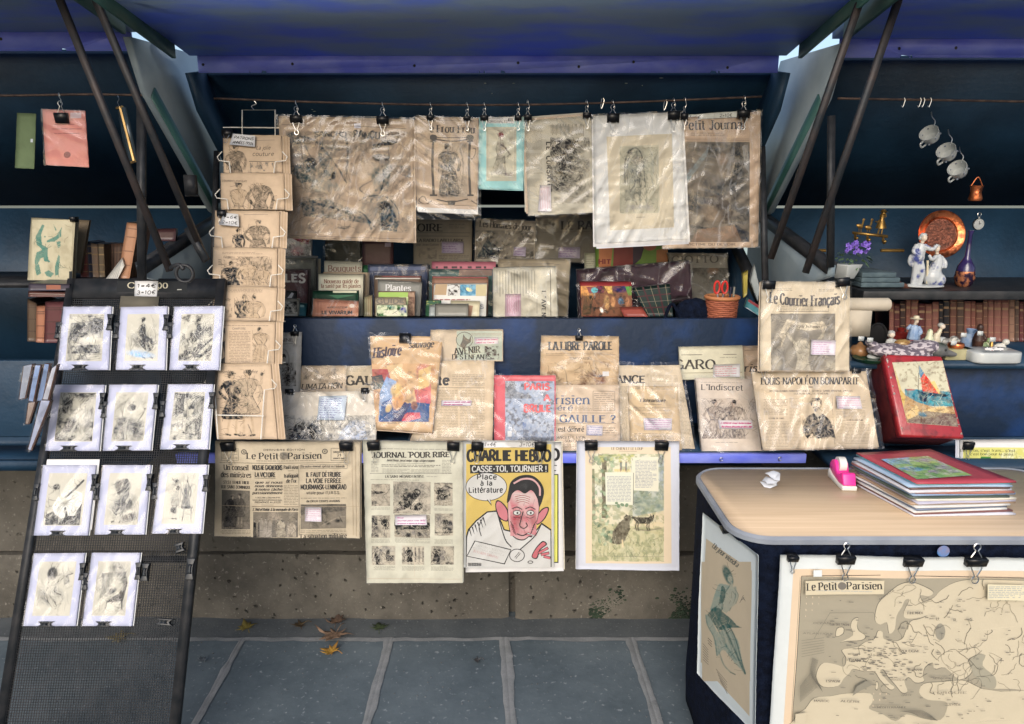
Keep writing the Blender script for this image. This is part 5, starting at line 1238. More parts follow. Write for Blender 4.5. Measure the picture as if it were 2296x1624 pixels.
for x in (972,1018):ops+=[('l',[(x,905),(x,968)],16,A(84,104,106),.9),('e',x,896,8,9,0,A(150,110,84),.9,.1),('l',[(x-3,945),(x-6,978)],7,A(150,90,70),.8)]
s.tone(712,822,1358,1790,ops,A(214,204,170),1.2,.95,.3)
s.quad(((1060,856),(1306,848),(1308,1160),(1086,1150)),A(216,206,180));s.para(1100,880,1292,1060,13,D2);s.para(1100,1062,1260,1130,13,D2)
s.quad(((830,990),(1085,990),(1080,1282),(838,1280)),A(222,210,184));s.line(((1084,992),(1081,1282)),5,MID);s.para(846,1020,1062,1120,13,D2);s.para(850,1122,1062,1258,13,D2)
for i in range(9):s.ell(r.uniform(905,1030),r.uniform(1262,1300),15,12,A(112,138,104),8)
s.cr(3-1,3);s.line(((700,118),(1360,122)),2,MID);s.done()

LC=((512,992,30,19,'left clip of the wartime daily on the ledge lip'),(777,992,29,18,'right clip of the wartime daily on the ledge lip'),(838,991,27,18,'left clip of the pale comic weekly'),(1017,992,27,18,'right clip of the pale comic weekly'),(1071,992,27,18,'left clip of the yellow satirical weekly'),(1212,992,27,18,'right clip of the yellow satirical weekly'),(1325,991,28,18,'left clip of the fable with two dogs'),(1483,991,29,18,'right clip of the fable with two dogs'))
for i,(x,y,w,h,lb) in enumerate(LC):clip(x,y,LIP,w,h,'black binder '+lb,31,0,lift=.007,rot=rnd.uniform(-.06,.06))
# ================================================================ papers leaning on the ledge of the middle stall
BACKL=lean(2.285,.74,2.318,1.08)
def FR(k): return lean(2.085,.745,2.265,.985).off(-.011*k)  # front row, k = how far back
GRP='papers leaning along the ledge'
def paper(label,cor,col,pl,cr,cat='newspaper',name=None,**kw): return Sheet(name or cat,label,cat,pl,cor,col,GRP,cr,**kw)

s=paper('grey magazine with an oval portrait, half hidden by the pattern rack',((40,1362),(243,1356),(225,1894),(36,1894)),A(206,204,200),BACKL.off(.004),(1,1),'magazine')
s.text('DOMAINE',-80,168,1440,28,'serif',MID);s.line(((66,1462),(160,1458)),3,MID);s.ell(70,1600,62,100,A(168,168,166));s.ell(70,1600,50,86,A(198,196,192));s.ell(78,1580,22,30,INK);s.ell(82,1600,16,22,A(200,190,176));s.rect(145,1482,198,1515,A(214,212,232));s.tone(60,1630,190,1840,[('n',40,.4,.7,A(120,118,114),.8)]+lady(110,1830,190,A(120,118,116),1,skirt=.1),A(196,194,190));s.sleeve(2,seed=81);s.done()
s=paper('tan newspaper with a word about acclimatisation along its lower edge',((240,35),(642,33),(636,272),(222,272)),TAN3,BACKL,(1,2))
s.tone(255,60,610,200,[('n',50,.45,.7,MID,.6),('h',12,.4,MID,.4)],TAN3);s.text('LIMATATION',236,600,250,50,'ital',NI,rot=-.04);s.line(((240,268),(610,200)),4,D2);s.sleeve(2,.004,seed=83);s.done()
s=paper('newspaper with big letters half covered by the orange poster',((640,35),(900,33),(890,275),(634,272)),A(196,178,148),BACKL.off(-.004),(1,2))
s.para(660,55,820,90,16,MID);s.text('GAUL',638,960,205,80,'slab',NI);s.sleeve(1,.004,seed=85);s.done()
s=paper('rooster-headed school newspaper with a pale green panel, topmost behind the orange poster',((1395,1335),(2045,1330),(2045,1616),(1388,1618)),A(206,186,158),BACKL.off(.002),(1,1))
s.rect(1630,1345,2038,1606,A(176,186,168));s.ell(1700,1425,78,72,MID);s.ell(1700,1425,72,66,A(172,182,164));s.poly(((1660,1480),(1680,1430),(1690,1375),(1706,1400),(1740,1420),(1754,1390),(1758,1440),(1720,1470),(1712,1490)),MID,3)
s.para(1750,1362,2030,1384,12,MID);s.text('AVENIR',1612,1842,1560,60,'sb',NI,rot=-.09);s.text('DES ENFANTS',1590,1940,1600,44,'sb',NI,rot=0);s.tone(1880,1480,2010,1600,[('n',20,.45,.65,MID,.8)],A(176,186,168));s.note(((1786,1404),(2004,1402),(2004,1462),(1788,1466)),words=["L'avenir de nos enfants",'1905 no 3 et 4'],ink=A(190,50,110));s.sleeve(1,.0015,crease=.5,seed=87);s.done()
s=paper('large newspaper with blackletter ending and a strip label, under the orange poster',((1480,-10),(1966,-8),(1950,708),(1210,706)),A(206,182,144),FR(2.2),(1,2),thick=.008,stack=((-3,2,.0,TAN),))
s.text('te',1462,1560,205,78,'black',NI);s.para(1590,110,1880,215,15,D2);s.line(((1440,232),(1880,236)),3,D2);s.para(1450,250,1640,690,14,D2,al=.45);s.para(1660,250,1880,690,14,D2,al=.45);s.note(((1494,345),(1764,346),(1760,396),(1490,396)),words=['Journal Le siècle 1890-1909','Grande Imprimerie'],ink=A(170,50,120));s.sleeve(4,.0045,crease=1.5,seed=89);s.done()

s=paper('orange and blue illustrated history poster in shining cellophane',((850,1390),(1505,1395),(1410,2260),(905,2228)),A(206,166,112),FR(.6),(1,1),'poster',thick=.006,stack=((1,2,.01,TAN),),m=GLOSSY)
s.text('Histoire',880,1130,1590,90,'bital',(.07,.05,.06),rot=-.12,wob=.08);s.text('sauvage',1200,1420,1500,56,'bital',(.10,.08,.06),rot=-.05)
OR_,BL_,RDD,YL_=A(214,150,70),A(48,78,130),A(176,62,50),A(218,176,86)
s.tone(850,1640,1440,2165,[('p',[(862,1690),(1046,1690),(1030,1800),(850,1810)],A(178,70,58),.95),('n',100,.5,.7,A(190,130,76),.5),('p',[(860,1760),(960,1740),(1000,1860),(850,1880)],A(90,90,76),.9),('p',[(940,1900),(1000,1760),(1090,1800),(1080,1900),(960,2160),(930,2165)],A(132,160,200),.9),('p',[(930,2165),(960,1990),(1080,1940),(1190,2000),(1390,1950),(1380,2165)],BL_,.95),('e',1110,1960,60,100,.2,OR_,.95,.1),('e',1090,1880,50,60,.3,YL_,.9,.2),('p',[(1180,1760),(1280,1700),(1300,1960),(1240,2020),(1180,1960)],A(214,170,110),.9),('p',[(1250,1880),(1400,1820),(1400,2000),(1270,1990)],A(212,90,84),.9),('e',1330,1720,60,80,0,A(198,110,80),.8,.3),('e',1250,2020,30,40,0,A(150,90,60),.95,.15),('p',[(1090,2150),(1190,2080),(1300,2080),(1310,2130),(1180,2160)],A(206,54,44),.95),('e',1020,2040,26,40,.4,YL_,.9,.2),('n',26,.58,.7,(.04,.05,.09),.3),('p',[(1040,2165),(1160,1990),(1215,2010),(1130,2165)],A(30,44,84),.9),('p',[(1290,1700),(1400,1660),(1390,1840),(1290,1880)],A(222,178,96),.9),('p',[(1000,1660),(1150,1640),(1130,1760),(1040,1780)],A(214,180,120),.8)],A(206,158,96),1.2,1.1,.2)
s.text('JOURNAL DU SOIR',1010,1180,2185-4,14,'sans',D2);s.sleeve(3,.006,crease=1.6,seed=91);s.done()
s=paper('sleeved print of a stone monument under a large pale blue handwritten card',((30,270),(930,260),(905,702),(14,700)),A(206,196,178),FR(1.2),(1,2),'print',thick=.004)
s.tone(40,480,900,698,[('n',120,.4,.7,A(170,164,150),.7),('p',[(120,698),(130,600),(200,560),(240,570),(390,590),(400,698)],(.13,.125,.12),.8),('p',[(180,560),(240,525),(390,570),(390,600),(180,590)],(.2,.195,.18),.9),('e',330,640,60,50,0,INK,.6,.5),('p',[(560,698),(600,600),(700,520),(800,530),(830,698)],A(190,196,208),.8),('n',24,.5,.62,A(150,148,142),.7),('h',14,.3,INK,.3)],A(206,198,182))
s.note(((396,308),(645,300),(620,524),(378,522)),9,col=A(176,192,234),ink=A(90,80,150));s.sleeve(3,.007,crease=1.6,seed=93);s.done()

s=paper('war book with red title over a grey smoky square, red top edge',((1108,842),(1246,842),(1247,990),(1108,990)),A(214,64,76),FR(0),None,'book',thick=.022,m=GLOSSY,edge=1)
s.cr(2,2);s.tone(-66,172,376,706,[('n',90,.35,.7,A(170,182,200),.7),('p',[(-66,190),(20,170),(30,260),(160,300),(160,330),(-66,330)],A(110,108,104),.7),('n',26,.52,.66,(.09,.09,.10),.8),('g',520,706,A(120,130,150),.5),('p',[(88,540),(118,540),(116,600),(90,600)],A(80,110,160),.9),('l',[(98,600),(100,680)],9,A(90,100,120),.9),('n',14,.55,.7,A(206,212,222),.35)]+[('e',x,690+(x*7%11),16,22,0,INK,.7,.4) for x in range(70,376,22)],A(140,156,182),1.2,1.0,.3)
RT=A(226,62,60);s.text('PARIS',108,332,250,58,'black',RT);s.text('A',284,336,348,56,'black',RT);s.text('BRULE',104,344,448,66,'black',RT);s.rect(256,228,308,264,A(206,200,226));s.rect(-46,620,-8,672,WHITE);s.sleeve(1,.003,seed=95);s.done()
s=paper('tan newspaper with heavy slab title in capitals, clipped upright to the blue board',((258,1388),(955,1395),(955,1840),(245,1838)),A(204,172,130),BACKL.off(.006),(2,1),thick=.006)
s.text('LA LIBRE PAROLE',326,895,1518,76,'slab',(.06,.065,.075));s.para(300,1538,900,1556,14,D2);s.line(((300,1562),(925,1560)),3,D2);s.text('TEMPS PASSÉS',510,712,1602,22,'sans',D2);s.tone(310,1620,900,1830,[('n',60,.5,.75,A(150,116,80),.7)]+[('l',[(380,1630),(470,1700),(490,1830)],5,D2,.5),('l',[(740,1640),(800,1760)],5,D2,.4),('e',790,1780,50,44,0,A(150,100,66),.7,.4),('e',780,1750,44,10,0,D2,.7,.3)],A(206,174,130));s.rect(808,1710,866,1752,A(206,204,214));s.sleeve(2,.003,seed=97);s.done()
BLU=(.10,.135,.22)
s=paper('liberation newspaper asking about a freed town, blue-grey headline letters',((385,210),(958,202),(966,838),(388,836)),A(206,180,148),FR(.4),(2,2),thick=.006)
s.text('Parisien',240,690,382,78,'serif',BLU);s.text('libéré',290,540,438,44,'serif',BLU);s.line(((400,462),(920,458)),3,D2);s.text('DE GAULLE ?',250,926,545,66,'sb',BLU);s.line(((395,556),(930,552)),3,D2);s.text('est délivré',410,640,628,44,'serif',NI);s.para(806,580,930,650,22,D2);s.line(((395,660),(930,656)),2.5,D2);s.text('MARSEILLE, LYON',395,650,692,24,'serif',D2);s.text('SONT LIBÉRÉES',468,720,722,22,'serif',D2);s.box(722,262,918,436,3,D2);s.para(732,275,910,430,17,D2);s.para(400,740,930,830,13,D2);s.para(560,400,715,440,13,D2)
s.note(((662,566),(808,570),(806,664),(660,660)),words=['Le Parisien libéré','26 août 1944','numéro 5 rare','format et édition'],ink=A(80,80,170));s.sleeve(4,.005,crease=1.3,seed=99);s.done()
s=paper('wide tan newspaper with heavy black capitals showing above the smaller gazette',((955,30),(1498,28),(1645,842),(955,842)),A(206,186,152),FR(1.6),(2,2),thick=.006)
s.text('FRANCE',800,1190,190,68,'slab',NI);s.para(1235,118,1480,185,12,D2,dens=.3);s.para(968,215,1030,830,11,D2);s.para(1500,230,1600,830,12,D2);s.sleeve(4,.006,crease=1.6,seed=101);s.done()
s=paper('smaller yellowed gazette with blackletter title and white note, in front of the wide tan newspaper',((1035,220),(1480,215),(1520,842),(1062,842)),A(206,176,128),FR(.6),(2,2),thick=.006)
s.para(1080,235,1440,252,14,D2);s.text("L'Intermédiaire",1142,1368,362,30,'bital',NI);s.para(1180,375,1340,395,13,D2);s.para(1085,405,1420,445,12,D2);s.para(1140,460,1400,480,12,D2);s.para(1090,640,1450,830,13,D2)
s.note(((1172,502),(1432,506),(1428,612),(1180,612)),words=["L'intermédiaire des chercheurs",'et des curieux revue mensuelle','questions réponses du tout','histoire généalogie langue',"d'avant à 1905"],ink=A(170,50,150));s.sleeve(4,.006,crease=1.6,seed=103);s.done()
s=paper('pale newspaper folded to four big letters with a pink note at its corner',((1490,1490),(2065,1476),(2082,1776),(1500,1782)),A(216,206,178),BACKL.off(.007),(2,1),thick=.01)
s.line(((1510,1560),(1700,1558)),5,D2);s.line(((1890,1558),(2010,1556)),5,D2);s.para(1860,1575,2010,1592,14,D2);s.text('FIGARO',1330,1815,1686,82,'sb',NI);s.line(((1520,1722),(2060,1716)),5,A(150,138,110));s.note(((1798,1648),(2040,1640),(2038,1758),(1800,1760)),words=['Le journal du Nord','Journal des Débats 1889','Le Figaro 1883 contient','un article du roi Louis','de Bruno Bonnard'],ink=A(200,50,90),col=A(226,204,216));s.sleeve(2,.002,crease=.5,seed=105);s.done()
s=paper('tan newspaper end with slanted letters, squeezed beside the pink note',((2060,1480),(2240,1478),(2240,1785),(2076,1780)),A(206,176,144),BACKL,(2,1));s.text('Paris',1950,2190,1710,66,'ital',NI);s.line(((2080,1520),(2200,1516)),3,D2);s.sleeve(1,.003,seed=107);s.done()
s=paper('review with two sketched women under a small title, standing on the ledge',((1637,146),(2148,150),(2242,846),(1700,842)),A(206,190,172),FR(0),(2,2),'magazine',thick=.016,edge=.6)
s.text("L'Indiscret",1690,2068,256,50,'serif',(.07,.065,.07));s.para(1690,180,2060,194,12,MID)
s.tone(1690,330,2200,690,[('n',120,.5,.75,A(180,160,140),.4)]+lady(1800,790,450,A(150,134,122),1,hair=(.12,.11,.11),skin=A(196,172,150),leg=False,skirt=.2,w=1.25,al=.55,line=(.14,.13,.13))+lady(1990,800,460,A(140,126,114),-1,hair=(.10,.09,.10),skin=A(196,172,150),leg=False,skirt=.22,w=1.5,al=.55,line=(.14,.13,.13))+[('l',[(1880,520),(1940,470),(1980,440)],8,(.2,.19,.18),.8)]+[('l',[(1950+24*k,600),(1945+28*k,680)],6,(.16,.15,.15),.5) for k in range(6)]+[('h',14,.2,(.2,.18,.18),.35)],A(204,188,170))
s.para(1820,715,2020,735,14,MID);s.note(((1842,522),(2148,524),(2156,600),(1856,598)),words=['L indiscret revue humoristique','Prix 10 euros 20 numéros de 1903 à 1906'],ink=A(190,50,120));s.sleeve(4,.004,crease=1.0,seed=109);s.done()
s=paper('wide newspaper with a portrait of a man in dark coat, beside the red tin',((60,86),(1085,84),(1204,766),(160,786)),A(200,178,144),lean(1.985,.755,2.085,.99),(3,2),thick=.006,stack=((1,2,.002,TAN),))
s.text('LOUIS-NAPOLÉON BONAPARTE',148,1025,202,62,'sb',NI);s.rect(565,222,605,230,D2);s.text('RÉPUBLICAINS ARMAND CARREL, GEORGE SAND, RASPAIL, ARAGO,',225,965,268,15,'sb',D2);s.text('LOUIS BLANC, LE GÉNÉRAL',440,750,292,15,'sb',D2);s.para(170,330,385,480,13,D2);s.para(185,530,395,760,13,D2);s.text('LETTRE DE LOUIS',215,352,512,12,'sb',NI);s.para(400,320,500,770,13,D2,al=.4);s.para(800,440,900,760,13,D2,al=.45);s.para(880,340,1080,510,13,D2,al=.45);s.para(900,540,1120,740,13,D2);s.text('LETTRE DE LOUIS BLANC',910,1060,528,12,'sb',NI);s.line(((515,320),(540,740)),2.5,D2);s.line(((780,315),(800,740)),2.5,D2)
s.tone(518,318,815,690,[('n',60,.5,.8,A(180,160,128),.5),('p',[(524,580),(560,490),(630,450),(690,460),(760,520),(800,640),(812,690),(760,670),(640,690),(600,640),(560,690),(524,640)],(.035,.034,.036),.93),('l',[(580,640),(600,600),(640,690)],12,A(196,178,148),.5),('p',[(610,400),(670,400),(690,470),(650,500),(620,460)],A(206,188,158),.9),('e',634,388,42,52,0,A(206,186,156),.95,.12),('p',[(582,360),(600,325),(660,322),(688,350),(686,400),(668,360),(610,350),(596,400)],(.05,.045,.045),.9),('l',[(612,412),(634,404),(660,412)],9,(.06,.05,.05),.9),('e',636,432,16,18,0,(.08,.07,.065),.8,.3),('e',620,380,7,4,0,INK,.8,.3),('e',650,380,7,4,0,INK,.8,.3),('l',[(650,470),(660,520),(690,500)],9,A(200,190,168),.9)],A(198,176,142),1.1,1.0)
s.note(((814,306),(1030,308),(1052,422),(826,420)),words=['Louis Napoléon Bonaparte','feuille hagiographique','pour les élections à la','présidence de la République','1848'],ink=A(190,50,130));s.sleeve(5,.007,crease=1.5,seed=111);s.done()
s=paper('cream weekly with wavy lettering and a grey figure under a banner',((146,900),(944,906),(938,1702),(128,1700)),A(214,196,166),lean(2.045,.985,2.075,1.25),(3,1),'magazine',thick=.008,stack=((-2,3,.004,TAN3),(1,3,-.004,TAN3)))
s.text('Le Courrier Français',222,850,1090,96,'sb',(.10,.095,.10),rot=.02,wob=.03,arc=-26);s.para(270,960,430,985,14,D2);s.para(660,965,800,990,14,D2);s.para(340,1070,740,1100,14,D2,al=.35);s.box(300,1112,752,1172,3,MID);s.para(310,1120,740,1168,13,D2)
GF=A(150,142,128);
s.tone(232,1190,812,1700,[('n',120,.4,.75,A(134,128,118),.7),('p',[(300,1380),(380,1235),(440,1250),(560,1275),(700,1258),(738,1310),(700,1400),(690,1330),(560,1345),(400,1310),(360,1370),(366,1400),(320,1490),(330,1420)],A(204,190,164),.92),('l',[(380,1240),(470,1262),(600,1276),(735,1300)],5,MID,.6),('p',[(440,1470),(480,1430),(560,1440),(590,1500),(570,1600),(590,1700),(450,1700),(470,1590)],A(192,182,160),.8),('l',[(380,1370),(430,1440),(480,1470)],26,A(186,176,154),.8),('l',[(700,1380),(640,1450),(570,1470)],26,A(186,176,154),.8),('e',520,1420,30,40,0,A(186,174,152),.9,.2),('e',520,1400,34,26,0,A(110,104,96),.8,.4),('e',280,1640,40,60,.4,A(196,186,164),.6,.4),('e',780,1660,50,40,.4,A(200,190,166),.6,.4),('h',11,1.2,A(110,104,96),.4)],GF)
s.text('Voilez pour les Femmes !',405,685,1310,24,'ital',D2,rot=.05);s.note(((592,1422),(814,1430),(808,1564),(586,1558)),words=['Le courrier français','1er numéro 1884','revue littéraire','dessins de Willette','de la belle époque','série en couleur'],ink=A(160,60,150),col=A(206,196,226));s.sleeve(2,.003,crease=.8,seed=113);s.done()

for (c,r,x,y,w,h,up,dn,pl,lb) in ((1,1,183,1355,64,34,16,24,BACKL.off(.006),'clip on the grey magazine beside the pattern rack'),(1,1,1172,1392,100,76,17,0,FR(.6),'big clip with two raised wires on the orange poster'),(2,1,595,1394,64,36,18,0,BACKL.off(.008),'clip with raised wire above the slab capitals'),(1,2,138,266,70,34,0,24,FR(1.1),'left clip on the sleeved monument print'),(1,2,814,256,68,34,0,24,FR(1.1),'right clip on the sleeved monument print'),
(3,1,204,905,108,66,0,32,lean(2.045,.985,2.075,1.25),'left clip on the wavy-lettered weekly'),(3,1,862,880,112,68,0,30,lean(2.045,.985,2.075,1.25),'tilted right clip on the wavy-lettered weekly'),(3,2,150,64,66,32,0,22,lean(1.985,.755,2.085,.99),'left clip on the sheet with the portrait'),(3,2,986,78,64,30,0,0,lean(1.985,.755,2.085,.99),'right clip on the sheet with the portrait')):
    clip(OX[c]+x/4,OY[r]+y/4,pl,w/4,h/4,'black binder '+lb,dn,up,lift=.009,rot=-.12 if 'tilted' in lb else 0)

# ================================================================ books and papers inside the middle box
GB='books and papers inside the middle box'
def book(label,cor,col,D,cr=(1,1),thick=.012,name='book',cat='book',m=None,**kw): return Sheet(name,label,cat,vp(D),cor,col,kw.pop('group',GB),cr,thick=thick,m=m or GLOSSY,curl=kw.pop('curl',.0008),rag=.1,**kw)
DK=.62  # darkening factor for paper inside the box, unused
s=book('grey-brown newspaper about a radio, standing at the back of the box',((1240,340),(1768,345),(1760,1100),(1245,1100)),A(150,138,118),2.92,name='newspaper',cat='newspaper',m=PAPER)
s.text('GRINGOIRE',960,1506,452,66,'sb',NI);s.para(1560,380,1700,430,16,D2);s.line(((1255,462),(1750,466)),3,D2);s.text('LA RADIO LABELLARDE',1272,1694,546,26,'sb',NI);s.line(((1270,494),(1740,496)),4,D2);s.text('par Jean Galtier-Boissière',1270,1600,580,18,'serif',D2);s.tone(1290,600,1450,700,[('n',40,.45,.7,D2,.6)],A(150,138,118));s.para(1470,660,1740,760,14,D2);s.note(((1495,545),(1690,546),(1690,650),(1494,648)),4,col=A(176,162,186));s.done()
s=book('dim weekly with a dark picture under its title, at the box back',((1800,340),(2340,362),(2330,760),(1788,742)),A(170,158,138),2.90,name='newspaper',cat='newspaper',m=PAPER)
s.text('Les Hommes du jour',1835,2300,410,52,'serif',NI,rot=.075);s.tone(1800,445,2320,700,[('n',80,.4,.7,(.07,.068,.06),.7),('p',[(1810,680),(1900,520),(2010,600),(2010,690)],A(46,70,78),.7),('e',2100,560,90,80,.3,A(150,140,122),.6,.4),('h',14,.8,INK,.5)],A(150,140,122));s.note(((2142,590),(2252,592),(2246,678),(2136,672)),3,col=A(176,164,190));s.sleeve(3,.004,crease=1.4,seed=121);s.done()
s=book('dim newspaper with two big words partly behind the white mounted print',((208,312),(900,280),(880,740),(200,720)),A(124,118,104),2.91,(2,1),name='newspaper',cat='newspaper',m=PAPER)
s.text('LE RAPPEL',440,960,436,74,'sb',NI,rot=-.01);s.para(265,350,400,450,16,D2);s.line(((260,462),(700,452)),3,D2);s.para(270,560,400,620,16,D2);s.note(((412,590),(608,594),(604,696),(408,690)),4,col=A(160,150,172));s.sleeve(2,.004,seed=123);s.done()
s=book('poster in green, orange and red blocks behind the maroon album',((740,570),(1392,545),(1392,780),(748,800)),A(110,150,40),2.80,(2,1),name='poster',cat='poster')
s.quad(((775,590),(900,580),(880,780),(775,780)),A(190,106,44));s.quad(((910,575),(1080,565),(1080,770),(900,780)),A(140,44,40));s.poly(((1080,565),(1190,560),(1150,700),(1080,760)),A(60,40,66));s.ell(1230,585,60,40,A(190,96,60));s.quad(((1290,620),(1390,600),(1390,760),(1290,760)),A(176,106,40));s.text('HIT',772,880,745,44,'black',A(130,30,30));s.done()
s=book('cream card beside the green and orange poster',((645,650),(742,648),(740,800),(645,800)),A(170,170,140),2.82,(2,1),name='card',cat='card');s.para(655,670,735,780,20,MID);s.done()
s=book('pale art book with a five-letter painter title behind the wicker pot',((1385,645),(1925,650),(1950,1220),(1560,1220)),A(150,146,134),2.78,(2,1))
s.text('GIOTTO',1430,1845,740,66,'serif',D2,rot=-.02);s.tone(1600,780,1930,1100,[('n',80,.4,.7,A(90,86,76),.8),('e',1800,800,50,40,0,A(130,100,70),.8,.3)],A(120,116,104));s.sleeve(1,.004,seed=127);s.done()
s=book('magazine with a magenta splash over a black and white face',((60,480),(330,505),(325,690),(60,690)),A(180,176,176),2.78,name='magazine',cat='magazine');s.tone(70,495,320,680,[('n',60,.4,.65,INK,.8),('p',[(130,500),(320,510),(300,570),(200,540)],A(150,40,100),.95),('e',200,630,50,40,0,A(190,130,140),.6,.4)],A(186,186,186));s.sleeve(1,.003,seed=129);s.done()
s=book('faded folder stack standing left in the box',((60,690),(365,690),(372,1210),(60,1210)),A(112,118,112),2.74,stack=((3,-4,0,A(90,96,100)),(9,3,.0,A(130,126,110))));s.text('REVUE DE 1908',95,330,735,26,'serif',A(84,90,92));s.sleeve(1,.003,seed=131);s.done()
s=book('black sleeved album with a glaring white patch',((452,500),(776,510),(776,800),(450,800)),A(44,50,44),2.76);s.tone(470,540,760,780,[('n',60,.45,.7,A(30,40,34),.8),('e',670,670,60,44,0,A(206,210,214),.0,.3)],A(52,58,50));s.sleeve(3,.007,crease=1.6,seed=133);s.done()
s=book('plain maroon album with a small price tag',((784,530),(1060,535),(1058,1100),(782,1100)),A(86,50,52),2.77);s.rect(985,556,1040,590,A(150,130,150));s.done()
s=book('maroon book with large pale capitals at the left end of the box',((50,800),(296,800),(290,1210),(50,1210)),A(88,54,62),2.62,stack=((4,-2,0,A(60,52,54)),));s.text('FABLES',-110,268,910,76,'black',A(214,210,200));s.sleeve(1,.003,seed=135);s.done()
s=book('small book with a black and white photograph cover',((60,1060),(216,1060),(206,1212),(60,1212)),A(170,166,152),2.46);s.tone(70,1080,200,1190,[('n',26,.4,.6,INK,.8)],A(190,186,172));s.done()
s=book('teal pocket book beside the photograph cover',((214,1095),(284,1100),(278,1212),(206,1212)),A(22,96,112),2.50);s.rect(225,1112,262,1132,A(120,160,160));s.done()
s=book('black leaflet leaning behind the small photograph book',((100,985),(190,990),(185,1070),(95,1060)),A(60,60,60),2.52);s.poly(((110,1050),(150,1000),(170,1010),(150,1050)),A(190,190,190));s.done()
s=book('pale book with a flower title behind the health guide',((442,716),(780,728),(780,1100),(442,1100)),A(172,170,150),2.66);s.text('Bouquets',478,770,812,54,'serif',A(120,80,66));s.para(500,735,700,750,12,MID);s.done()
s=book('green cloth book spine between the flower book and the blue stack',((780,756),(835,756),(835,1000),(780,1000)),A(30,96,60),2.68);s.line(((790,800),(826,800)),4,A(90,140,100));s.done()
s=book('cream plant health guide with brown serif title',((392,836),(792,842),(786,1212),(388,1212)),A(196,192,166),2.56,thick=.03,stack=((6,-3,0,A(130,110,84)),(10,-3,0,A(90,80,66))));BRT=A(120,62,44)
s.text('Nouveau guide de',442,750,918,36,'serif',BRT);s.text('la santé par les plantes',415,770,958,34,'serif',BRT);s.para(540,848,650,862,12,MID);s.done()
s=book('dark green book with a pale band, behind the vivarium book',((340,985),(748,985),(748,1212),(335,1212)),A(20,62,46),2.50);s.quad(((520,980),(732,984),(732,1004),(520,1004)),A(190,190,160));s.poly(((480,1024),(720,1024),(560,1056)),A(40,106,74));s.done()
s=book('salmon book about keeping a vivarium, foremost at the left',((345,1058),(750,1080),(748,1214),(334,1214)),A(178,112,82),2.44);s.line(((385,1080),(385,1212)),3,BRT);s.line(((412,1090),(412,1212)),3,BRT);s.line(((385,1082),(740,1098)),3,BRT);s.text('ALFRED LEUTSCHER',470,660,1142,16,'bold',NI);s.text('LE VIVARIUM',420,692,1196,32,'black',(.03,.03,.04));s.ell(690,1120,24,18,A(206,190,180));s.sleeve(1,.002,seed=137);s.done()
s=book('row of pamphlets seen edge-on right of the vivarium book',((800,1040),(870,1025),(870,1214),(796,1214)),A(150,142,106),2.50);
for k in range(4):s.line(((806+16*k,1050-4*k),(806+16*k,1210)),5,A(90+20*k,96,70-8*k))
s.done()
s=book('tall dark blue picture book behind the plant books',((834,750),(1370,752),(1362,1212),(840,1212)),A(44,58,92),2.64,thick=.03,stack=((4,2,.0,A(30,40,60)),));s.quad(((850,770),(1350,768),(1350,800),(850,806)),A(66,84,128));s.para(890,812,1100,830,16,A(150,150,170));s.sleeve(1,.004,seed=139);s.done()
s=book('brown book with a red upper edge in front of the blue picture book',((890,850),(1310,854),(1306,1212),(890,1212)),A(104,84,68),2.58,thick=.02);s.line(((960,856),(1305,862)),8,A(120,40,44));s.rect(900,870,1300,880,A(180,176,166));s.done()
s=book('grey book with a white plant title',((922,886),(1318,914),(1300,1212),(918,1212)),A(128,128,122),2.53);s.text('Plantes',992,1218,984,54,'serif',A(222,222,216),rot=.03);s.para(1020,905,1220,925,14,A(170,170,160));s.done()
s=book('lime and cream plant book with brown cover edge',((925,990),(1256,992),(1252,1212),(925,1212)),A(150,116,92),2.50);s.quad(((930,998),(1195,998),(1190,1040),(930,1040)),A(150,188,70));s.quad(((1110,1040),(1196,1040),(1194,1110),(1110,1110)),A(196,206,140));s.tone(1195,1000,1250,1205,[('n',30,.4,.6,A(110,76,60),.7)],A(166,132,104));s.done()
s=book('tan field guide with grey capitals',((898,1044),(1172,1050),(1170,1212),(898,1212)),A(164,148,122),2.46);s.text('GUIDE',914,1160,1098,42,'black',A(110,104,94));s.done()
s=book('small floral booklet with a cream panel, foremost in the middle',((910,1110),(1186,1116),(1186,1214),(908,1214)),A(196,200,160),2.43);s.tone(915,1116,1182,1212,[('n',30,.5,.65,A(70,120,70),.8),('e',1150,1160,30,26,0,A(90,90,150),.8,.4),('e',1040,1130,40,14,.3,A(90,150,130),.8,.3),('p',[(975,1160),(1110,1160),(1110,1205),(975,1205)],A(226,222,176),.95)],A(200,206,166));s.done()
s=book('pink book with a row of dark marks, topmost in the history stack',((1405,724),(1980,726),(1976,1000),(1405,1000)),A(176,92,110),2.66);
for k in range(7):s.rect(1440+72*k,766,1462+72*k+(k%3)*14,784,A(60,40,50))
s.done()
s=book('teal and copper book with spaced pale capitals',((1380,792),(1952,796),(1950,1212),(1385,1212)),A(58,94,94),2.60,thick=.02);s.quad(((1650,796),(1945,798),(1945,850),(1650,850)),A(120,92,80));s.para(1410,812,1640,838,24,A(160,166,160));s.sleeve(1,.003,seed=141);s.done()
s=book('red-edged brown book behind the colour panel cover',((1408,858),(1912,862),(1906,1212),(1410,1212)),A(140,100,78),2.56,thick=.02);s.line(((1415,862),(1900,868)),7,A(150,50,64));s.done()
s=book('cover with tan, white and sky blue picture panels',((1425,924),(1902,920),(1892,1214),(1420,1214)),A(212,210,200),2.50,(1,1))
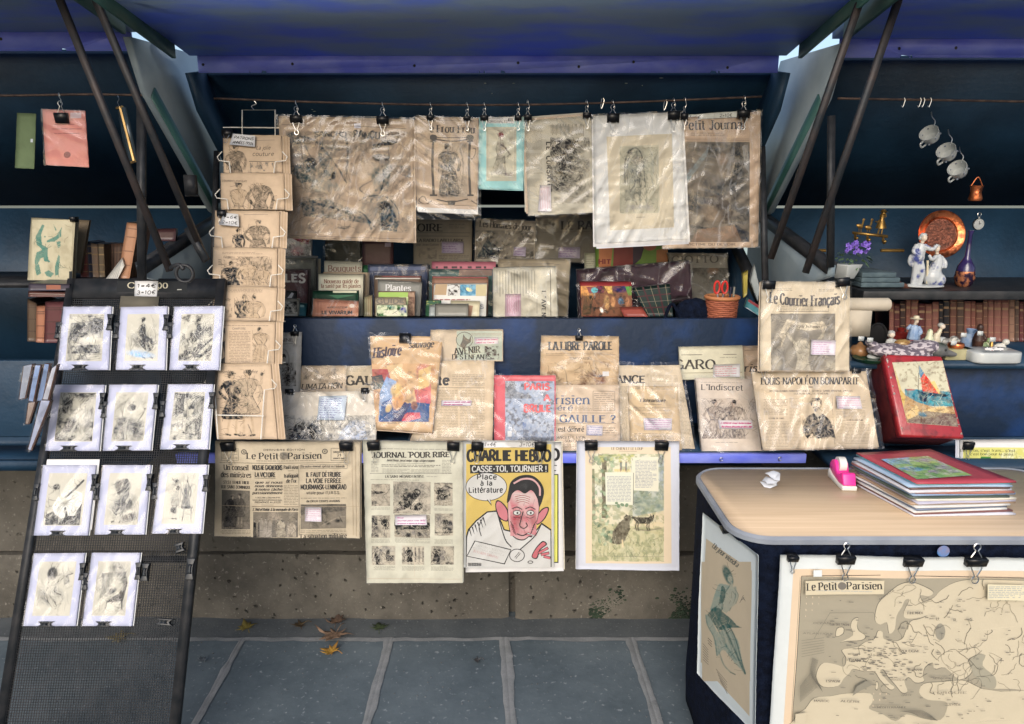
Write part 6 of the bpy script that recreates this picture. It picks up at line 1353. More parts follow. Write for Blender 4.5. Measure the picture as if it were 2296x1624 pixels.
s.quad(((1440,926),(1545,925),(1535,1024),(1425,1022)),A(176,146,106));s.tone(1660,930,1800,1030,[('n',40,.45,.6,A(60,140,176),.9),('e',1740,975,30,16,.4,A(220,206,160),.9,.2)],A(108,172,200));s.tone(1550,930,1655,1030,[('n',26,.5,.6,A(110,100,96),.9)],A(200,200,196));s.quad(((1802,930),(1900,928),(1895,1032),(1800,1032)),A(190,176,130));s.para(1430,1052,1750,1070,22,A(150,40,50),al=.9);s.text('S',1840,1870,1145,34,'bold',A(120,130,150));s.done()
s=book('cream-white booklet edge right of the grey notebook',((1575,1074),(1838,1080),(1830,1214),(1575,1214)),A(214,202,164),2.47);s.quad(((1700,1110),(1776,1120),(1760,1212),(1690,1212)),A(176,130,100));s.done()
s=book('green booklet with yellow speckles left of the grey notebook',((1352,1070),(1490,1072),(1480,1214),(1350,1214)),A(40,88,60),2.46);s.tone(1360,1075,1480,1120,[('n',20,.5,.6,A(176,170,70),.7)],A(44,92,64));s.done()
s=book('small grey-blue notepad in the front corner of the history stack',((1385,1118),(1436,1108),(1432,1214),(1380,1214)),A(140,150,150),2.445);s.line(((1392,1130),(1430,1124)),4,D2);s.done()
s=book('grey cloth notebook with dark edge, foremost of the history stack',((1436,1104),(1735,1106),(1732,1214),(1432,1214)),A(128,126,116),2.43);s.box(1438,1106,1733,1216,5,A(40,46,44));s.done()
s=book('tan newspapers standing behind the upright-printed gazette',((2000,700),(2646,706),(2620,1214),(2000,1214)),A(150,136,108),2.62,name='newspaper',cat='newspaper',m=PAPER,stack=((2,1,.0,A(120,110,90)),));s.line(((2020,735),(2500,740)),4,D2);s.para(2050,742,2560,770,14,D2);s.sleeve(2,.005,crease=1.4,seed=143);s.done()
s=book('pale sleeved newspaper printed sideways with a pink note, foremost in the box',((1955,780),(2520,770),(2536,1216),(1958,1216)),A(200,194,172),2.47,name='newspaper',cat='newspaper',m=PAPER,thick=.02,curl=.002)
for k in range(14):s.line(((1990+26*k,800+(k%3)*8),(1992+26*k,1000+(k*37%60))),10,A(168,162,144))
for i,ch in enumerate("L'AVENIR"):s.text(ch,2392,2392+30,988+i*39,38,'sb',NI,rot=math.pi/2)
s.line(((2470,800),(2474,1210)),5,D2);s.line(((2350,1040),(2350,1190)),3,MID);s.note(((2065,1016),(2204,1014),(2206,1214),(2062,1216)),7,col=A(206,170,188),ink=A(170,70,110),rot=1);s.sleeve(2,.005,crease=1.5,seed=145);s.done()
s=book('wide maroon album in glaring cellophane behind the tartan book',((575,798),(1590,716),(1614,1062),(590,1216)),A(44,28,38),2.62,(2,1),thick=.03,m=mat('maroon_album',tuple(lin((52,32,44))),None,.3,scale=10));s.sleeve(3,.008,crease=1.6,seed=147);s.done()
s=book('red-topped book with a busy orange and purple picture',((604,905),(1066,905),(1076,1216),(618,1216)),A(150,30,36),2.50,(2,1),thick=.02)
s.tone(612,942,1070,1214,[('p',[(612,942),(760,942),(740,1030),(612,1030)],A(200,130,40),.9),('p',[(660,950),(800,942),(830,1000),(690,1010)],A(110,30,60),.8),('e',735,980,30,24,0,A(80,160,166),.95,.1),('p',[(820,942),(890,945),(900,1020),(860,1010)],A(200,150,50),.9),('e',970,970,70,30,0,A(70,30,80),.9,.3),('p',[(1010,950),(1068,945),(1070,1030),(1040,1030)],A(90,130,40),.9),('e',845,1090,24,60,0,A(190,140,70),.8,.3),('e',900,1090,20,55,.1,A(180,120,60),.8,.3),('e',975,1080,26,34,0,A(90,120,150),.9,.2),('e',1030,1090,20,40,0,A(176,110,60),.8,.3),('p',[(640,1030),(720,1040),(700,1200),(625,1200)],A(90,62,34),.8),('e',800,1160,14,26,-.4,A(220,190,170),.9,.2),('n',30,.5,.65,A(50,34,24),.6)],A(120,70,40),1.0);s.done()
s=book('small red book lying tilted before the tartan book',((960,1134),(1160,1130),(1216,1218),(1000,1218)),A(150,56,40),2.455,(2,1));s.line(((970,1150),(1170,1146)),4,A(90,30,24));s.done()
s=book('tartan-covered book in dark green and red',((1074,962),(1410,924),(1442,1216),(1208,1216)),A(24,46,44),2.52,(2,1),thick=.02)
for k in range(5):
    a=k/5+.08;s.line(((1074+336*a,962-38*a),(1208+234*a,1216)),14 if k%2 else 4,A(70,26,36) if k%2 else A(130,120,90));b=k/5+.1;s.line(((1074+134*b,962+254*b),(1410+32*b,924+292*b)),12 if k%2 else 4,A(70,30,38) if k%2 else A(110,100,90))
s.done()
s=book('yellow folder standing at the right side of the box',((2064,832),(2112,800),(2104,1020),(2070,1050)),A(190,170,40),2.55,(2,1));s.line(((2075,850),(2104,830)),3,MID);s.done()
s=book('pale cardboard sheet at the right end of the box',((2132,900),(2168,745),(2215,960),(2200,1080)),A(170,178,176),2.45,(2,1));
for k in range(6):s.line(((2140+10*k,880),(2150+9*k,1060)),2.5,A(140,150,150))
s.done()
s=book('bright striped magazine lying at the right end of the box',((2110,1050),(2216,1120),(2216,1214),(2080,1130)),A(60,140,150),2.43,(2,1));s.quad(((2120,1060),(2216,1120),(2216,1150),(2110,1080)),A(150,50,60));s.quad(((2110,1140),(2190,1200),(2150,1214),(2084,1150)),A(196,196,206));s.done()
# ================================================================ wire rack of dress patterns
RA,RB=(2.02,.793),(2.52,1.775)
def RP(k): return lean(*RA,*RB).off(k)
rack=thing('wire_rack',at(552,985,2.02),'tall cream wire rack leaning from the rod to the ledge, filled with sewing patterns','rack')
def wire(name,pts,k,r=.0019,m=WHITEWIRE,parent=rack,sm=0):
    P=RP(k).hit(np.array([p[0] for p in pts],float),np.array([p[1] for p in pts],float))
    g=Geo();g.tube(catmull(P,sm) if sm else P,r,6); return g.build(name,m,parent,WORG[parent.name])
wire('frame_wire',[(543,985),(543,247),(617,247),(617,985)],-.012)
for y in (286,372,462,548,640,720,812):wire('cross_wire',[(500,y),(640,y+1)],-.010)
g=Geo();p=RP(-.01).hit(np.array([570.]),np.array([247.]))[0];g.tube(catmull([p,p+(-.008,0,.012),p+(.008,0,.02),p+(0,.0,.032)],4),.0014,5);g.build('hanger_wire',STEEL,rack,WORG['wire_rack'])
PT=A(192,164,130);PT2=A(180,150,114)
pats=[((500,302),(631,304),(634,388),(501,388)),((495,389),(636,388),(638,470),(496,470)),((482,472),(627,474),(625,556),(480,556)),((478.5,555),(622,557),(620,643),(476,643)),((478,642),(621,645),(618,720),(474,720)),((471,720),(616,721),(614,815),(469,815)),((467,815.5),(607,815.5),(622,985),(486,985))]
PL=['sewing pattern with one woman and a script title, topmost in the wire rack','sewing pattern with two women in profile, second pocket of the wire rack','sewing pattern with a small hat and a tall coat, behind the 1=6 price card','sewing pattern with a dark jacket and a flowering bush, middle of the wire rack','sewing pattern titled as a town dress, dark bodice beside a light blouse','sewing pattern with cut pieces, text block and one woman in overalls','sewing pattern with two women in autumn coats, lowest in the wire rack']
LI=(.075,.065,.052);CO=(.26,.20,.14);DKC=(.10,.085,.07);LT=(.44,.33,.22)
for i,(q,lb) in enumerate(zip(pats,PL)):
    s=Sheet('sewing_pattern',lb,'sewing pattern',RP(.014+.003*i),q,PT,'sewing patterns in the wire rack',thick=.004,curl=.0012,edge=.6,stack=[(4+3*k,-1+rnd.uniform(-1,1),rnd.uniform(-.004,.004),(PT,PT2)[k%2]) for k in range(5)])
    if i==0:
        s.cr(0,0);s.line(((2060,1262),(2240,1258)),3,MID);s.text('La jolie',2075,2200,1345,34,'hand',LI);s.text('couture',2040,2230,1400,34,'hand',LI);s.tone(1790,1310,2000,1550,lady(1895,1760,470,CO,1,hair=DKC,skin=LT,line=LI,leg=False,skirt=0,w=1.15),PT);s.line(((2010,1450),(2260,1452)),5,LI);s.tone(2020,1460,2230,1550,[('n',30,.45,.65,MID,.8)],PT)
    if i==1:
        s.cr(0,1);s.text('Vêtements pratiques',1770,1990,12,20,'hand',LI);s.tone(1840,20,2260,255,lady(1945,560,560,LT,1,hair=DKC,skin=LT,line=LI,leg=False,skirt=0,w=1.1)+lady(2115,550,590,CO,1,hat=DKC,hair=DKC,skin=LT,line=LI,leg=False,skirt=0,w=1.15),PT)
    if i==2:
        s.cr(0,1);s.line(((1960,302),(2180,300)),3,MID);s.tone(1860,350,2200,598,lady(1925,760,330,DKC,1,hat=DKC,skin=LT,line=LI,leg=False,skirt=0)+lady(2090,800,460,CO,-1,hair=DKC,skin=LT,line=LI,leg=False,skirt=0,w=1.5),PT)
    if i==3:
        s.cr(0,1);s.para(1770,635,2130,660,12,LI);s.text('Fillette',1780,1845,695,22,'hand',LI);s.para(1735,700,1905,760,14,DKC,al=.8);s.tone(1760,680,2215,935,[('n',26,.46,.6,LI,.0),('e',2080,780,130,90,0,(.34,.26,.18),.7,.4),('n',16,.5,.6,(.2,.155,.11),.45)]+lady(1865,1120,400,DKC,1,hair=LI,skin=LT,line=LI,leg=False,skirt=0,w=1.5)+lady(2010,1180,500,LT,1,hair=CO,skin=LT,line=LI,leg=False,skirt=0,w=1.2)+lady(2140,1160,420,LT,-1,hair=CO,skin=LT,line=LI,leg=False,skirt=0),PT)
    if i==4:
        s.cr(0,1);s.para(1770,965,2130,1000,12,LI);s.text('Robe',1730,1790,1050,30,'hand',LI);s.text('de ville',1748,1840,1080,28,'hand',LI);s.para(1735,1100,1850,1130,14,MID);s.tone(1740,1140,1860,1225,[('n',24,.4,.6,CO,.8)],PT);s.tone(1880,1010,2180,1232,lady(1965,1430,410,DKC,1,hair=CO,skin=LT,line=LI,leg=False,skirt=0,w=1.4)+lady(2060,1420,395,LT,-1,hair=LI,skin=LT,line=LI,leg=False,skirt=0,w=1.6),PT)
    if i==5:
        s.cr(0,1);s.para(1700,1290,2180,1308,12,LI);s.rect(1700,1320,1795,1680,(.09,.08,.07));s.poly(((1715,1350),(1740,1340),(1790,1370),(1788,1440),(1716,1440)),PT,3);s.poly(((1730,1470),(1770,1470),(1790,1580),(1735,1590)),PT,3);s.para(1830,1345,2020,1640,14,LI);s.text('CHAPITRE',1860,1980,1334,18,'sans',MID);s.tone(2040,1300,2190,1625,lady(2100,1700,390,LT,1,hair=LI,skin=LT,line=LI,skirt=.1,w=1.4),PT)
    if i==6:
        s.cr(0,2);s.para(1680,30,2140,42,11,MID);s.text('Ensemble',1735,1850,102,28,'hand',LI);s.text("d'automne",1955,2085,102,28,'hand',LI);s.tone(1700,70,2150,670,lady(1850,650,560,DKC,1,hat=LI,skin=LT,line=LI,skirt=.27,w=1.25)+[('n',40,.5,.7,CO,.0)]+lady(2010,655,590,(.40,.31,.215),-1,hair=LI,skin=LT,line=LI,arm=0,skirt=.34,w=1.35)+[('l',[(2070,190),(2120,190),(2120,120)],26,(.42,.32,.22),.9),('e',2125,110,14,16,0,LI,.8,.2),('l',[(2000,560),(2040,660)],8,LI,.7)],PT)
    s.done()
    # front wires of the pocket
    x0,y0=q[0];x1,y1=q[1];h=q[3][1]-y0;yb=y0+h*(.30 if i==6 else .62)
    for d,xe in ((1,x0),(-1,x1)):
        pts=[(xe-d*2,yb-15),(xe-d*13,yb-3),(xe-d*9,yb+5),(xe+d*14,yb+8),(xe+d*22 if i==6 else xe+d*17,(985 if i==6 else yb+h*.38))]
        wire('pocket_wire',pts,.026+.003*i,.0017)
    if i==6:wire('pocket_wire',[(488,931),(592,933)],.046,.0017)
def card(name,label,pl,cor,words,parent=None,st='mark',col=None,cat='price card'):
    s=Sheet(name,label,cat,pl,cor,col or A(214,216,214),None,None,curl=.001,thick=.0008,m=CARD,rag=.1);s.uv()
    n=len(words)
    for i,w_ in enumerate(words):s.text(w_,10,92,8+86*(i+.82)/n,86/n*.52,st,INK,wob=.06,rot=-.02)
    s.done()
card('title_card','white card handwritten for 1950s patterns, on top of the wire rack',RP(.028),((522,299),(572,304),(571,329),(514,324)),['PATRONS','ANNÉES 1950s'])
card('price_card','white card offering 1 for 6 and 2 for 10, on the wire rack',RP(.034),((502,477),(534,480),(536,508),(490,504)),['1=6€','2=10€'])
clip(511,296,RP(.026),22,12,'black binder clip holding the 1950s title card',18,0);clip(499,476,RP(.032),19,12,'black binder clip holding the price card on the wire rack',18,0)

# ================================================================ black mesh board with clipped vintage prints
mb= lambda k=0:lean(1.55,0,2.2,1.25).off(k)
def mbpt(X,z,k=0):
    pl=mb(k);D=1.55+.52*z; return np.array([X,D,z])+pl.n*k
board=thing('mesh_board',(-1.1,1.55,0),'tall black metal mesh board leaning before the left bookstall','display board')
def mbox(name,X0,X1,z0,z1,k0,k1,m):
    c=[mbpt(X0,z0,k1),mbpt(X1,z0,k1),mbpt(X1,z1,k1),mbpt(X0,z1,k1)];d=[mbpt(X0,z0,k0),mbpt(X1,z0,k0),mbpt(X1,z1,k0),mbpt(X0,z1,k0)]
    g=Geo();g.hexa(c,d); return g.build(name,m,board,WORG['mesh_board'],smooth=False)
BX0,BX1=-1.345,-.868
mbox('side_rail',BX0,BX0+.022,0,1.25,-.01,.006,BLACKIRON);mbox('side_rail',BX1-.024,BX1,0,1.25,-.012,.006,BLACKIRON)
mbox('header_plate',BX0+.022,BX1-.024,1.196,1.25,-.008,.005,BLACKIRON);mbox('bottom_rail',BX0+.022,BX1-.024,0,.03,-.01,.005,BLACKIRON)
mbox('cross_rail',BX0+.022,BX1-.024,.515,.53,-.012,-.003,BLACKIRON)
V=[];P=[]
def wbox(a,b,w,ax):
    n0=len(V);pl=mb();e=np.array([1,0,0])*w if ax else np.array([0,.4613,.8872])*w
    for p_ in (a,b):
        for sx,sn in ((-1,-1),(1,-1),(1,1),(-1,1)):V.append(p_+e*sx+pl.n*w*sn)
    P.extend([(n0+k,n0+(k+1)%4,n0+4+(k+1)%4,n0+4+k) for k in range(4)])
for x in np.arange(BX0+.022,BX1-.024,.0066):wbox(mbpt(x,.03),mbpt(x,1.196),.00085,1)
for z in np.arange(.03,1.196,.0059):wbox(mbpt(BX0+.022,z),mbpt(BX1-.024,z),.00085,0)
link('wire_mesh',make_mesh('wire_mesh',np.array(V)-WORG['mesh_board'],polys=P),BLACKIRON,board,WORG['mesh_board'])
s=Sheet('painted_name',None,None,mb(.0052),((262,630),(420,631),(419,656),(261,655)),tuple(lin((30,33,36))),None,None,parent=board,thick=0,curl=0,edge=1,rag=0);s.cr(0,1);s.text('C',920,985,962,50,'serif',A(190,180,150));s.text('po',1185,1280,962,64,'serif',A(190,180,150));s.line(((1365,976),(1405,974)),7,A(170,170,160));s.done()
mbox('paper_scrap',-1.176,-1.06,1.165,1.20,.0055,.0062,mat('faded_card',tuple(lin((86,82,72))),tuple(lin((104,98,84))),.8))
card('price_card','white card offering 1 for 4 and 3 for 10, on the mesh board header',mb(.008),((302,630),(354,630),(351,665),(301,664)),['1=4€','3=10€'])
def bow(px,py,w,h,rot,label):
    """black plastic clip with hollow sides"""
    pl=mb(.004);P0=pl.hit(np.array([px]),np.array([py]))[0];mm=np.dot(P0-EYE,(0,CP,-SP))/F
    ex=np.array([1.,0,0]);ey=np.cross(pl.n,ex);ey=ey if ey[2]>0 else -ey
    q=[]
    for a,b in ((-1,-1),(-.3,-.86),(.3,-.86),(1,-1),(.86,-.3),(.86,.3),(1,1),(.3,.86),(-.3,.86),(-1,1),(-.86,.3),(-.86,-.3)) if False else ((-1,-1),(1,-1),(.66,-.45),(.56,0),(.66,.45),(1,1),(-1,1),(-.66,.45),(-.56,0),(-.66,-.45)):
        x,y=a*w/2,b*h/2;c,s_=math.cos(rot),math.sin(rot)
        q.append(P0+(ex*(x*c-y*s_)+ey*(x*s_+y*c))*mm)
    t=thing('plastic_clip',P0,label,'clip','black plastic clips on the mesh board')
    g=Geo();g.prism(q,pl.n*.012);g.build('jaw',BLACKPLASTIC,t,P0,smooth=False,bevel=.0015)
    c0=np.mean(q,0);q2=[c0+(p_-c0)*.45 for p_ in q];g=Geo();g.prism([p_+pl.n*.0125 for p_ in q2],pl.n*.004);g.build('spring_cap',BLACKPLASTIC,t,P0,smooth=False)
CA=[((142,688),(250,687),(243.5,830),(128.5,830)),((271,689),(375,687),(370,830),(260.5,830)),((391,688),(500,686),(490,830),(380,830)),((122,863),(234,863),(221,1011),(101.5,1011)),((246,863),(353,863),(338.5,1010.5),(230,1011)),((377,862),(478,862),(467,1008),(359,1008)),((97,1043),(216,1043),(197,1201),(75.5,1201)),((231,1043),(338.5,1043),(324,1199),(212,1199)),((360.5,1042),(464.8,1042),(451.5,1197),(341.8,1197)),((75.6,1241),(190,1240),(169.8,1404),(52,1404)),((207,1239.6),(314.8,1239.6),(296,1404),(184,1404))]
CN=['dim striped beach scene','seated woman with blue glare below','woman perched on bare branches','dancers over a dark form','raised bare arms over an armchair','dark interior with two men','dancer in a fan-shaped skirt','crouching woman with a dark bob','two figures by a stool','seated woman stretching one arm','woman reclining in an armchair']
g0,g1,g2,g3=A(150,148,136),A(110,110,104),A(70,70,68),A(186,182,164)
BS=A(192,188,170)
def pic(i):
    N=[('n',30,.45,.8,g0,.22)]
    return [N+[('p',[(18,26),(82,22),(82,50),(18,48)],g1,.6),('n',12,.4,.65,g1,.7),('e',60,52,22,8,-.3,A(210,206,190),.8,.4),('p',[(18,62),(82,60),(80,74),(18,74)],g1,.6),('l',[(40,52),(26,70)],2.4,g3,.8),('e',72,38,5,5,0,g2,.5,.4),('h',3.4,1.5,g2,.35)],
N+seated(52,50,62,1,g1,g2,g3)+[('e',48,75,26,5,.1,A(150,180,220),.7,.4)],  # blue glare painted into the picture
N+seated(52,42,46,-1,g2,g2,g3)+[('l',[(20,80),(40,72),(60,78),(84,62)],5,g1,.7),('l',[(50,80),(62,66),(84,50)],3,g1,.7),('l',[(30,84),(50,74),(56,60)],3,g2,.6),('n',9,.55,.7,g2,.5)],
N+[('n',14,.4,.65,g1,.8),('e',68,32,14,14,0,g3,.7,.5),('e',60,50,22,13,.2,A(205,201,186),.8,.3),('e',44,62,14,9,.2,g2,.8,.4),('l',[(36,84),(50,62),(60,48)],4,g3,.8),('l',[(62,84),(60,62)],4,g3,.8),('e',28,38,6,5,0,g2,.8,.3),('l',[(26,50),(48,44),(66,30)],3,g3,.9),('e',26,82,10,5,0,g2,.6,.4),('h',3,1,g2,.4)],
N+[('e',52,38,7,6,0,A(206,200,184),.95,.2),('e',52,35,8,4.5,0,g2,.9,.3),('l',[(36,56),(36,40),(40,26)],3.5,g3,.9),('l',[(35,56),(34,40),(38,26)],1,g2,.8),('l',[(64,56),(76,40),(80,30)],3.5,g3,.9),('l',[(66,57),(78,42),(82,30)],1,g2,.8),('e',50,62,24,9,.05,g1,.6,.5),('p',[(18,62),(36,60),(44,84),(20,84)],g0,.9),('e',34,55,9,6,0,g2,.7,.4),('e',66,74,14,12,0,g1,.5,.5),('e',80,32,6,5,0,g2,.5,.1),('e',80,32,5,4,0,BS,.9,.1),('h',3,.8,g2,.3)],
N+[('p',[(22,14),(40,14),(40,44),(22,46)],g2,.7),('p',[(46,14),(58,14),(58,62),(46,62)],g3,.9),('p',[(62,18),(84,18),(84,60),(62,60)],g0,.7),('e',34,38,6,6,0,g2,.8,.3),('e',60,32,4,6,0,g1,.9,.2),('e',32,64,13,20,0,A(204,200,184),.8,.5),('e',60,60,14,14,.4,g3,.9,.3),('p',[(66,54),(80,46),(80,76),(70,78)],g2,.85),('l',[(50,66),(70,52)],2,g2,.9),('l',[(44,74),(72,78)],2,g2,.8),('n',9,.5,.65,g1,.6),('h',3,1.2,g2,.4)],
N+[('p',[(18,70),(82,50),(82,86),(18,86)],g1,.75),('p',[(38,44),(60,34),(80,40),(82,54),(74,66),(70,72),(58,72),(48,76),(34,70),(28,58)],A(214,210,196),.97),('l',[(50,46),(66,34),(80,22)],3.2,g1,.9),('l',[(52,62),(56,72),(52,84)],4.2,g1,.9),('e',32,34,6,6,0,g3,.95,.2),('e',31,31,6,4,0,g2,.8,.3),('l',[(34,40),(44,48)],5,g3,.9),('e',50,53,6,5,0,g3,.9,.4)]+[('l',[(50,54),(50+30*math.cos(a),54+19*math.sin(a))],.9,g0,.6) for a in np.linspace(-.6,3.4,9)],
N+seated(52,52,60,-1,g0,g2,g3,skirt=g2)+[('e',46,30,15,9,.1,g2,.85,.25),('e',40,35,5,7,0,g2,.8,.3),('e',64,76,16,6,-.2,g2,.75,.4)],
N+lady(40,78,56,g3,1,hat=g2,hair=g2,skin=g3,skirt=.35,line=g2)+lady(62,72,50,g0,-1,hair=g2,skin=g3,leg=False,skirt=.2,line=g2,w=1.2)+[('l',[(56,62),(76,62)],3,g1,.8),('l',[(60,62),(58,82)],1.6,g1,.8),('l',[(74,62),(76,82)],1.6,g1,.8),('e',42,34,4,3,0,g2,.9,.2),('e',38,66,7,4,.4,g2,.8,.3)],
N+seated(44,56,62,1,g3,g2,g3,skirt=g1)+[('e',42,28,9,8,0,g2,.85,.3),('l',[(48,42),(66,30),(82,26)],4.2,g3,.95),('l',[(48,44),(68,32),(82,28)],1,g2,.7),('p',[(64,32),(74,30),(78,40),(68,44)],g0,.6)],
N+[('p',[(26,28),(76,26),(76,32),(26,34)],g0,.8),('p',[(30,34),(46,34),(44,60),(28,62)],g0,.6),('p',[(74,36),(82,40),(76,66),(42,68),(50,60),(66,56)],g2,.8),('l',[(24,72),(40,56),(56,50)],4,g3,.95),('l',[(28,76),(48,62),(62,52)],4,g3,.95),('e',74,37,6,5,0,g2,.8,.3),('e',66,46,9,6,-.6,g3,.9,.3),('e',52,52,8,4,-.3,g1,.8,.3),('l',[(44,66),(42,76)],2.4,g2,.8),('l',[(74,66),(76,78)],2.4,g2,.8),('e',56,20,12,8,0,g0,.7,.5),('h',3.2,.9,g2,.25)]][i]
for i,q in enumerate(CA):
    s=Sheet('art_print','grey vintage print on the mesh board: %s'%CN[i],'art print',mb(.009),q,A(172,178,218),'vintage prints on the mesh board',thick=.003,curl=.0010,m=CARD,rag=.15,edge=.85,stack=((2.5,0,.0,A(204,206,236)),)+(((6,-13,0,A(214,216,240)),) if i==6 else ()))
    s.uv();iw=16 if i%3 else 14
    s.rect(iw,11.5,100-iw,86,BS);s.tone(iw+1,12.5,99-iw,85,pic(i),BS,.95,1.7,.95)
    s.sleeve(0,.0016,crease=.5 if i else .8,seed=201+i);s.done()
    x0,y0=q[0];x1=q[1][0];h=q[3][1]-y0;xb=q[3][0];r1=.2 if i!=8 else .22
    sh=(xb-x0)/h
    bow((q[3][0]+q[2][0])/2-4,q[3][1]-5,38,11,0,'black plastic clip under the print: '+CN[i])
    if i!=2:bow(x1+sh*h*r1*.7+2,y0+h*r1+8,15,37,.05,'black plastic clip at the right of the print: '+CN[i])
    if i!=9:bow(x0+sh*h*.38-3,y0+h*.4-2,13,37,.05,'black plastic clip at the left of the print: '+CN[i])
bow(329,1283,18,38,.0,'unused black clip right of the bottom row of prints, inner one');bow(430,1276,20,46,.0,'unused black clip on the right rail of the mesh board');bow(372,1394,42,14,-.08,'loose black clip hooked flat low on the mesh');bow(406,1228,24,20,.3,'unused black clip high on the mesh board right of the crouching figure')

# ================================================================ left stall: hanging papers and old books
s=Sheet('letter','salmon pink printed letter hanging from the left rod','letter',vp(2.27),((93.5,245),(191,249),(200.5,375.5),(102,370)),A(212,122,112),None,curl=.002);s.cr(0,0)
for i in range(4):s.para(240+20*(i%2),1065+40*i,510-20*(i%2),1090+40*i,20,A(120,60,60))
s.ell(380,1390,32,28,A(130,62,62));s.rect(405,1012,505,1062,A(196,170,180));s.sleeve(1,.002,crease=.5,seed=231);s.done()
clip(139,256,vp(2.27),28,20,'black binder clip on the salmon pink letter',0,26,hook=215)
s=Sheet('letter','olive green sheet at the far left edge of the left rod','letter',vp(2.27),((36,253),(79,255),(76,379),(33,377)),A(96,116,76),None,curl=.002);s.uv();s.rect(76,46,88,52,A(180,190,200));s.done()
fr_=thing('gilt_picture',at(285,370,2.28),'narrow gilt picture frame seen edge-on, hanging from the left rod','picture frame')
GILT=mat('dull_gilt',tuple(lin((120,96,56))),tuple(lin((160,132,84))),.4,.6,scale=20)
a,b,c_,d_=at(263,243,2.28),at(276,240,2.23),at(305,361,2.23),at(284,370,2.30)
g=Geo();g.hexa([a,b,c_,d_],[p+(.004,.012,0) for p in (a,b,c_,d_)]);g.build('panel',mat('grey_glass',tuple(lin((60,72,80))),None,.2),fr_,WORG['gilt_picture'],smooth=False)
g=Geo();g.tube([at(270,240,2.25),at(301,361,2.23)],.0055,6);g.tube([at(262,243,2.28),at(274,240,2.24)],.004,6);g.tube([at(284,370,2.30),at(303,361,2.23)],.004,6);g.build('gilt_edge',GILT,fr_,WORG['gilt_picture'])
g=Geo();g.tube(catmull([at(263,213,2.28),at(267,222,2.27),at(264,230,2.28),at(268,241,2.26)],4),.0012,5);g.build('wire_hook',STEEL,fr_,WORG['gilt_picture'])
LB='old books in the left stall'
s=book('open book with a green ornamental drawing on its page',((60,330),(455,350),(430,905),(20,890)),A(176,166,132),2.33,(0,1),thick=.02,m=PAPER,group=LB,curl=.003)
gr=A(76,128,112)
s.tone(70,350,430,890,[('n',70,.5,.8,A(150,138,104),.5),('p',[(100,500),(160,390),(180,400),(150,480),(160,590),(210,610),(160,615),(110,570)],gr,.95),('p',[(260,390),(290,440),(280,450)],gr,.9),('p',[(335,415),(330,500),(270,545),(200,550),(205,535),(290,490)],gr,.95),('p',[(290,545),(325,540),(325,590),(300,605)],gr,.9),('p',[(140,560),(210,600),(215,700),(240,730),(180,720),(160,640)],gr,.95),('p',[(90,720),(110,640),(160,620),(200,680),(150,690),(100,780)],gr,.95),('e',185,500,24,24,0,A(186,176,142),1,.1),('e',185,500,9,9,0,gr,1,.1),('p',[(310,660),(325,680),(310,840),(280,850),(280,760)],gr,.95),('p',[(90,780),(130,740),(150,830),(110,850)],gr,.9),('p',[(180,820),(220,800),(270,830),(240,865),(200,850)],gr,.9)],A(186,176,142),1.2,1.0,.25)
s.rect(405,810,480,878,A(30,36,40));s.done()
clip(56+440/4,406+330/4,vp(2.33),13,9,'black binder clip on the open book with the green drawing',0,0)
s=book('worn cardboard cover standing behind the open book',((450,345),(578,355),(500,830),(430,820)),A(122,104,78),2.40,(0,1),m=PAPER,group=LB);s.done()
OLD=[((510,550),(556,542),(575,880),(500,880)),((556,545),(598,552),(612,882),(575,882)),((590,560),(650,568),(665,880),(612,880)),((655,562),(706,566),(720,880),(664,880))]
for q,c,lb in zip(OLD,(A(128,60,50),A(40,42,60),A(130,104,84),A(96,80,60)),('red leather book with gilt bands','slim dark blue book','pale brown leather book','dull olive-brown book')):
    s=book(lb+' standing right of the open green book',q,c,2.42,(0,1),group=LB,thick=.08);(x0,y0),(x1,_),(x2,y2),(x3,_)=q
    for k in (.12,.3,.32,.6,.8):s.line(((x0+(x3-x0)*k+3,y0+(y2-y0)*k),(x1+(x2-x1)*k-3,y0+(y2-y0)*k)),6,A(150,120,70))
    s.done()
s=book('row of same-bound brown books in the back of the left stall',((700,565),(880,560),(850,880),(715,880)),A(84,60,48),2.46,(0,1),group=LB,thick=.06)
for k in range(5):s.line(((735+30*k,570),(740+26*k,880)),7,A(40,28,24));s.line(((705+34*k,640),(735+34*k,640)),8,A(110,84,56))
s.done()
s=book('thick tan-spined book leaning to the right on the left shelf',((912,372),(1018,385),(935,885),(828,880)),A(172,118,80),2.38,(0,1),group=LB,thick=.09);
for k in (.1,.25,.5,.75):s.line(((912-84*k+8,372+508*k),(1018-84*k-8,385+500*k)),10,A(128,84,56))
s.done()
s=book('fan of white pages spilling from the leaning tan book',((868,690),(890,760),(828,885),(720,882)),A(186,184,176),2.37,(0,1),group=LB,name='pages',cat='pages',m=PAPER)
for k in range(5):s.line(((868-6*k,700+8*k),(820-20*k,880)),3,A(130,130,130))
s.done()
s=book('maroon crumpled bag on the far end of the left shelf',((1180,430),(1360,426),(1350,540),(1200,540)),A(64,34,36),2.34,(0,1),group=LB,name='bag',cat='bag',curl=.004);s.done()
for q,c,lb in ((((30,918),(400,925),(396,985),(30,985)),A(66,58,72),'dark book lying flat with a copper label under the left shelf'),(((30,990),(402,1000),(396,1040),(30,1040)),A(92,52,44),'reddish book lying flat in the left stall, below the copper-labelled one')):
    s=book(lb,q,c,2.18,(0,1),group=LB,thick=.1);(x0,y0)=q[0];s.rect(190,y0+16,320,y0+56,A(150,84,56)) if y0<950 else s.line(((40,y0+20),(390,y0+28)),4,A(150,140,130));s.done()
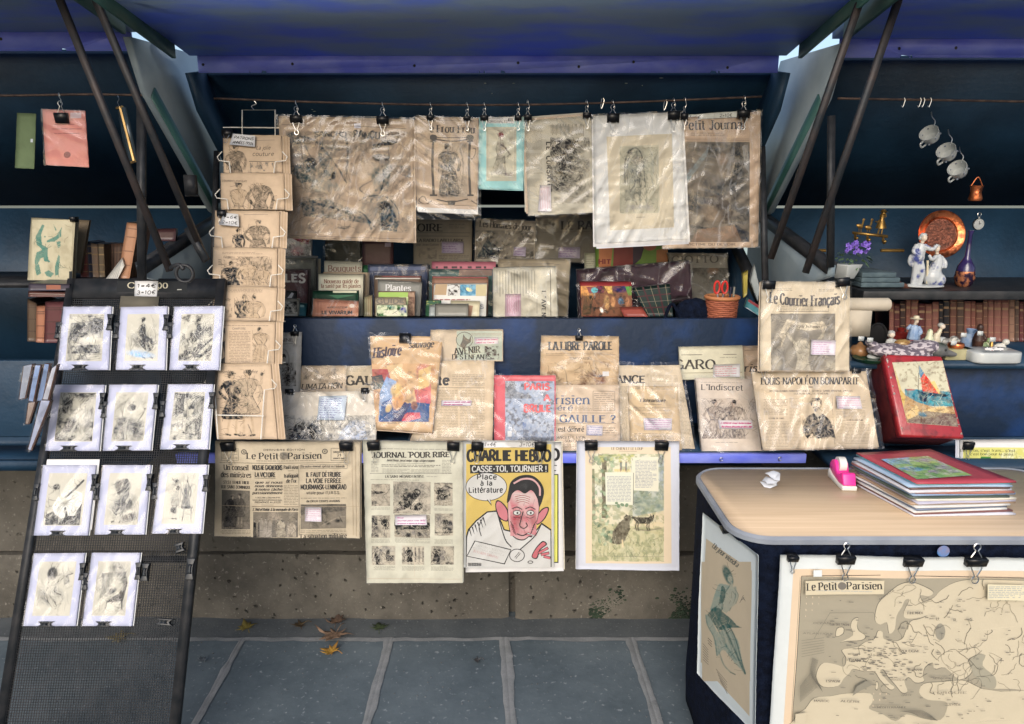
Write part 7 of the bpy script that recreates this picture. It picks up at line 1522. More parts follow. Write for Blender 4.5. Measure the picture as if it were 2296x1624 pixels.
for q,c,lb in ((((20,1060),(104,1100),(100,1440),(20,1440)),A(84,64,44),'brown quarter-bound book at the far left edge'),(((104,1120),(182,1120),(172,1450),(100,1446)),A(160,98,62),'orange-brown book between two dark ones at the left edge'),(((182,1084),(345,1084),(330,1452),(172,1452)),A(92,44,46),'broad maroon book beside the mesh board')):
    s=book(lb,q,c,2.17,(0,1),group=LB,thick=.1);(x0,y0),(x1,_)=q[0],q[1]
    for k in (.15,.2,.5,.8):s.line(((x0+3,y0+360*k),(x1-6,y0+360*k)),6,A(60,36,30))
    s.done()
for i,(q,c) in enumerate(((((-20,40),(75,20),(10,330),(-60,340)),A(140,150,170)),(((90,30),(155,30),(90,360),(30,350)),A(120,150,200)),(((165,20),(225,22),(160,360),(95,355)),A(110,140,190)),(((235,60),(300,20),(215,345),(150,340)),A(176,180,196)),(((130,350),(230,352),(60,800),(20,790)),A(150,160,190)),(((20,370),(100,360),(40,560),(0,560)),A(150,130,120)))):
    s=book(('leftmost slanted sleeved booklet at the left edge','slanted booklet with bright blue edge, second from the left edge','slanted booklet with deep blue edge under the first print','crumpled sleeved booklet against the mesh board edge','long shiny sleeve sliding down at the lower left','brown booklet half under the long shiny sleeve')[i],q,A(90,64,54),1.95 if i<4 else 1.93,(0,2),group='sleeved booklets at the left edge',thick=.01,curl=.002);(a0,a1),(b0,b1),(c0,c1),(d0,d1)=q
    s.poly(((a0+8,a1),(b0-14,b1),(c0-14,c1-6),(d0+8,d1-6)),c);s.sleeve(1,.003,crease=1.0,seed=241+i);s.done()
# ================================================================ the trestle table at the right
TZ,TX0,TX1,TD0,TD1=.75,.500,1.46,1.492,1.925
def rrect(x0,x1,y0,y1,r,n=8):
    p=[]
    for cx,cy,a in ((x0+r,y0+r,math.pi),(x1-r,y0+r,1.5*math.pi),(x1-r,y1-r,0),(x0+r,y1-r,.5*math.pi)):
        for k in range(n+1):
            t=a+.5*math.pi*k/n;p.append((cx+r*math.cos(t),cy+r*math.sin(t)))
    return np.array(p)
def wood_mat():
    m=bpy.data.materials.new('beech_laminate');m.use_nodes=True;N=m.node_tree.nodes;L=m.node_tree.links;b=N['Principled BSDF'];b.inputs['Roughness'].default_value=.38
    tc=N.new('ShaderNodeTexCoord');mp=N.new('ShaderNodeMapping');mp.inputs['Scale'].default_value=(1.2,34,1);L.new(tc.outputs['Object'],mp.inputs[0])
    n1=N.new('ShaderNodeTexNoise');n1.inputs['Scale'].default_value=2.2;n1.inputs['Detail'].default_value=9;n1.inputs['Distortion'].default_value=.25;L.new(mp.outputs[0],n1.inputs[0])
    r=N.new('ShaderNodeValToRGB');e=r.color_ramp.elements;e[0].position=.34;e[1].position=.68;e[0].color=(*lin((190,166,136)),1);e[1].color=(*lin((204,180,150)),1);L.new(n1.outputs[0],r.inputs[0]);L.new(r.outputs[0],b.inputs['Base Color'])
    return m
table=thing('folding_table',(.98,1.71,0),'beech-topped folding table with rounded grey edge at the lower right','table')
TO=WORG['folding_table']
def prism_z(poly,z0,z1):g=Geo();g.prism([(x,y,z0) for x,y in poly],(0,0,z1-z0)); return g
prism_z(rrect(TX0+.012,TX1-.012,TD0+.012,TD1-.012,.075),TZ-.012,TZ).build('tabletop',wood_mat(),table,TO,smooth=False)
g=Geo();po,pi_=rrect(TX0,TX1,TD0,TD1,.087),rrect(TX0+.0125,TX1-.0125,TD0+.0125,TD1-.0125,.0745);n=len(po)
V=np.concatenate([np.c_[po,np.full(n,TZ-.015)],np.c_[po,np.full(n,TZ-.004)],np.c_[(po+pi_)/2,np.full(n,TZ+.0025)],np.c_[pi_,np.full(n,TZ-.001)]])
g.add(V,[(k*n+i,k*n+(i+1)%n,(k+1)*n+(i+1)%n,(k+1)*n+i) for k in range(3) for i in range(n)]);g.build('edge_band',mat('grey_rubber_edge',tuple(lin((120,126,136))),tuple(lin((140,146,154))),.5),table,TO)
for x in (.62,1.34):
    for y in (1.60,1.84):g=Geo();g.tube([(x,y,TZ-.03),(x,y,.0)],.014,8);g.build('leg',BLACKIRON,table,TO)
# cloth hung round the table, slightly wavy, the hem clear of the ground
po=rrect(TX0+.003,TX1-.003,TD0+.003,TD1-.003,.084,10);q=[]
for a,b in zip(po,np.roll(po,-1,0)):
    m_=max(1,int(np.linalg.norm(b-a)/.02));q+=[a+(b-a)*k/m_ for k in range(m_)]
q=np.array(q);n=len(q);tn=np.roll(q,-1,0)-np.roll(q,1,0);nr=np.stack([tn[:,1],-tn[:,0]],1);nr/=np.linalg.norm(nr,axis=1)[:,None]
sarc=np.cumsum(np.linalg.norm(tn,axis=1)/2)*100;V=[];zz=np.linspace(TZ-.0155,.075,30);SPX0,SPX1=.474,.531
for k,z in enumerate(zz):
    f=k/29;d=-.004+f*(.012*(fbm(sarc,sarc*0+k*1.5,14,5)-.55)+.006*(vnoise(sarc,sarc*0+k,5,8)-.5));z_=z-(.02*vnoise(sarc,sarc*0,18,4) if k==29 else 0)
    xy=q+nr*d[:,None];px_=SPX0+(1.90-xy[:,1])/.435*(SPX1-SPX0)+.010;m_=(xy[:,0]<px_)&(xy[:,1]<1.9);xy[:,0]=np.where(m_,xy[:,0]+(px_-xy[:,0])*min(1,f*40),xy[:,0])  # pulled in by the poster pinned at the corner
    V.append(np.c_[xy,np.full(n,z) if np.isscalar(z_) else z_])
V=np.concatenate(V);P=np.array([(k*n+i,k*n+(i+1)%n,(k+1)*n+(i+1)%n,(k+1)*n+i) for k in range(29) for i in range(n)])
o=link('tablecloth',make_mesh('tablecloth',V-TO,P,smooth=True),CLOTH,None,TO);tag(o,'black cloth hung round the folding table','tablecloth')
for m_ in (o.modifiers.new('thick','SOLIDIFY'),):m_.thickness=.002
g=Geo();pts=[at(x,y,d) for x,y,d in ((1632,1128,1.72),(1648,1150,1.66),(1668,1172,1.60))]
# posters on the cloth
SP_=sidep(SPX0,1.90,SPX1,1.465)
s=Sheet('poster','white-bordered poster of a seated lady in green, on the table side','poster',SP_,((1576,1150),(1697.5,1245),(1692,1648),(1562,1510)),A(196,206,222),None,thick=.0012,m=CARD,curl=.0016);s.cr(2,3)
BG_=A(190,172,140);s.quad(((1738,-40),(2136,250),(2122,1556),(1690,1068)),BG_)
s.text('Un jour viendra',1788,2074,36,44,'serif',A(74,80,76),rot=.70)
q1,q2,q3,q4=A(60,96,88),A(92,124,114),A(130,150,136),A(160,160,138)
s.tone(1700,170,2130,1240,[('p',[(1690,1100),(1690,1240),(1860,1240)],BG_,0),('e',1930,290,34,90,-.35,q1,.95,.2),('e',1950,330,22,44,-.2,q2,.9,.2),('l',[(1955,350),(1966,390),(1945,400)],14,q4,.9),('P',[(1850,380),(1900,370),(1980,400),(1990,480),(1930,620),(1880,600),(1790,610),(1800,540)],q3,.85),('P',[(1880,390),(1905,400),(1910,500),(1880,540),(1800,590),(1790,620),(1850,560),(1870,460)],q1,.9),('l',[(1950,420),(1940,500)],6,q1,.8),('l',[(1992,400),(1995,480),(1960,520),(1940,590)],24,q4,.9),('l',[(1994,400),(1998,490)],6,q2,.8),
('P',[(1760,640),(1850,580),(1900,630),(1960,680),(2010,740),(2050,760),(1960,760),(1860,780),(1800,700)],q1,.9),('P',[(1740,640),(1790,680),(1850,800),(1920,760),(1990,830),(2030,900),(2060,1060),(2090,1170),(2000,1080),(1900,960),(1840,1010),(1810,850),(1760,740)],q3,.75),('l',[(1745,650),(1760,740),(1820,860),(1840,1010)],9,q2,.8),('l',[(1890,740),(1950,860),(2020,1020),(2085,1172)],16,q1,.9),('l',[(1930,720),(2000,860),(2060,1080),(2088,1174)],12,q1,.85),('l',[(1850,760),(1920,920),(2010,1050)],14,q2,.7),('P',[(1940,390),(1985,410),(1990,500),(1950,600),(1900,620),(1890,560),(1915,470)],q4,.9),('l',[(1945,385),(1900,470),(1880,600)],7,q1,.9),('l',[(1985,405),(1992,500),(1945,610)],5,q1,.8),('l',[(1985,420),(2010,470),(1990,540),(1930,590)],18,q4,.9),('l',[(1992,420),(2018,470),(1998,545)],4,q1,.8),('e',1950,325,20,30,-.2,q4,.95,.15),('l',[(1964,320),(1972,338),(1960,345)],4,q1,.9),('l',[(1860,980),(1900,1090),(1960,1160)],12,q2,.6),('l',[(1960,1160),(2000,1180)],10,q1,.8)]+[('l',[(1820+20*k,690+10*k),(1860+24*k,780+14*k),(1900+26*k,900+30*k)],6,q1 if k%2 else q4,.5) for k in range(6)],BG_,1.2,1.0,.35)
for k in range(4):s.line(((2030+k*9,540-k*18),(2062+k*6,470+k*18)),4,MID)
for k in range(3):s.line(((1760,850+22*k),(1796,888+22*k)),5,D2)
for k in range(7):s.line(((1712,900+24*k),(1712+50,960+22*k)),4,MID)
for k in range(5):s.line(((1830+10*k,1130+26*k),(1930,1250+26*k)),3.5,MID)
s.done()
clip(1576+52,1180,SP_,18,16,'small black clip at the top of the green lady poster',0,14,rot=-.6)

MAPP=vp(1.468)
s=Sheet('map_poster','large faded map of Europe with a newspaper title box, hung on the table front','map',MAPP,((1750,1245),(2560,1257),(2556,1710),(1722,1706)),A(200,208,226),None,thick=.0012,m=CARD,curl=.0026);s.cr(3,3)
SEA,LAND,EDGE_=A(152,143,120),A(188,175,145),(.13,.12,.095)
s.quad(((434,236),(3600,270),(3600,1990),(330,1990)),A(208,182,148));s.quad(((510,305),(3600,338),(3600,1990),(412,1990)),SEA)
s.line(((508,300),(1200,286),(3600,336)),5,INK);s.line(((508,300),(470,1000),(430,1600),(408,1990)),5,INK,5);s.line(((496,310),(455,1000),(398,1990)),3,EDGE_,5)
def land(p,c=LAND):
    p=np.array(p,float);s.poly(np.vstack([p]),EDGE_,3);c0=p.mean(0);d=p-c0;s.poly(c0+d*(1-7/np.linalg.norm(d,axis=1)[:,None].clip(20)),c,3)
land([(1170,570),(1210,500),(1300,420),(1390,360),(1500,345),(1640,400),(1690,440),(1650,470),(1570,460),(1600,520),(1700,480),(1760,420),(1900,350),(2100,330),(2600,345),(3500,345),(3500,1300),(2400,1310),(2200,1300),(2120,1200),(2110,1080),(2160,1010),(2080,1010),(2010,1060),(2040,1160),(1930,1230),(1800,1120),(1700,1130),(1680,1070),(1610,1110),(1590,1190),(1600,1240),(1520,1250),(1460,1200),(1420,1240),(1450,1330),(1400,1340),(1340,1270),(1270,1190),(1230,1130),(1200,1150),(1280,1250),(1330,1290),(1290,1310),(1200,1220),(1150,1150),(1060,1150),(960,1130),(930,1170),(880,1220),(830,1290),(700,1300),(640,1230),(650,1140),(700,1080),(800,1090),(880,1110),(900,1030),(860,960),(940,940),(1010,920),(1070,880),(1150,850),(1180,780),(1220,790),(1230,850),(1330,870),(1400,840),(1430,780),(1480,690),(1560,670),(1640,640),(1540,660),(1430,660),(1420,600),(1470,500),(1430,500),(1400,560),(1350,640),(1330,760),(1280,800),(1260,700),(1200,720),(1155,680)])
land([(960,680),(1010,660),(1000,720),(1020,780),(1080,830),(1040,870),(900,880),(850,890),(960,830),(940,740)]);land([(820,760),(880,750),(880,810),(810,840)]);land([(830,430),(900,415),(960,430),(900,462)])
land([(412,1990),(440,1600),(540,1500),(620,1400),(760,1380),(900,1350),(1110,1340),(1130,1420),(1100,1480),(1220,1530),(1340,1600),(1440,1540),(1600,1580),(1760,1590),(1820,1480),(1800,1420),(1640,1400),(1560,1330),(1600,1250),(1760,1240),(1900,1230),(2000,1240),(2300,1330),(3500,1320),(3500,1990)])
land([(1170,1230),(1190,1250),(1180,1310),(1160,1300)]);s.ell(1745,790,46,74,A(140,134,116));s.poly(((2020,1060),(2080,1000),(2160,1010),(2130,1100),(2240,1200),(2240,1300),(2150,1290),(2050,1180)),A(150,144,122),3)
r=random.Random(9)
for i in range(110):
    x,y=r.uniform(860,2600),r.uniform(400,1260)
    if x<1350 and y<820:continue
    p=[(x,y)];a=r.uniform(0,6.28)
    for k in range(r.randrange(4,9)):a+=r.gauss(0,.55);l=r.uniform(16,40);p.append((p[-1][0]+l*math.cos(a),p[-1][1]+l*math.sin(a)))
    s.line(p,r.choice((2.5,3,5)),EDGE_,3)
for i in range(260):
    x,y=(r.gauss(1230,170),r.gauss(1000,90)) if i<130 else (r.uniform(700,2500),r.uniform(480,1560));w=r.uniform(14,44);s.rect(x,y,x+w,y+r.uniform(4,7),(.16,.145,.12))
for k in range(26):a=r.uniform(.2,1.1);s.line(((590+6*k,1000+3*k),(575+5*k,1150),(680,1310)),2.2,EDGE_,4) if k<9 else s.line(((480,1180+9*k),(560+3*k,1040+9*k)),2,EDGE_)
for k in range(9):s.line(((1360+14*k,1470+2*k),(1560,1470+8*k),(1700,1560)),2.4,EDGE_,4);s.line(((490,850+24*k),(690,820+22*k)),2.2,EDGE_) if k<7 else 0
s.poly(((940,1340),(980,1250),(1060,1200),(1120,1230),(1010,1290)),A(130,124,106));s.line(((740,600),(1120,588),(1150,640)),2.5,EDGE_);s.line(((740,600),(600,830)),2.5,EDGE_)
for t,x0,x1,y,h in (('FINLANDE',1425,1570,605,20),('FRANCE',910,1050,1030,22),('POLOGNE',1360,1530,938,20),('ROUMANIE',1425,1560,1103,18),('ESPAGNE',710,840,1222,20),('ALGÉRIE',840,1010,1398,18),('MAROC',605,740,1402,18),('MÉDITERRANÉE',1155,1415,1442,16),('TURQUIE',1640,1960,1320,20),('SYRIE',1800,1910,1426,18),('LIBYE',1160,1410,1610,22),('ÉGYPTE',1515,1690,1612,20),('Gde BRETAGNE',740,915,708,18),('ATLANTIQUE',500,770,790,14),('OCÉAN',590,740,698,14),('U.',1680,1710,660,24),('R.',1840,1870,672,24),('S.',1990,2020,672,24),('NORVÈGE',1180,1340,480,16),('MER NOIRE',1650,1810,1185,14),('YOUGOSLAVIE',1270,1420,1190,14),('GRÈCE',1370,1460,1330,14)):
    s.text(t,x0,x1,y,h,'sb' if h>15 else 'ital',(.11,.10,.085),rot=-.6 if t=='NORVÈGE' else 0)
s.quad(((524,318),(1218,308),(1214,426),(524,444)),A(196,182,148));s.text('Le Petit',538,806,404,66,'sb',NI,rot=-.03);s.text('Parisien',892,1198,390,62,'sb',NI,rot=-.02);s.ell(850,362,38,34,MID);s.para(620,398,1110,416,12,D2);s.para(660,318,1080,332,10,D2)
s.rect(596,222,672,280,A(200,206,226));s.quad(((2150,350),(2500,360),(2500,500),(2150,490)),A(206,196,160));s.para(2160,365,2480,480,16,D2);s.quad(((440,1510),(540,1500),(524,1600),(436,1600)),LAND);s.done()
for x,y,w,h,up,lb in ((421,112,90,46,0,'leftmost clip on the map, small and without raised wires'),(897,112,150,72,26,'second map clip from the left, hung by raised wires'),(1498,134,162,70,0,'third map clip from the left'),(2062,134,176,68,28,'rightmost map clip, near the photo edge, with raised wires')):
    clip(OX[3]+x/4,OY[3]+y/4,MAPP,w/4,h/4,'black binder '+lb,30 if w<100 else 38,up,lift=.006)
g=Geo();p=at(2117,1238,1.475);g.lathe([(.0,0),(.013,.001),(.014,.003)],p,Matrix.Rotation(math.pi/2,4,'X')@Matrix.Scale(-1,4,(0,0,1)),16);tag(g.build('sticker',mat('blue_sticker',tuple(lin((70,130,190))),tuple(lin((140,120,130))),.3,scale=40)),'round blue sticker on the black cloth above the map','sticker')

# things on the table
PINK=mat('pink_plastic',tuple(lin((226,44,140))),tuple(lin((232,60,150))),.3,scale=10)
WPL=mat('off_white_plastic',tuple(lin((214,212,206))),None,.35)
c0=at(1890,1060,1.81);td=thing('tape_dispenser',(c0[0],1.81,TZ),'pink and white desk tape dispenser beside the magazine stack','tape dispenser')
Mz=Matrix.Translation((c0[0],1.81,TZ))@Matrix.Rotation(math.radians(-3),4,'Z')@Matrix.Scale(.84,4)
def tdp(prof,w,name,m,bev=.003):g=Geo();g.prism([tuple(Mz@Vector((-w/2,-y,z))) for y,z in prof],tuple((Mz.to_3x3()@Vector((w,0,0)))));g.build(name,m,td,WORG['tape_dispenser'],smooth=False,bevel=bev)
tdp([(.062,0),(-.062,0),(-.064,.012),(-.058,.03),(-.03,.02),(.02,.012),(.062,.016)],.046,'base',WPL)
tdp([(-.03,.0205),(-.058,.0305),(-.06,.048),(-.046,.064),(-.026,.070),(-.012,.060),(-.004,.044),(.006,.036),(.022,.038),(.036,.052),(.046,.050),(.052,.034),(.061,.0165),(.02,.0125)],.040,'body',PINK)
g=Geo();g.lathe([(.012,-.011),(.024,-.011),(.024,.011),(.012,.011)],Mz@Vector((0,.022,.056)),Mz.to_3x3().to_4x4()@Matrix.Rotation(math.pi/2,4,'Y'),24,closed=False);g.build('tape_roll',WPL,td,WORG['tape_dispenser'])
# crumpled till receipt
c0=at(1727,1090,1.79);r=random.Random(4);g=Geo()
for k in range(5):
    a=r.uniform(0,6.3);d=.020;z=TZ+.004+.008*k;cx,cy=c0[0]+r.uniform(-.006,.006),1.79+r.uniform(-.006,.006)
    V=[(cx+d*math.cos(a+j*1.05)*r.uniform(.7,1.25),cy+d*math.sin(a+j*1.05)*r.uniform(.7,1.2),z+r.uniform(-.006,.009)) for j in range(6)]+[(cx,cy,z+.008)]
    g.add(V,[(j,(j+1)%6,6) for j in range(6)])
g.build('crumpled_paper',CARD,None,smooth=False);o=bpy.data.objects['crumpled_paper'];tag(o,'crumpled white paper lying on the bare tabletop','paper')
a_=o.data.color_attributes['Col'];a_.data.foreach_set('color',np.tile((.62,.64,.68,1),len(o.data.vertices)).astype(np.float32))
# stack of sleeved picture folders
FL_,LL_,BB_,RR_=np.array([.952,1.598]),np.array([.905,1.80]),np.array([1.125,1.835]),np.array([1.20,1.615])
SC=[('pale lilac',(196,196,216)),('brown',(120,72,70)),('white',(206,208,220)),('slate blue',(96,112,140)),('off-white',(198,200,200)),('tan',(170,140,110)),('grey lilac',(170,168,190)),('cream',(206,200,180)),('dark green',(70,84,74)),('sky blue',(120,150,190)),('rust',(170,104,84)),('pearl',(196,196,204)),('dark brown',(96,66,60)),('pale blue',(150,180,210)),('turquoise',(90,180,190)),('crimson',(178,44,64))]
z=TZ+.001
for k,(nm,c) in enumerate(SC):
    j= lambda:np.array([rnd.uniform(-.010,.010),rnd.uniform(-.006,.006)]);q=np.array([FL_+j(),RR_+j(),BB_+j(),LL_+j()]);
    if k>7:q+=np.array([-.004,.002])
    n=10;u,v=np.meshgrid(np.linspace(0,1,n),np.linspace(0,1,n));u=u[...,None];v=v[...,None];xy=(q[0]*(1-u)+q[1]*u)*(1-v)+(q[3]*(1-u)+q[2]*u)*v
    zc=z+.004*k/15*((1-u)*1.0-.3)+.002*vnoise(u*9,v*9,3,k)*(k>2);th=.0042
    top=np.concatenate([xy,zc+th],2).reshape(-1,3);bot=np.concatenate([xy,zc],2).reshape(-1,3);I=np.arange(n*n).reshape(n,n)
    ring=np.concatenate([I[0,:-1],I[:-1,-1],I[-1,:0:-1],I[:0:-1,0]]);P=[(I[a,b],I[a,b+1],I[a+1,b+1],I[a+1,b]) for a in range(n-1) for b in range(n-1)]
    Pb=[tuple(x+n*n for x in p[::-1]) for p in P];m_=len(ring);Sd=[(ring[i],ring[i]+n*n,ring[(i+1)%m_]+n*n,ring[(i+1)%m_]) for i in range(m_)]
    org=np.array([*q.mean(0),z]);me=make_mesh('picture_folder',np.vstack([top,bot])-org,polys=P+Pb+Sd,C=np.tile(A(*c),(2*n*n,1)))
    lab='crimson-bordered picture folder with a green meadow scene, topmost of the table stack' if k==15 else '%s picture folder in the table stack, %s'%(nm,('lowest' if k==0 else 'in its lower half' if k<8 else 'in its upper half'))
    o=tag(link('picture_folder',me,GLOSSY,None,org),lab,'folder','stack of picture folders on the table');z+=.0054
    if k==15:
        s=Sheet.__new__(Sheet);pl=Plane((1.0,1.7,z+.0042),(0,0,1));C2=[(1975,1030),(2080,1023),(2180,1066),(2056,1075)]
        s.__init__('cover_picture',None,None,pl,C2,A(130,180,190),None,None,0,0,(),o,GLOSSY,1,0);s.uv()
        s.tone(0,0,100,100,[('n',30,.35,.6,A(110,170,90),.95),('p',[(0,0),(60,0),(40,26),(0,30)],A(120,180,220),.9),('p',[(60,0),(100,0),(100,40),(70,30)],A(206,200,90),.8),('n',18,.5,.65,A(160,150,170),.8),('p',[(0,45),(30,40),(50,60),(20,66)],A(90,170,210),.8),('e',56,50,20,10,0,A(60,140,80),.9,.3),('n',12,.55,.7,A(206,206,190),.6)],A(150,190,90),1.2,1.0);s.done()
# yellow-green toiletries advert leaning behind the table
s=Sheet('advert','yellow-green vintage advert with a bottle, at the right edge behind the table','advert',vp(2.02),((2152,987),(2340,985),(2342,1100),(2154,1102)),A(206,214,232),None,None,m=CARD,thick=.003,stack=((-5,2,.02,A(196,200,220)),(-9,4,.03,A(186,190,206))));s.cr(3,2)
s.rect(1955,768,2700,1200,A(206,204,90));s.tone(1965,780,2600,1120,[('n',70,.45,.7,A(214,214,150),.9)],A(200,196,84));s.text("Le citron, c'est frais... c'est",1930,2420,806,22,'serif',A(60,66,30));s.text("c'est bon pour la peau",2020,2400,838,22,'serif',A(60,66,30))
s.quad(((2116,850),(2206,850),(2206,890),(2112,890)),A(70,130,40));s.quad(((2122,890),(2202,890),(2204,920),(2120,920)),A(226,226,216));s.quad(((2118,920),(2206,920),(2220,945),(2250,960),(2250,1010),(2060,1000),(2060,950),(2110,945)),A(196,190,40));s.box(2046,950,2300,1000,4,A(110,120,40));s.text('MENNEN',2120,2300,1005,26,'black',A(238,240,226));s.done()
clip(2170,992,vp(2.02),22,16,'black binder clip on the yellow-green advert',26,0)

# red biscuit tin with a sailing scene
FP=lean(1.955,.785,2.10,1.03);tq=np.array([(1981,794),(2113,798),(2164,984),(2020,979)],float);W=FP.hit(tq[:,0],tq[:,1]);nb=-FP.n
TINR=mat('red_tin_lacquer',tuple(lin((150,40,46))),tuple(lin((112,34,38))),.3,scale=30,bump=.1,lo=.5,hi=.62,coat=.3)
tin=thing('biscuit_tin',W.mean(0)+nb*.06,'worn red tin box with a sailing boat picture, tilted back on the ledge','tin box');TN=WORG['biscuit_tin']
c=W.mean(0);sh= lambda k:c+(W-c)*k
g=Geo();g.hexa(sh(.975)+nb*.024,sh(.975)+nb*.125);g.build('tin_body',mat('dark_red_tin',tuple(lin((98,40,40))),tuple(lin((70,30,32))),.4,scale=24,bump=.1),tin,TN,smooth=False,bevel=.008)
g=Geo();g.hexa(W,W+nb*.030);g.build('lid',TINR,tin,TN,smooth=False,bevel=.007)
s=Sheet('lid_picture',None,None,FP.off(.0008),((2000.5,813),(2113.5,809),(2149,957),(2034,948)),A(190,184,150),None,None,parent=tin,m=GLOSSY,thick=0,curl=0,edge=1,rag=.1);s.cr(3,2)
s.tone(1325,-20,1925,600,[('n',90,.4,.7,A(176,168,136),.7),('p',[(1430,240),(1870,270),(1880,400),(1560,400),(1440,330)],A(70,130,140),.9),('e',1750,370,120,20,.1,A(90,160,160),.8,.3),('p',[(1380,230),(1440,300),(1540,360),(1740,420),(1900,390),(1925,600),(1440,560)],A(176,140,84),.9),('p',[(1330,20),(1400,240),(1440,320),(1420,430),(1390,300)],A(200,170,70),.7),('p',[(1440,470),(1540,380),(1560,440),(1780,395),(1830,440),(1700,500),(1460,520)],A(206,176,110),.9),('p',[(1460,520),(1620,440),(1900,470),(1925,590),(1480,590)],A(70,76,90),.6),('e',1590,470,40,20,.3,A(60,120,140),.7,.3),('p',[(1560,30),(1605,100),(1575,150),(1556,90)],A(90,130,150),.95),('p',[(1604,100),(1660,170),(1750,296),(1590,262),(1575,150)],A(206,84,40),.97),('p',[(1660,180),(1700,170),(1760,290),(1740,290)],A(206,180,90),.9),('p',[(1550,262),(1830,296),(1800,316),(1560,296)],A(60,90,90),.95),('p',[(1560,298),(1640,300),(1620,360),(1570,350)],A(46,70,70),.8),('l',[(1560,30),(1552,270)],5,A(60,50,44),.9),('e',1480,250,40,8,0,A(180,90,60),.8,.3),('n',24,.56,.68,A(120,100,70),.5)],A(190,184,150),1.0,1.15,.4);s.done()
g=Geo();r=random.Random(8)
for k in range(26):
    a,b=r.random(),r.choice((.04,.96));p=(W[0]*(1-a)+W[3]*a)*(1-b)+(W[1]*(1-a)+W[2]*a)*b;g.ell(p+FP.n*.0006,(r.uniform(.001,.004),.0005,r.uniform(.001,.005)),n=6)
g.build('worn_spots',mat('bare_tin',tuple(lin((176,166,160))),tuple(lin((140,120,116))),.35,.5,scale=80),tin,TN)

# ================================================================ right stall: crockery and figurines
PORC=mat('white_porcelain',tuple(lin((188,192,190))),tuple(lin((166,170,170))),.16,scale=12)
SPRIG=mat('grey_sprigs',tuple(lin((110,118,130))),None,.4)
BLUEW=mat('blue_and_white_glaze',tuple(lin((176,180,182))),tuple(lin((66,76,130))),.2,scale=34,lo=.54,hi=.66,detail=4)
COPPER=mat('beaten_copper',tuple(lin((224,130,84))),tuple(lin((104,58,42))),.28,.9,scale=34,lo=.5,hi=.66,bump=.25,bscale=50)
COPPER2=mat('dark_copper',tuple(lin((150,92,72))),tuple(lin((90,58,48))),.4,.7,scale=60,bump=.4,bscale=90,stretch=(1,1,2))
BRASS=mat('old_brass',tuple(lin((176,140,78))),tuple(lin((120,92,50))),.35,.8,scale=40)
def mpx(D): return D/F
# cups on hooks
for i,(x,y,lb) in enumerate(((2087,306,'uppermost'),(2125,345,'middle'),(2150,384,'lowest'))):
    D=2.40;c0=at(x,y,D);sc=.0265;t=thing('teacup',c0,'white sprigged teacup hung on a hook, %s of the three'%lb,'cup','teacups hung in the right stall')
    R=Matrix.Rotation(math.radians(-52),4,'Y')@Matrix.Rotation(math.radians(30),4,'X')
    g=Geo();g.lathe([(r_*sc,(z_-.5)*sc*1.5) for r_,z_ in ((0,0),(.55,0),(.6,.06),(.85,.22),(1.0,.55),(1.08,1.0),(1.04,1.0),(.95,.55),(.8,.26),(0,.1))],c0,R,26,closed=False);g.build('bowl',PORC,t,c0)
    g=Geo();g.tube(catmull([np.array(R@Vector(v))*sc+c0 for v in ((-1.0,0,.45),(-1.5,0,.5),(-1.55,0,-.1),(-.85,0,-.35))],5),.003,7);g.build('cup_handle',PORC,t,c0)
    for j in range(7):
        a=j*.9;p_=R@Vector((math.cos(a)*1.01,math.sin(a)*1.01,(-.1,.35,.1,.4,-.2,.3,0)[j]));
        g=Geo();g.ell(c0+np.array(p_)*sc,.0035,n=6);g.build('flower_sprig',SPRIG,t,c0)
    h_=np.array(R@Vector((1.0,0,.5)))*sc*.0;g=Geo();g.tube(catmull([c0+(.004,.0,.026),c0+(.008,0,.045),c0+(.002,.01,.06),c0+(.003,.02,.075)],5),.0016,6);g.build('wire_hook',STEEL,t,c0)
c0=at(2188,432,2.40);t=thing('copper_pot',c0,'small copper pot hanging below the teacups','pot');g=Geo();g.lathe([(0,-.026),(.018,-.026),(.021,-.02),(.016,0),(.018,.016),(.021,.022),(.017,.022),(.0,.0)],c0,None,22,closed=False);g.build('pot_body',COPPER,t,c0);g=Geo();g.tube(catmull([c0+(-.019,0,.02),c0+(0,0,.048),c0+(.019,0,.02)],6),.0015,6);g.build('pot_handle',COPPER,t,c0)
for k,x in enumerate((2025,2061,2069,2084)):
    p=at(x,229,2.275);g=Geo();g.tube(catmull([p+(.002,0,.012),p+(.005,0,.004),p+(0,0,-.014),p+(-.004,0,-.01)],4),.0013,5);tag(g.build('wire_hook',STEEL),('single wire hook left on the right rod','left hook of the close trio on the right rod','middle hook of the close trio on the right rod','right hook of the close trio on the right rod')[k],'hook')
# copper plate, watch, brass hooks on the back board
c0=at(2108,526,2.62);r_=52*2.62/F;t=thing('copper_plate',c0+(0,0,-r_),'embossed copper plate with a darker middle, leaning on the right stall back','plate')
R=Matrix.Rotation(math.radians(80),4,'X')@Matrix.Rotation(math.radians(0),4,'Z')
g=Geo();g.lathe([(r_*a,b) for a,b in ((.66,.004),(.70,.008),(.74,.004),(.98,.010),(1.0,.012),(1.0,.008),(.6,-.003))],c0,R,48,closed=False);g.build('rim',COPPER,t,WORG['copper_plate']);g=Geo();g.lathe([(0,.0045),(r_*.672,.004)],c0,R,40,closed=False);g.build('well',COPPER2,t,WORG['copper_plate'])
c0=at(2193,503,2.66);t=thing('pocket_watch',c0,'silver pocket watch hanging right of the copper plate','watch');R=Matrix.Rotation(math.pi/2,4,'X')
g=Geo();g.lathe([(0,-.004),(.019,-.004),(.021,0),(.019,.005),(.017,.005)],c0,R,28,closed=False);g.tube([c0+(0,0,.02),c0+(0,0,.026)],.003,8);g.build('watch_case',STEEL,t,c0)
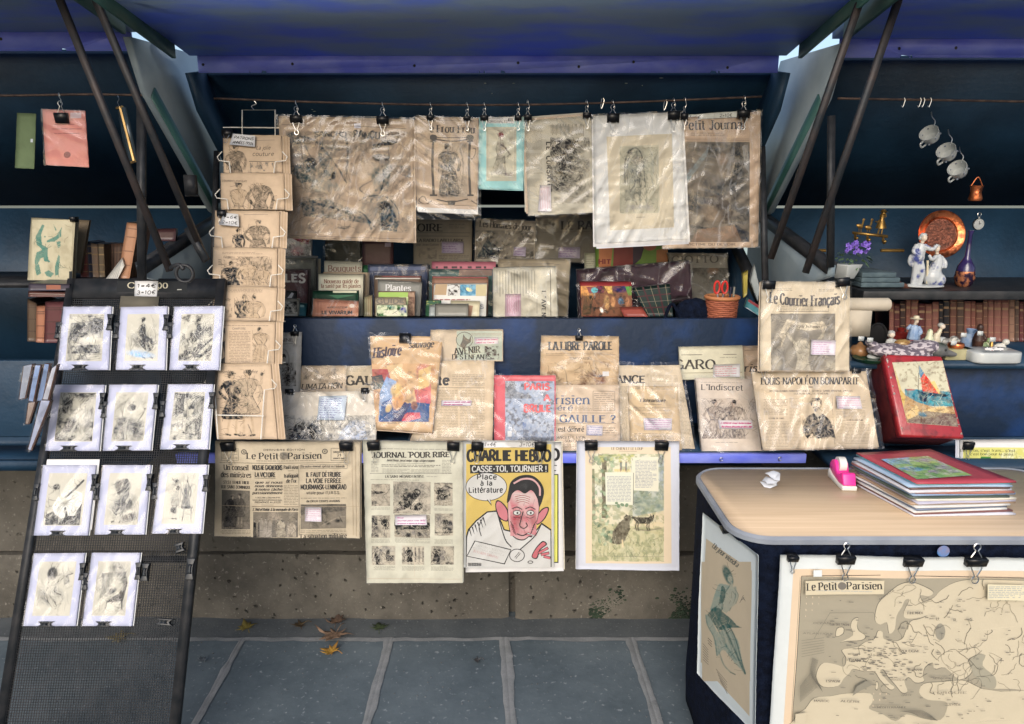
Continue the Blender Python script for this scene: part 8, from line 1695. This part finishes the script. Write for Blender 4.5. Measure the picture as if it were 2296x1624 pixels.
g=Geo();g.lathe([(0,.0055),(.0165,.0052)],c0,R,28,closed=False);g.build('dial',PORC,t,c0);g=Geo();g.tube([c0+(0,-.007,0),c0+(0,-.007,.012)],.0006,4);g.tube([c0+(0,-.007,0),c0+(.007,-.007,.004)],.0007,4);g.build('hands',BLACKIRON,t,c0);g=Geo();tt=np.linspace(0,6.28,14,endpoint=False);g.tube([c0+(.007*math.cos(a),0,.034+.007*math.sin(a)) for a in tt],.0012,6,closed=True);g.build('bow_ring',STEEL,t,c0)
P_= lambda x,y,D=2.64:at(OX[3]+x/4,OY[1]+y/4,D)
t=thing('brass_hook_rack',P_(1120,500),'brass coat hook rack topped by a girl with two geese','hook rack');HO=WORG['brass_hook_rack']
g=Geo();g.hexa([P_(962,452),P_(1282,486),P_(1280,512),P_(960,476)],[P_(962,452,2.652),P_(1282,486,2.652),P_(1280,512,2.652),P_(960,476,2.652)]);g.build('rack_bar',BRASS,t,HO,smooth=False)
for x,y in ((990,480),(1100,495),(1240,510)):g=Geo();g.tube(catmull([P_(x,y,2.636),P_(x-2,y+34,2.625),P_(x+8,y+48,2.605),P_(x+14,y+34,2.60)],4),.0045,7);g.ell(P_(x+14,y+34,2.60),.006,n=8);g.build('coat_hook',BRASS,t,HO)
for x in (1030,1105):
    g=Geo();g.ell(P_(x,405+(x-1030)*.2),(.0135,.004,.008),Matrix.Rotation(.3,4,'Y'),12);g.tube(catmull([P_(x+16,400),P_(x+26,370),P_(x+30,345),P_(x+42,348)],4),[.004]*10+[.002]*3,6) if False else g.tube(catmull([P_(x+20,400),P_(x+30,370),P_(x+32,345),P_(x+44,350)],4),.0032,6);g.tube([P_(x-8,420),P_(x-8,455)],.0016,5);g.tube([P_(x+10,420),P_(x+10,458)],.0016,5);g.build('goose',BRASS,t,HO)
g=Geo();g.lathe([(.0,.0),(.019,.0),(.012,.022),(.007,.032),(.009,.046),(.004,.052)],P_(1218,425),None,14);g.ell(P_(1243,290),.0085,n=10);g.lathe([(.016,0),(.010,.003),(.007,.009),(0,.010)],P_(1243,280),None,14);g.tube([P_(1215,345),P_(1185,370),P_(1170,362)],.0028,6);g.tube([P_(1240,330),P_(1265,320),P_(1258,300)],.0028,6);g.tube([P_(1205,425),P_(1190,475)],.0028,6);g.tube([P_(1232,425),P_(1222,478)],.0028,6);g.ell(P_(1228,350),(.009,.006,.012),n=10);g.build('girl_figure',BRASS,t,HO)
# flower pot
c0=P_(890,875,2.36);t=thing('potted_plant',c0,'purple flowering plant in a square white ribbed pot','potted plant');r=random.Random(12)
g=Geo();a,b=.021,.037;R=Matrix.Rotation(.5,3,'Z');f4= lambda w,z:[c0+np.array(R@Vector((x*w,y*w,0)))+(0,0,z) for x,y in ((-1,-1),(1,-1),(1,1),(-1,1))];g.hexa(f4(a,0),f4(b,.047));g.build('pot',PORC,t,c0,smooth=False,bevel=.002)
ctr=c0+(.022,0,.085);g=Geo();gl_=Geo()
for k in range(60):
    d=np.array([r.gauss(0,1),r.gauss(0,.7),r.gauss(0,.7)]);d/=np.linalg.norm(d);p=ctr+d*(.052,.03,.028)-(0,0,.012);e1=np.cross(d,(0,0,1));e1/=np.linalg.norm(e1)+1e-9;L_=r.uniform(.010,.024);w_=L_*.34
    dd=d*.7+np.array([0,-.3,-.4]);gl_.add([p,p+dd*L_*.5+e1*w_,p+dd*L_,p+dd*L_*.5-e1*w_],[(0,1,2,3)])
gl_.build('leaves',mat('dark_plant_leaf',tuple(lin((52,74,50))),tuple(lin((96,122,90))),.5,scale=60),t,c0)
for k in range(34):
    p=ctr+(r.gauss(0,.026),r.uniform(-.035,.01),r.uniform(.0,.034))
    for j in range(5):
        a=j*1.2566;v=np.array([math.cos(a),-.3,math.sin(a)]);u_=np.array([-math.sin(a),0,math.cos(a)]);g.add([p,p+v*.0045+u_*.003,p+v*.008,p+v*.0045-u_*.003],[(0,1,2,3)])
g.build('flowers',mat('violet_petals',tuple(lin((92,66,170))),tuple(lin((140,110,206))),.6,scale=90),t,c0)

def figurine(label,base,h,parts,name='figurine',cat='figurine',grp='porcelain figurines in the right stall'):
    """parts: (name, material, [(kind, ...)]) in units of h, x to the right, y away, z up; each part one smooth skin"""
    t=thing(name,base,label,cat,grp);b=np.asarray(base,float)
    for nm,m,sh in parts:
        g=Geo()
        for q in sh:
            if q[0]=='e':g.ell(b+np.array(q[1])*h,np.array(q[2])*h,Matrix.Rotation(q[3],4,'Y') if len(q)>3 else None,14)
            elif q[0]=='t':g.tube(catmull(b+np.array(q[1])*h,4),np.interp(np.linspace(0,1,(len(q[1])-1)*4+1 if len(q[1])>2 else len(q[1])),np.linspace(0,1,len(q[2])),q[2])*h,8)
            elif q[0]=='l':g.lathe([(r_*h,z_*h) for r_,z_ in q[2]],b+np.array(q[1])*h,None,18)
        g.build(nm,m,t,b,remesh=max(.0012,h*.011) if len(sh)>1 else 0)
    return t
GREYP=mat('grey_bisque',tuple(lin((176,176,170))),tuple(lin((150,150,146))),.4,scale=30);SKINP=mat('bisque_skin',tuple(lin((206,190,172))),None,.4);HATP=mat('cream_glaze',tuple(lin((196,186,160))),None,.25)
COATB=mat('pale_blue_glaze',tuple(lin((110,136,172))),tuple(lin((150,168,190))),.3,scale=40);PINKP=mat('rose_glaze',tuple(lin((176,110,120))),tuple(lin((196,150,150))),.3,scale=30);GREENP=mat('celadon_glaze',tuple(lin((126,146,104))),tuple(lin((190,190,160))),.25,scale=30,lo=.45,hi=.5);REDG=mat('oxblood_glaze',tuple(lin((120,40,34))),tuple(lin((84,26,26))),.15,scale=20);DOGP=mat('spotted_dog_glaze',tuple(lin((196,194,184))),tuple(lin((112,110,106))),.25,scale=40,lo=.52,hi=.58);BLACKG=mat('black_glaze',(.01,.01,.011),(.02,.02,.02),.12)
b0=at(2070,649,2.38);b0[2]=zs+.001;H_=(649-526)*2.38/F
figurine('blue and white porcelain couple, man leaning over a seated lady',b0,H_,[
('base',PORC,[('e',(0,0,.03),(.36,.2,.035)),('e',(.15,-.05,.035),(.2,.12,.03)),('e',(-.15,0,.04),(.18,.12,.04))]),
('man',BLUEW,[('t',[(-.20,0,.06),(-.19,-.01,.28),(-.17,0,.48)],[.05,.06,.085]),('t',[(-.10,-.02,.06),(-.09,-.05,.30),(-.14,0,.48)],[.05,.055,.08]),('e',(-.18,0,.55),(.13,.10,.12)),('t',[(-.18,0,.52),(-.15,0,.68),(-.13,0,.80)],[.11,.10,.07]),('t',[(-.10,-.03,.76),(.02,-.08,.70),(.12,-.06,.78)],[.05,.04,.03]),('t',[(-.2,.02,.76),(-.28,-.04,.66),(-.2,-.08,.58)],[.05,.042,.035]),('e',(-.26,.02,.50),(.08,.05,.12))]),
('man_head',SKINP,[('e',(-.11,-.01,.90),(.055,.06,.07)),('t',[(-.13,0,.8),(-.115,0,.88)],[.035,.03])]),('man_hair',PORC,[('e',(-.115,.01,.945),(.065,.065,.045)),('e',(-.16,.02,.90),(.03,.04,.05))]),
('lady',BLUEW,[('e',(.14,0,.20),(.17,.14,.18)),('e',(.24,-.02,.14),(.13,.12,.13)),('t',[(.16,0,.32),(.2,0,.48),(.17,0,.60)],[.12,.09,.06]),('t',[(.14,-.04,.57),(.04,-.08,.52),(-.02,-.08,.60)],[.04,.034,.028]),('t',[(.24,0,.56),(.32,-.03,.46),(.30,-.08,.36)],[.04,.036,.03])]),
('lady_head',SKINP,[('e',(.15,-.01,.70),(.05,.055,.062)),('t',[(.17,0,.6),(.155,0,.68)],[.032,.03])]),('lady_hair',GREYP,[('e',(.16,.02,.745),(.062,.06,.04)),('e',(.19,.03,.70),(.035,.04,.045))]),('ribbon',HATP,[('t',[(-.02,-.06,.5),(.0,-.06,.3),(.02,-.05,.08)],[.02,.02,.012])])])
fz=1.004
def fb(x,y,D):p=at(x,y,D);p[2]=fz; return p
figurine('tall figurine in a wide hat, blue coat and rose breeches',fb(2047,761,2.26),.128,[('legs',PINKP,[('l',(0,0,0),[(.12,0),(.13,.05),(.11,.25),(.10,.45),(.04,.5)])]),('coat',COATB,[('t',[(0,0,.38),(0,0,.55),(0,0,.74)],[.15,.125,.07]),('t',[(-.09,0,.70),(-.18,-.04,.66),(-.13,-.08,.76)],[.05,.045,.035]),('t',[(.09,0,.70),(.16,-.03,.56),(.08,-.09,.50)],[.05,.045,.03]),('e',(.12,.02,.36),(.05,.06,.14),.3)]),('face',SKINP,[('e',(.02,-.02,.84),(.055,.055,.07)),('t',[(0,0,.74),(.01,0,.82)],[.035,.03])]),('hat',HATP,[('l',(.02,0,.89),[(.14,0),(.15,.01),(.07,.03),(.06,.08),(.0,.085)])])])
figurine('small grey figurine of a child holding a bundle',fb(1997,768,2.24),.082,[('figure',GREYP,[('l',(0,0,0),[(.16,0),(.17,.1),(.12,.4),(.05,.5)]),('t',[(0,0,.35),(0,0,.5),(0,0,.68)],[.16,.15,.08]),('t',[(-.1,0,.62),(-.18,-.08,.48),(.02,-.15,.46)],[.06,.055,.04]),('t',[(.1,0,.62),(.2,-.1,.5),(.16,-.16,.55)],[.06,.05,.04]),('e',(.14,-.15,.57),(.06,.06,.08))]),('head',SKINP,[('e',(0,-.01,.82),(.12,.12,.13))]),('hair',GREYP,[('e',(0,.02,.89),(.135,.13,.10)),('e',(.0,.06,.8),(.13,.08,.12))])])
figurine('bell-shaped lady in green and white, headless from this side',fb(2081,778,2.20),.092,[('skirt',GREENP,[('l',(0,0,0),[(.16,0),(.24,.06),(.27,.25),(.25,.5),(.17,.62),(.10,.78),(.09,.92),(.05,1.0)])])],cat='figurine')
figurine('girl figurine with bowed head behind the green lady',fb(2098,762,2.30),.088,[('figure',HATP,[('l',(0,0,0),[(.2,0),(.2,.2),(.14,.55),(.06,.7)]),('t',[(.05,0,.62),(.12,0,.8),(.14,-.02,.9)],[.1,.07,.05])]),('head',SKINP,[('e',(.17,-.02,.93),(.10,.1,.10))]),('hair',GREYP,[('e',(.14,.03,.98),(.12,.11,.09))])])
figurine('white and grey spaniel figurine',fb(2132,763,2.24),.068,[('dog',DOGP,[('e',(0,0,.42),(.34,.2,.24),.35),('e',(-.2,0,.55),(.2,.17,.28)),('e',(.12,-.02,.78),(.2,.15,.16)),('e',(.30,-.04,.72),(.12,.09,.08)),('t',[(.2,-.08,.4),(.24,-.1,.2),(.26,-.1,0)],[.08,.06,.06]),('t',[(.2,.08,.4),(.26,.08,.2),(.3,.06,0)],[.08,.06,.06]),('t',[(-.2,-.1,.3),(-.1,-.14,.15),(-.02,-.14,.03)],[.14,.09,.05]),('e',(.04,-.13,.72),(.07,.04,.14),.3),('t',[(-.36,0,.4),(-.5,0,.3)],[.06,.03])])])
figurine('oxblood hen-shaped dish with a yellow crest',fb(2022,780,2.18),.062,[('bird',REDG,[('e',(0,0,.35),(.42,.3,.32)),('e',(.3,-.02,.62),(.2,.16,.2)),('t',[(.3,-.1,.3),(.6,-.2,.28),(.72,-.2,.4)],[.08,.1,.04])]),('crest',mat('yellow_ochre_glaze',tuple(lin((176,150,96))),tuple(lin((120,86,50))),.25,scale=60),[('e',(.02,0,.84),(.4,.3,.2)),('e',(-.2,0,.8),(.2,.2,.18))])],cat='dish')
figurine('white duck head looking right beside the figurines',fb(1968,778,2.18),.05,[('duck',PORC,[('e',(-.1,0,.2),(.5,.3,.2)),('t',[(-.1,0,.25),(-.2,0,.6),(0,0,.85)],[.16,.13,.13]),('e',(.05,0,.86),(.2,.15,.15)),('t',[(.15,0,.84),(.5,0,.80)],[.09,.05])])],cat='duck')
figurine('round tan sugar bowl left of the figurines',fb(1930,763,2.22),.05,[('bowl',mat('tan_glaze',tuple(lin((156,116,76))),tuple(lin((120,86,60))),.2,scale=20),[('l',(0,0,0),[(.3,0),(.55,.2),(.6,.45),(.45,.7),(.2,.78),(.1,.95),(0,1)])])],cat='bowl',name='sugar_bowl')
figurine('dark round pot behind the tall blue-coated figurine',fb(2020,745,2.36),.07,[('jar',REDG,[('l',(0,0,0),[(.3,0),(.55,.3),(.6,.6),(.35,.75),(.15,.8),(.18,.95),(0,1)])])],cat='pot',name='pot')
g=Geo();c0=fb(1965,764,2.30)+(0,0,.05);tt=np.linspace(0,6.283,26,endpoint=False);g.tube([c0+(.030*math.cos(a),0,.042*math.sin(a)) for a in tt],.004,8,closed=True);g.lathe([(0,0),(.028,0)],c0,Matrix.Scale(1.4,4,(0,0,1))@Matrix.Rotation(math.pi/2,4,'X'),24,closed=False);tag(g.build('oval_frame',BLACKG),'black oval frame standing behind the white duck','frame')
# decoy duck in speckled grey
DEC=mat('speckled_feathers',tuple(lin((96,88,98))),tuple(lin((176,168,172))),.6,scale=70,lo=.5,hi=.54,detail=1,stretch=(1,1,2))
b0=fb(2030,800,2.17);figurine('long speckled decoy duck with a dark green head facing right',b0,.20,[('body',DEC,[('e',(-.1,0,.13),(.52,.24,.13),.08),('e',(-.45,0,.2),(.22,.12,.07),.5),('e',(.22,0,.2),(.3,.18,.12),-.1)]),('head',mat('bottle_green_glaze',tuple(lin((40,56,44))),tuple(lin((96,96,96))),.35,scale=12),[('e',(.46,-.02,.17),(.17,.13,.12)),('t',[(.56,-.04,.14),(.74,-.06,.10)],[.07,.03])]),('eye',BLACKG,[('e',(.52,-.135,.19),(.022,.012,.022))])],name='decoy_duck',cat='decoy duck')
# cigarette box with brass lid, ashtray
c0=fb(2143,778,2.20);t=thing('trinket_box',c0,'olive stone box with a brass lid right of the dog','box');g=Geo();g.box(c0+(-.045,-.03,0),c0+(.045,.03,.034));g.build('box_body',mat('olive_onyx',tuple(lin((140,136,100))),tuple(lin((170,164,130))),.25,scale=20),t,c0,smooth=False,bevel=.003);g=Geo();g.lathe([(.021,.0342),(.024,.040),(.022,.048),(.0,.050)],c0,None,20);g.build('brass_lid',COPPER,t,c0)
c0=fb(2222,790,2.17);t=thing('ashtray',c0,'white oblong advertising ashtray at the right edge','ashtray');g=Geo();g.prism([tuple(c0+np.array([x,y,0])) for x,y in rrect(-.075,.075,-.05,.05,.03)],(0,0,.034));g.build('dish',PORC,t,c0,smooth=False,bevel=.005)
s=Sheet('painted_badge',None,None,vp(2.1185),((2208,779),(2250,779),(2250,787),(2208,787)),A(26,30,40),None,None,parent=t,thick=0,curl=0,edge=1,rag=0,m=GLOSSY);s.uv();s.text('MARTINI',6,96,84,66,'black',WHITE);s.ell(40,50,10,46,A(170,40,40));s.done()
# items along the shelf
c0=at(2159,648,2.42);c0[2]=zs;t=thing('glass_bottle',c0,'violet glass carafe with a long neck and copper-tinted foot','bottle');VG_=mat('violet_glass',tuple(lin((40,32,70))),tuple(lin((56,44,96))),.08,scale=10,coat=.5)
g=Geo();g.lathe([(.0,.052),(.028,.052),(.026,.066),(.016,.084),(.008,.10),(.006,.17),(.010,.185),(.0,.186)],c0,None,26);g.build('neck',VG_,t,c0);g=Geo();g.lathe([(.018,0),(.026,.008),(.031,.03),(.0285,.0515),(.0,.0515)],c0,None,26);g.build('foot',mat('copper_lustre_glass',tuple(lin((186,120,86))),tuple(lin((50,36,60))),.1,.5,scale=50,lo=.45,hi=.55),t,c0)  # copper reflection put into the colour of the glass foot
for k,x in enumerate((1918,1948)):c0=at(x,664,2.40);g=Geo();g.lathe([(.010,0),(.014,.002),(.017,.018),(.0185,.028),(.0165,.028),(.012,.008),(0,.006)],c0,None,22,closed=False);o=g.build('coffee_cup',BLUEW);tag(o,('left','right')[k]+' one of two small blue-patterned cups by the paper roll','cup','small cups by the paper roll')
for k in range(3):c0=at(1950,650-10*k,2.44);x0=at(1905,640,2.44)[0];x1=at(1999-10*k,640,2.44)[0];z_=zs+.004+k*.0165;g=Geo();g.box((max(x0,1.13),2.36,z_),(x1,2.52,z_+.0155));o=g.build('book',mat('slate_cloth_cover',tuple(lin((60,76,84))),tuple(lin((80,96,102))),.8,scale=40),smooth=False,bevel=.002);tag(o,('lowest','middle','topmost')[k]+' of three slate-grey books lying flat behind the white pot','book','flat grey books in the right stall')
c0=at(2016,636,2.38);c0[2]=zs+.012;g=Geo();g.ell(c0,(.05,.014,.010),Matrix.Rotation(.35,4,'Y'),14);tag(g.build('wooden_dish',mat('reddish_wood',tuple(lin((104,62,44))),tuple(lin((70,44,36))),.5,scale=30)),'pointed reddish wooden dish left of the porcelain couple','dish')
for x0,x1,lb in ((1830,1851,'left'),(1975,2026,'right')):a,b=at(x0,562,2.66),at(x1,562,2.66);g=Geo();g.tube([a,b],.006,8);tag(g.build('brass_rail',BRASS),lb+' length of brass rail on the back of the right stall','rail')
# roll of paper and its hanging sheet
a,b=at(1890,683,2.26),at(1994,684,2.26);PR=mat('old_wallpaper',tuple(lin((172,162,144))),tuple(lin((190,180,162))),.8,scale=14);t=thing('paper_roll',(a+b)/2,'thick cream paper roll partly unrolled behind the wavy-lettered weekly','paper roll');TO2=WORG['paper_roll']
g=Geo();Rr=Matrix.Rotation(math.pi/2,4,'Y');L_=b[0]-a[0];g.lathe([(0,0),(.021,0),(.021,L_-.006),(.016,L_),(0,L_-.004)],a,Rr,26);g.build('roll',PR,t,TO2)
g=Geo();q=[at(1890,696,2.243),at(1956,697,2.243),at(1950,755,2.26),at(1890,755,2.26)];g.hexa(q,[p+(0,.002,0) for p in q]);g.build('unrolled_sheet',PR,t,TO2,smooth=False)
# leather spines behind the figurines
r=random.Random(21);x=1994.0;k=0
NMS=['rust','chestnut','dark brown','oxblood','tan-backed','black','ruddy','umber'];CLS=[(130,70,54),(112,66,48),(66,42,38),(96,40,40),(140,100,76),(36,30,34),(136,80,66),(84,60,48)]
while x<2300:
    w=r.uniform(9,17);i=r.randrange(8);yt=r.uniform(669,682);s=book('%s leather book, number %s from the left in the row behind the figurines'%(NMS[i],('one two three four five six seven eight nine ten eleven twelve thirteen fourteen fifteen sixteen seventeen eighteen nineteen twenty twenty-one twenty-two twenty-three twenty-four twenty-five twenty-six twenty-seven twenty-eight twenty-nine thirty'.split())[k]),((x,yt),(x+w,yt),(x+w-.5,766),(x-.5,766)),A(*CLS[i]),2.46,None,group='leather books behind the figurines',thick=.10,curl=0)
    for f in (.08,.2,.22,.42,.62,.8):y=yt+(764-yt)*f;s.line(((x+1,y),(x+w-1.5,y)),1.2+(f==.22)*4,A(150,116,76) if i!=4 else A(96,60,44))
    s.done();x+=w+.4;k+=1

# price tags and odd pieces among the figurines
for k,(x,y,D,lb) in enumerate(((1931,760,2.17,'on the sugar bowl'),(1951,763,2.14,'left of the white duck'),(2139,770,2.165,'on the olive stone box'),(2161,752,2.20,'behind the olive stone box'),(2198,748,2.22,'under the dark statuette'),(2226,762,2.14,'at the right end of the display'))):
    g=Geo();p=at(x,y,D);g.hexa([p+(-.009,0,.008),p+(-.009,0,-.006),p+(.009,0,-.007),p+(.009,0,.007)],[p+(-.009,.0006,.008),p+(-.009,.0006,-.006),p+(.009,.0006,-.007),p+(.009,.0006,.007)]);tag(g.build('price_tag',PORC,smooth=False),'tiny white price tag '+lb,'price tag','price tags in the right stall')
figurine('dark wooden statuette before the leather books',fb(2193,765,2.28),.10,[('figure',mat('dark_carved_wood',tuple(lin((70,46,36))),tuple(lin((44,30,26))),.45,scale=40),[('l',(0,0,0),[(.2,0),(.2,.06),(.14,.1),(.17,.4),(.13,.6),(.07,.7)]),('t',[(.1,0,.6),(.2,-.06,.45),(.05,-.14,.42)],[.06,.05,.04]),('e',(0,-.01,.82),(.1,.1,.13))])],cat='statuette',name='statuette')
figurine('small brass bell at the right edge of the figurines',fb(2224,768,2.24),.05,[('bell',BRASS,[('l',(0,0,0),[(.42,0),(.36,.1),(.24,.4),(.12,.5),(.08,.9),(0,1)])])],cat='bell',name='brass_bell')
figurine('white lamb-like figurine behind the spaniel',fb(2112,752,2.34),.06,[('animal',PORC,[('e',(0,0,.45),(.36,.2,.24)),('e',(-.34,0,.72),(.16,.14,.16)),('t',[(-.2,0,.4),(-.22,0,0)],[.08,.07]),('t',[(.2,0,.4),(.22,0,0)],[.08,.07])])])
figurine('squat blue-grey vase right of the spaniel',fb(2176,762,2.32),.07,[('vase',COATB,[('l',(0,0,0),[(.25,0),(.42,.25),(.4,.55),(.18,.8),(.24,1.0),(.2,1.0),(0,.7)])])],cat='vase',name='vase')
for k,(x,y,D,h_,m_,lb) in enumerate(((1988,786,2.19,.032,BRASS,'small brass bird near the white duck'),(2062,770,2.30,.045,GREYP,'tiny grey seated animal behind the green lady'),(2112,784,2.19,.03,REDG,'small dark red animal left of the olive stone box'),(2206,770,2.28,.05,GREENP,'little green and cream figure by the statuette'),(2244,766,2.26,.05,DOGP,'spotted animal figure at the far right edge'))):
    figurine(lb,fb(x,y,D),h_,[('animal',m_,[('e',(0,0,.42),(.4,.24,.3)),('e',(.3,-.05,.8),(.22,.2,.2)),('t',[(-.2,-.1,.3),(-.24,-.1,0)],[.12,.1]),('t',[(.22,-.1,.4),(.26,-.1,0)],[.12,.1]),('t',[(-.36,0,.5),(-.52,0,.75)],[.07,.04])])])
figurine('flat green glass dish in front of the decoy duck',fb(1950,800,2.16),.05,[('dish',mat('bottle_glass',tuple(lin((30,60,44))),None,.1),[('l',(0,0,0),[(.8,0),(1.0,.2),(.95,.22),(.7,.08),(0,.08)])])],cat='dish',name='glass_dish')

# ================================================================ wicker pot with scissors, bag, in the middle box
c0=at(1149.2+1868/4,712,2.42);c0[2]=.99;t=thing('wicker_pot',c0,'brown wicker pot holding scissors in the middle box','basket');WK=mat('wicker',tuple(lin((128,70,52))),tuple(lin((170,100,72))),.7,scale=60,stretch=(.6,.6,5),bump=.5,bscale=60);H_=.188;
g=Geo();g.lathe([(.044,0),(.052,H_*.9),(.050,H_*.9),(.042,.01),(0,.01)],c0,None,30,closed=False)
for k in range(26):z_=.006+k*H_*.9/26;rr_=.0445+.0078*k/26;g.tube([c0+(rr_*math.cos(a),rr_*math.sin(a),z_+.0012*math.sin(a*9+k*3.1)) for a in np.linspace(0,6.283,36,endpoint=False)],.0032,5,closed=True)
g.build('woven_side',WK,t,c0);g=Geo();g.tube([c0+(.053*math.cos(a),.053*math.sin(a),H_*.93) for a in np.linspace(0,6.283,36,endpoint=False)],.0065,8,closed=True);g.build('rim',mat('cane_rim',tuple(lin((176,116,76))),None,.6),t,c0)
sc_=thing('scissors',c0+(-.012,-.02,H_),'scissors with red handles standing in the wicker pot','scissors');SO=WORG['scissors']
for d in (-1,1):
    g=Geo();tt=np.linspace(0,6.283,18,endpoint=False);g.tube([SO+(d*.013+.009*math.cos(a),0,.022+.020*math.sin(a)) for a in tt],.0035,7,closed=True);g.build('red_handle',mat('red_plastic',tuple(lin((190,46,40))),None,.35),sc_,SO)
    g=Geo();g.hexa([SO+(d*.008,-.002,.004),SO+(d*.014,-.002,.004),SO+(-d*.003,-.002,-.09),SO+(-d*.006,-.002,-.09)],[SO+(d*.008,.001+d*.002,.004),SO+(d*.014,.001+d*.002,.004),SO+(-d*.003,.001+d*.002,-.09),SO+(-d*.006,.001+d*.002,-.09)]);g.build('blade',STEEL,sc_,SO,smooth=False)
for k,(dx,c) in enumerate(((.022,(40,40,60)),(.034,(120,120,110)))):g=Geo();g.tube([c0+(dx,0,.05),c0+(dx+.008,.01,H_+.02)],.0035,7);tag(g.build('pen',mat('pen_%d'%k,tuple(lin(c)),None,.4)),('dark','grey')[k]+' pen in the wicker pot beside the scissors','pen')
c0=at(1149.2+1640/4,700,2.43);g=Geo();g.ell(c0+(0,0,-.02),(.055,.035,.07));g.ell(c0+(-.02,0,.0),(.05,.03,.045));g.ell(c0+(.03,.01,-.03),(.05,.03,.07));t=thing('shoulder_bag',c0,'black shoulder bag between the tartan book and the wicker pot','bag');g.build('bag_body',CLOTH,t,c0,remesh=.005);g=Geo();g.tube(catmull([c0+(-.05,-.02,-.02),c0+(-.085,-.02,.03),c0+(-.105,-.02,-.02),c0+(-.10,-.02,-.09)],6),.006,7);g.build('strap',CLOTH,t,c0)

# ================================================================ fallen leaves on the pavement
def leaf(px,py,size,rot,c1,c2,label,curl=.3,seed=1):
    p0=ground_pt(px,py);r=random.Random(seed);tips=[(-90,.55),(-62,.30),(-40,.80),(-14,.38),(12,.98),(34,.45),(50,.62),(90,1.0)]
    out=[];T_=[(-150,.16),(-128,.52),(-110,.28),(-84,.86),(-62,.40),(-44,.72),(-28,.46),(0,1.0),(28,.46),(44,.72),(62,.40),(84,.86),(110,.28),(128,.52),(150,.16)]
    for a,q in T_:a=math.radians(a+90+r.uniform(-5,5));q*=r.uniform(.85,1.12);out.append((q*math.cos(a),q*math.sin(a)))
    out=np.array(out+[(0,-.12)]);c,d=math.cos(rot),math.sin(rot);t=[]
    o1=[]
    for a,b in zip(out,np.roll(out,-1,0)):o1+=[a,(a+b)/2*r.uniform(.94,1.04)]
    o1=np.array(o1);V=[(0,0)]+(o1*.5).tolist()+o1.tolist();V=np.array(V);n=len(o1)
    z=size*(.06+curl*(np.hypot(V[:,0],V[:,1])**2)*(.5+.5*np.sin(V[:,0]*4+seed))+.05*np.abs(V[:,0]));X=(V[:,0]*c-V[:,1]*d)*size;Y=(V[:,0]*d+V[:,1]*c)*size
    P=[(0,1+i,1+(i+1)%n) for i in range(n)]+[(1+i,1+n+i,1+n+(i+1)%n,1+(i+1)%n) for i in range(n)]
    g=Geo();g.add(np.c_[X+p0[0],Y+p0[1],z+.009],P);m=mat('leaf_%d'%seed,tuple(lin(c1)),tuple(lin(c2)),.7,scale=40,bump=.4);o=thing('fallen_leaf',(p0[0],p0[1],.01),label,'leaf','fallen leaves on the pavement')
    g.build('blade',m,o,WORG[o.name]).modifiers.new('thick','SOLIDIFY').thickness=.0006
    e=-np.array([-d,c])*size*.8;g=Geo();g.tube(catmull([(p0[0],p0[1],.012),(p0[0]+e[0]*.6,p0[1]+e[1]*.6,.022),(p0[0]+e[0],p0[1]+e[1],.014)],4),.0014,5);g.build('stalk',m,o,WORG[o.name])
leaf(752,1430,.085,2.9,(104,84,68),(132,108,88),'large brown plane leaf, biggest on the pavement',.5,3);leaf(745,1468,.05,1.2,(176,136,52),(140,104,48),'yellow leaf in front of the large brown one',.5,5);leaf(553,1415,.048,.6,(120,108,48),(96,84,40),'olive-yellow leaf at the wall foot, near the mesh board',.4,7);leaf(676,1408,.045,2.0,(88,72,46),(62,50,38),'curled brown leaf left of the large one, by the wall',.6,9);leaf(850,1416,.046,.2,(66,78,48),(46,58,40),'green leaf at the top of a mortar joint',.3,11);leaf(755,1402,.05,.1,(96,76,60),(76,60,50),'brown leaf against the wall above the large one',.8,13);leaf(1072,1488,.024,1.6,(74,74,76),(60,60,62),'tiny grey leaf scrap alone on a flagstone',.6,15);leaf(456,1487,.026,.7,(96,104,110),(80,86,92),'small pale leaf scrap beside the mesh board',.5,17);leaf(274,1436,.055,1.9,(110,100,66),(84,76,52),'pale leaf on the ground seen through the mesh board',.3,19)
g=Geo();r=random.Random(2)
for k in range(420):
    x,y=r.uniform(-1.4,1.5),r.uniform(1.62,2.34);s_=r.uniform(.0012,.0035);g.ell((x,y,(.009 if y>2.24 else .001)),(s_,s_,s_*.6),n=5)
o=g.build('grit',mat('pale_grit',tuple(lin((120,126,130))),tuple(lin((60,62,62))),.9,scale=300));tag(o,kind='stuff');o['label']='grit scattered on the pavement'
# keep every label within sixteen words
for o in bpy.data.objects:
    if 'label' in o and len(str(o['label']).replace('-',' ').replace('=',' ').split())>16:print('LONG LABEL',o.name,o['label'])
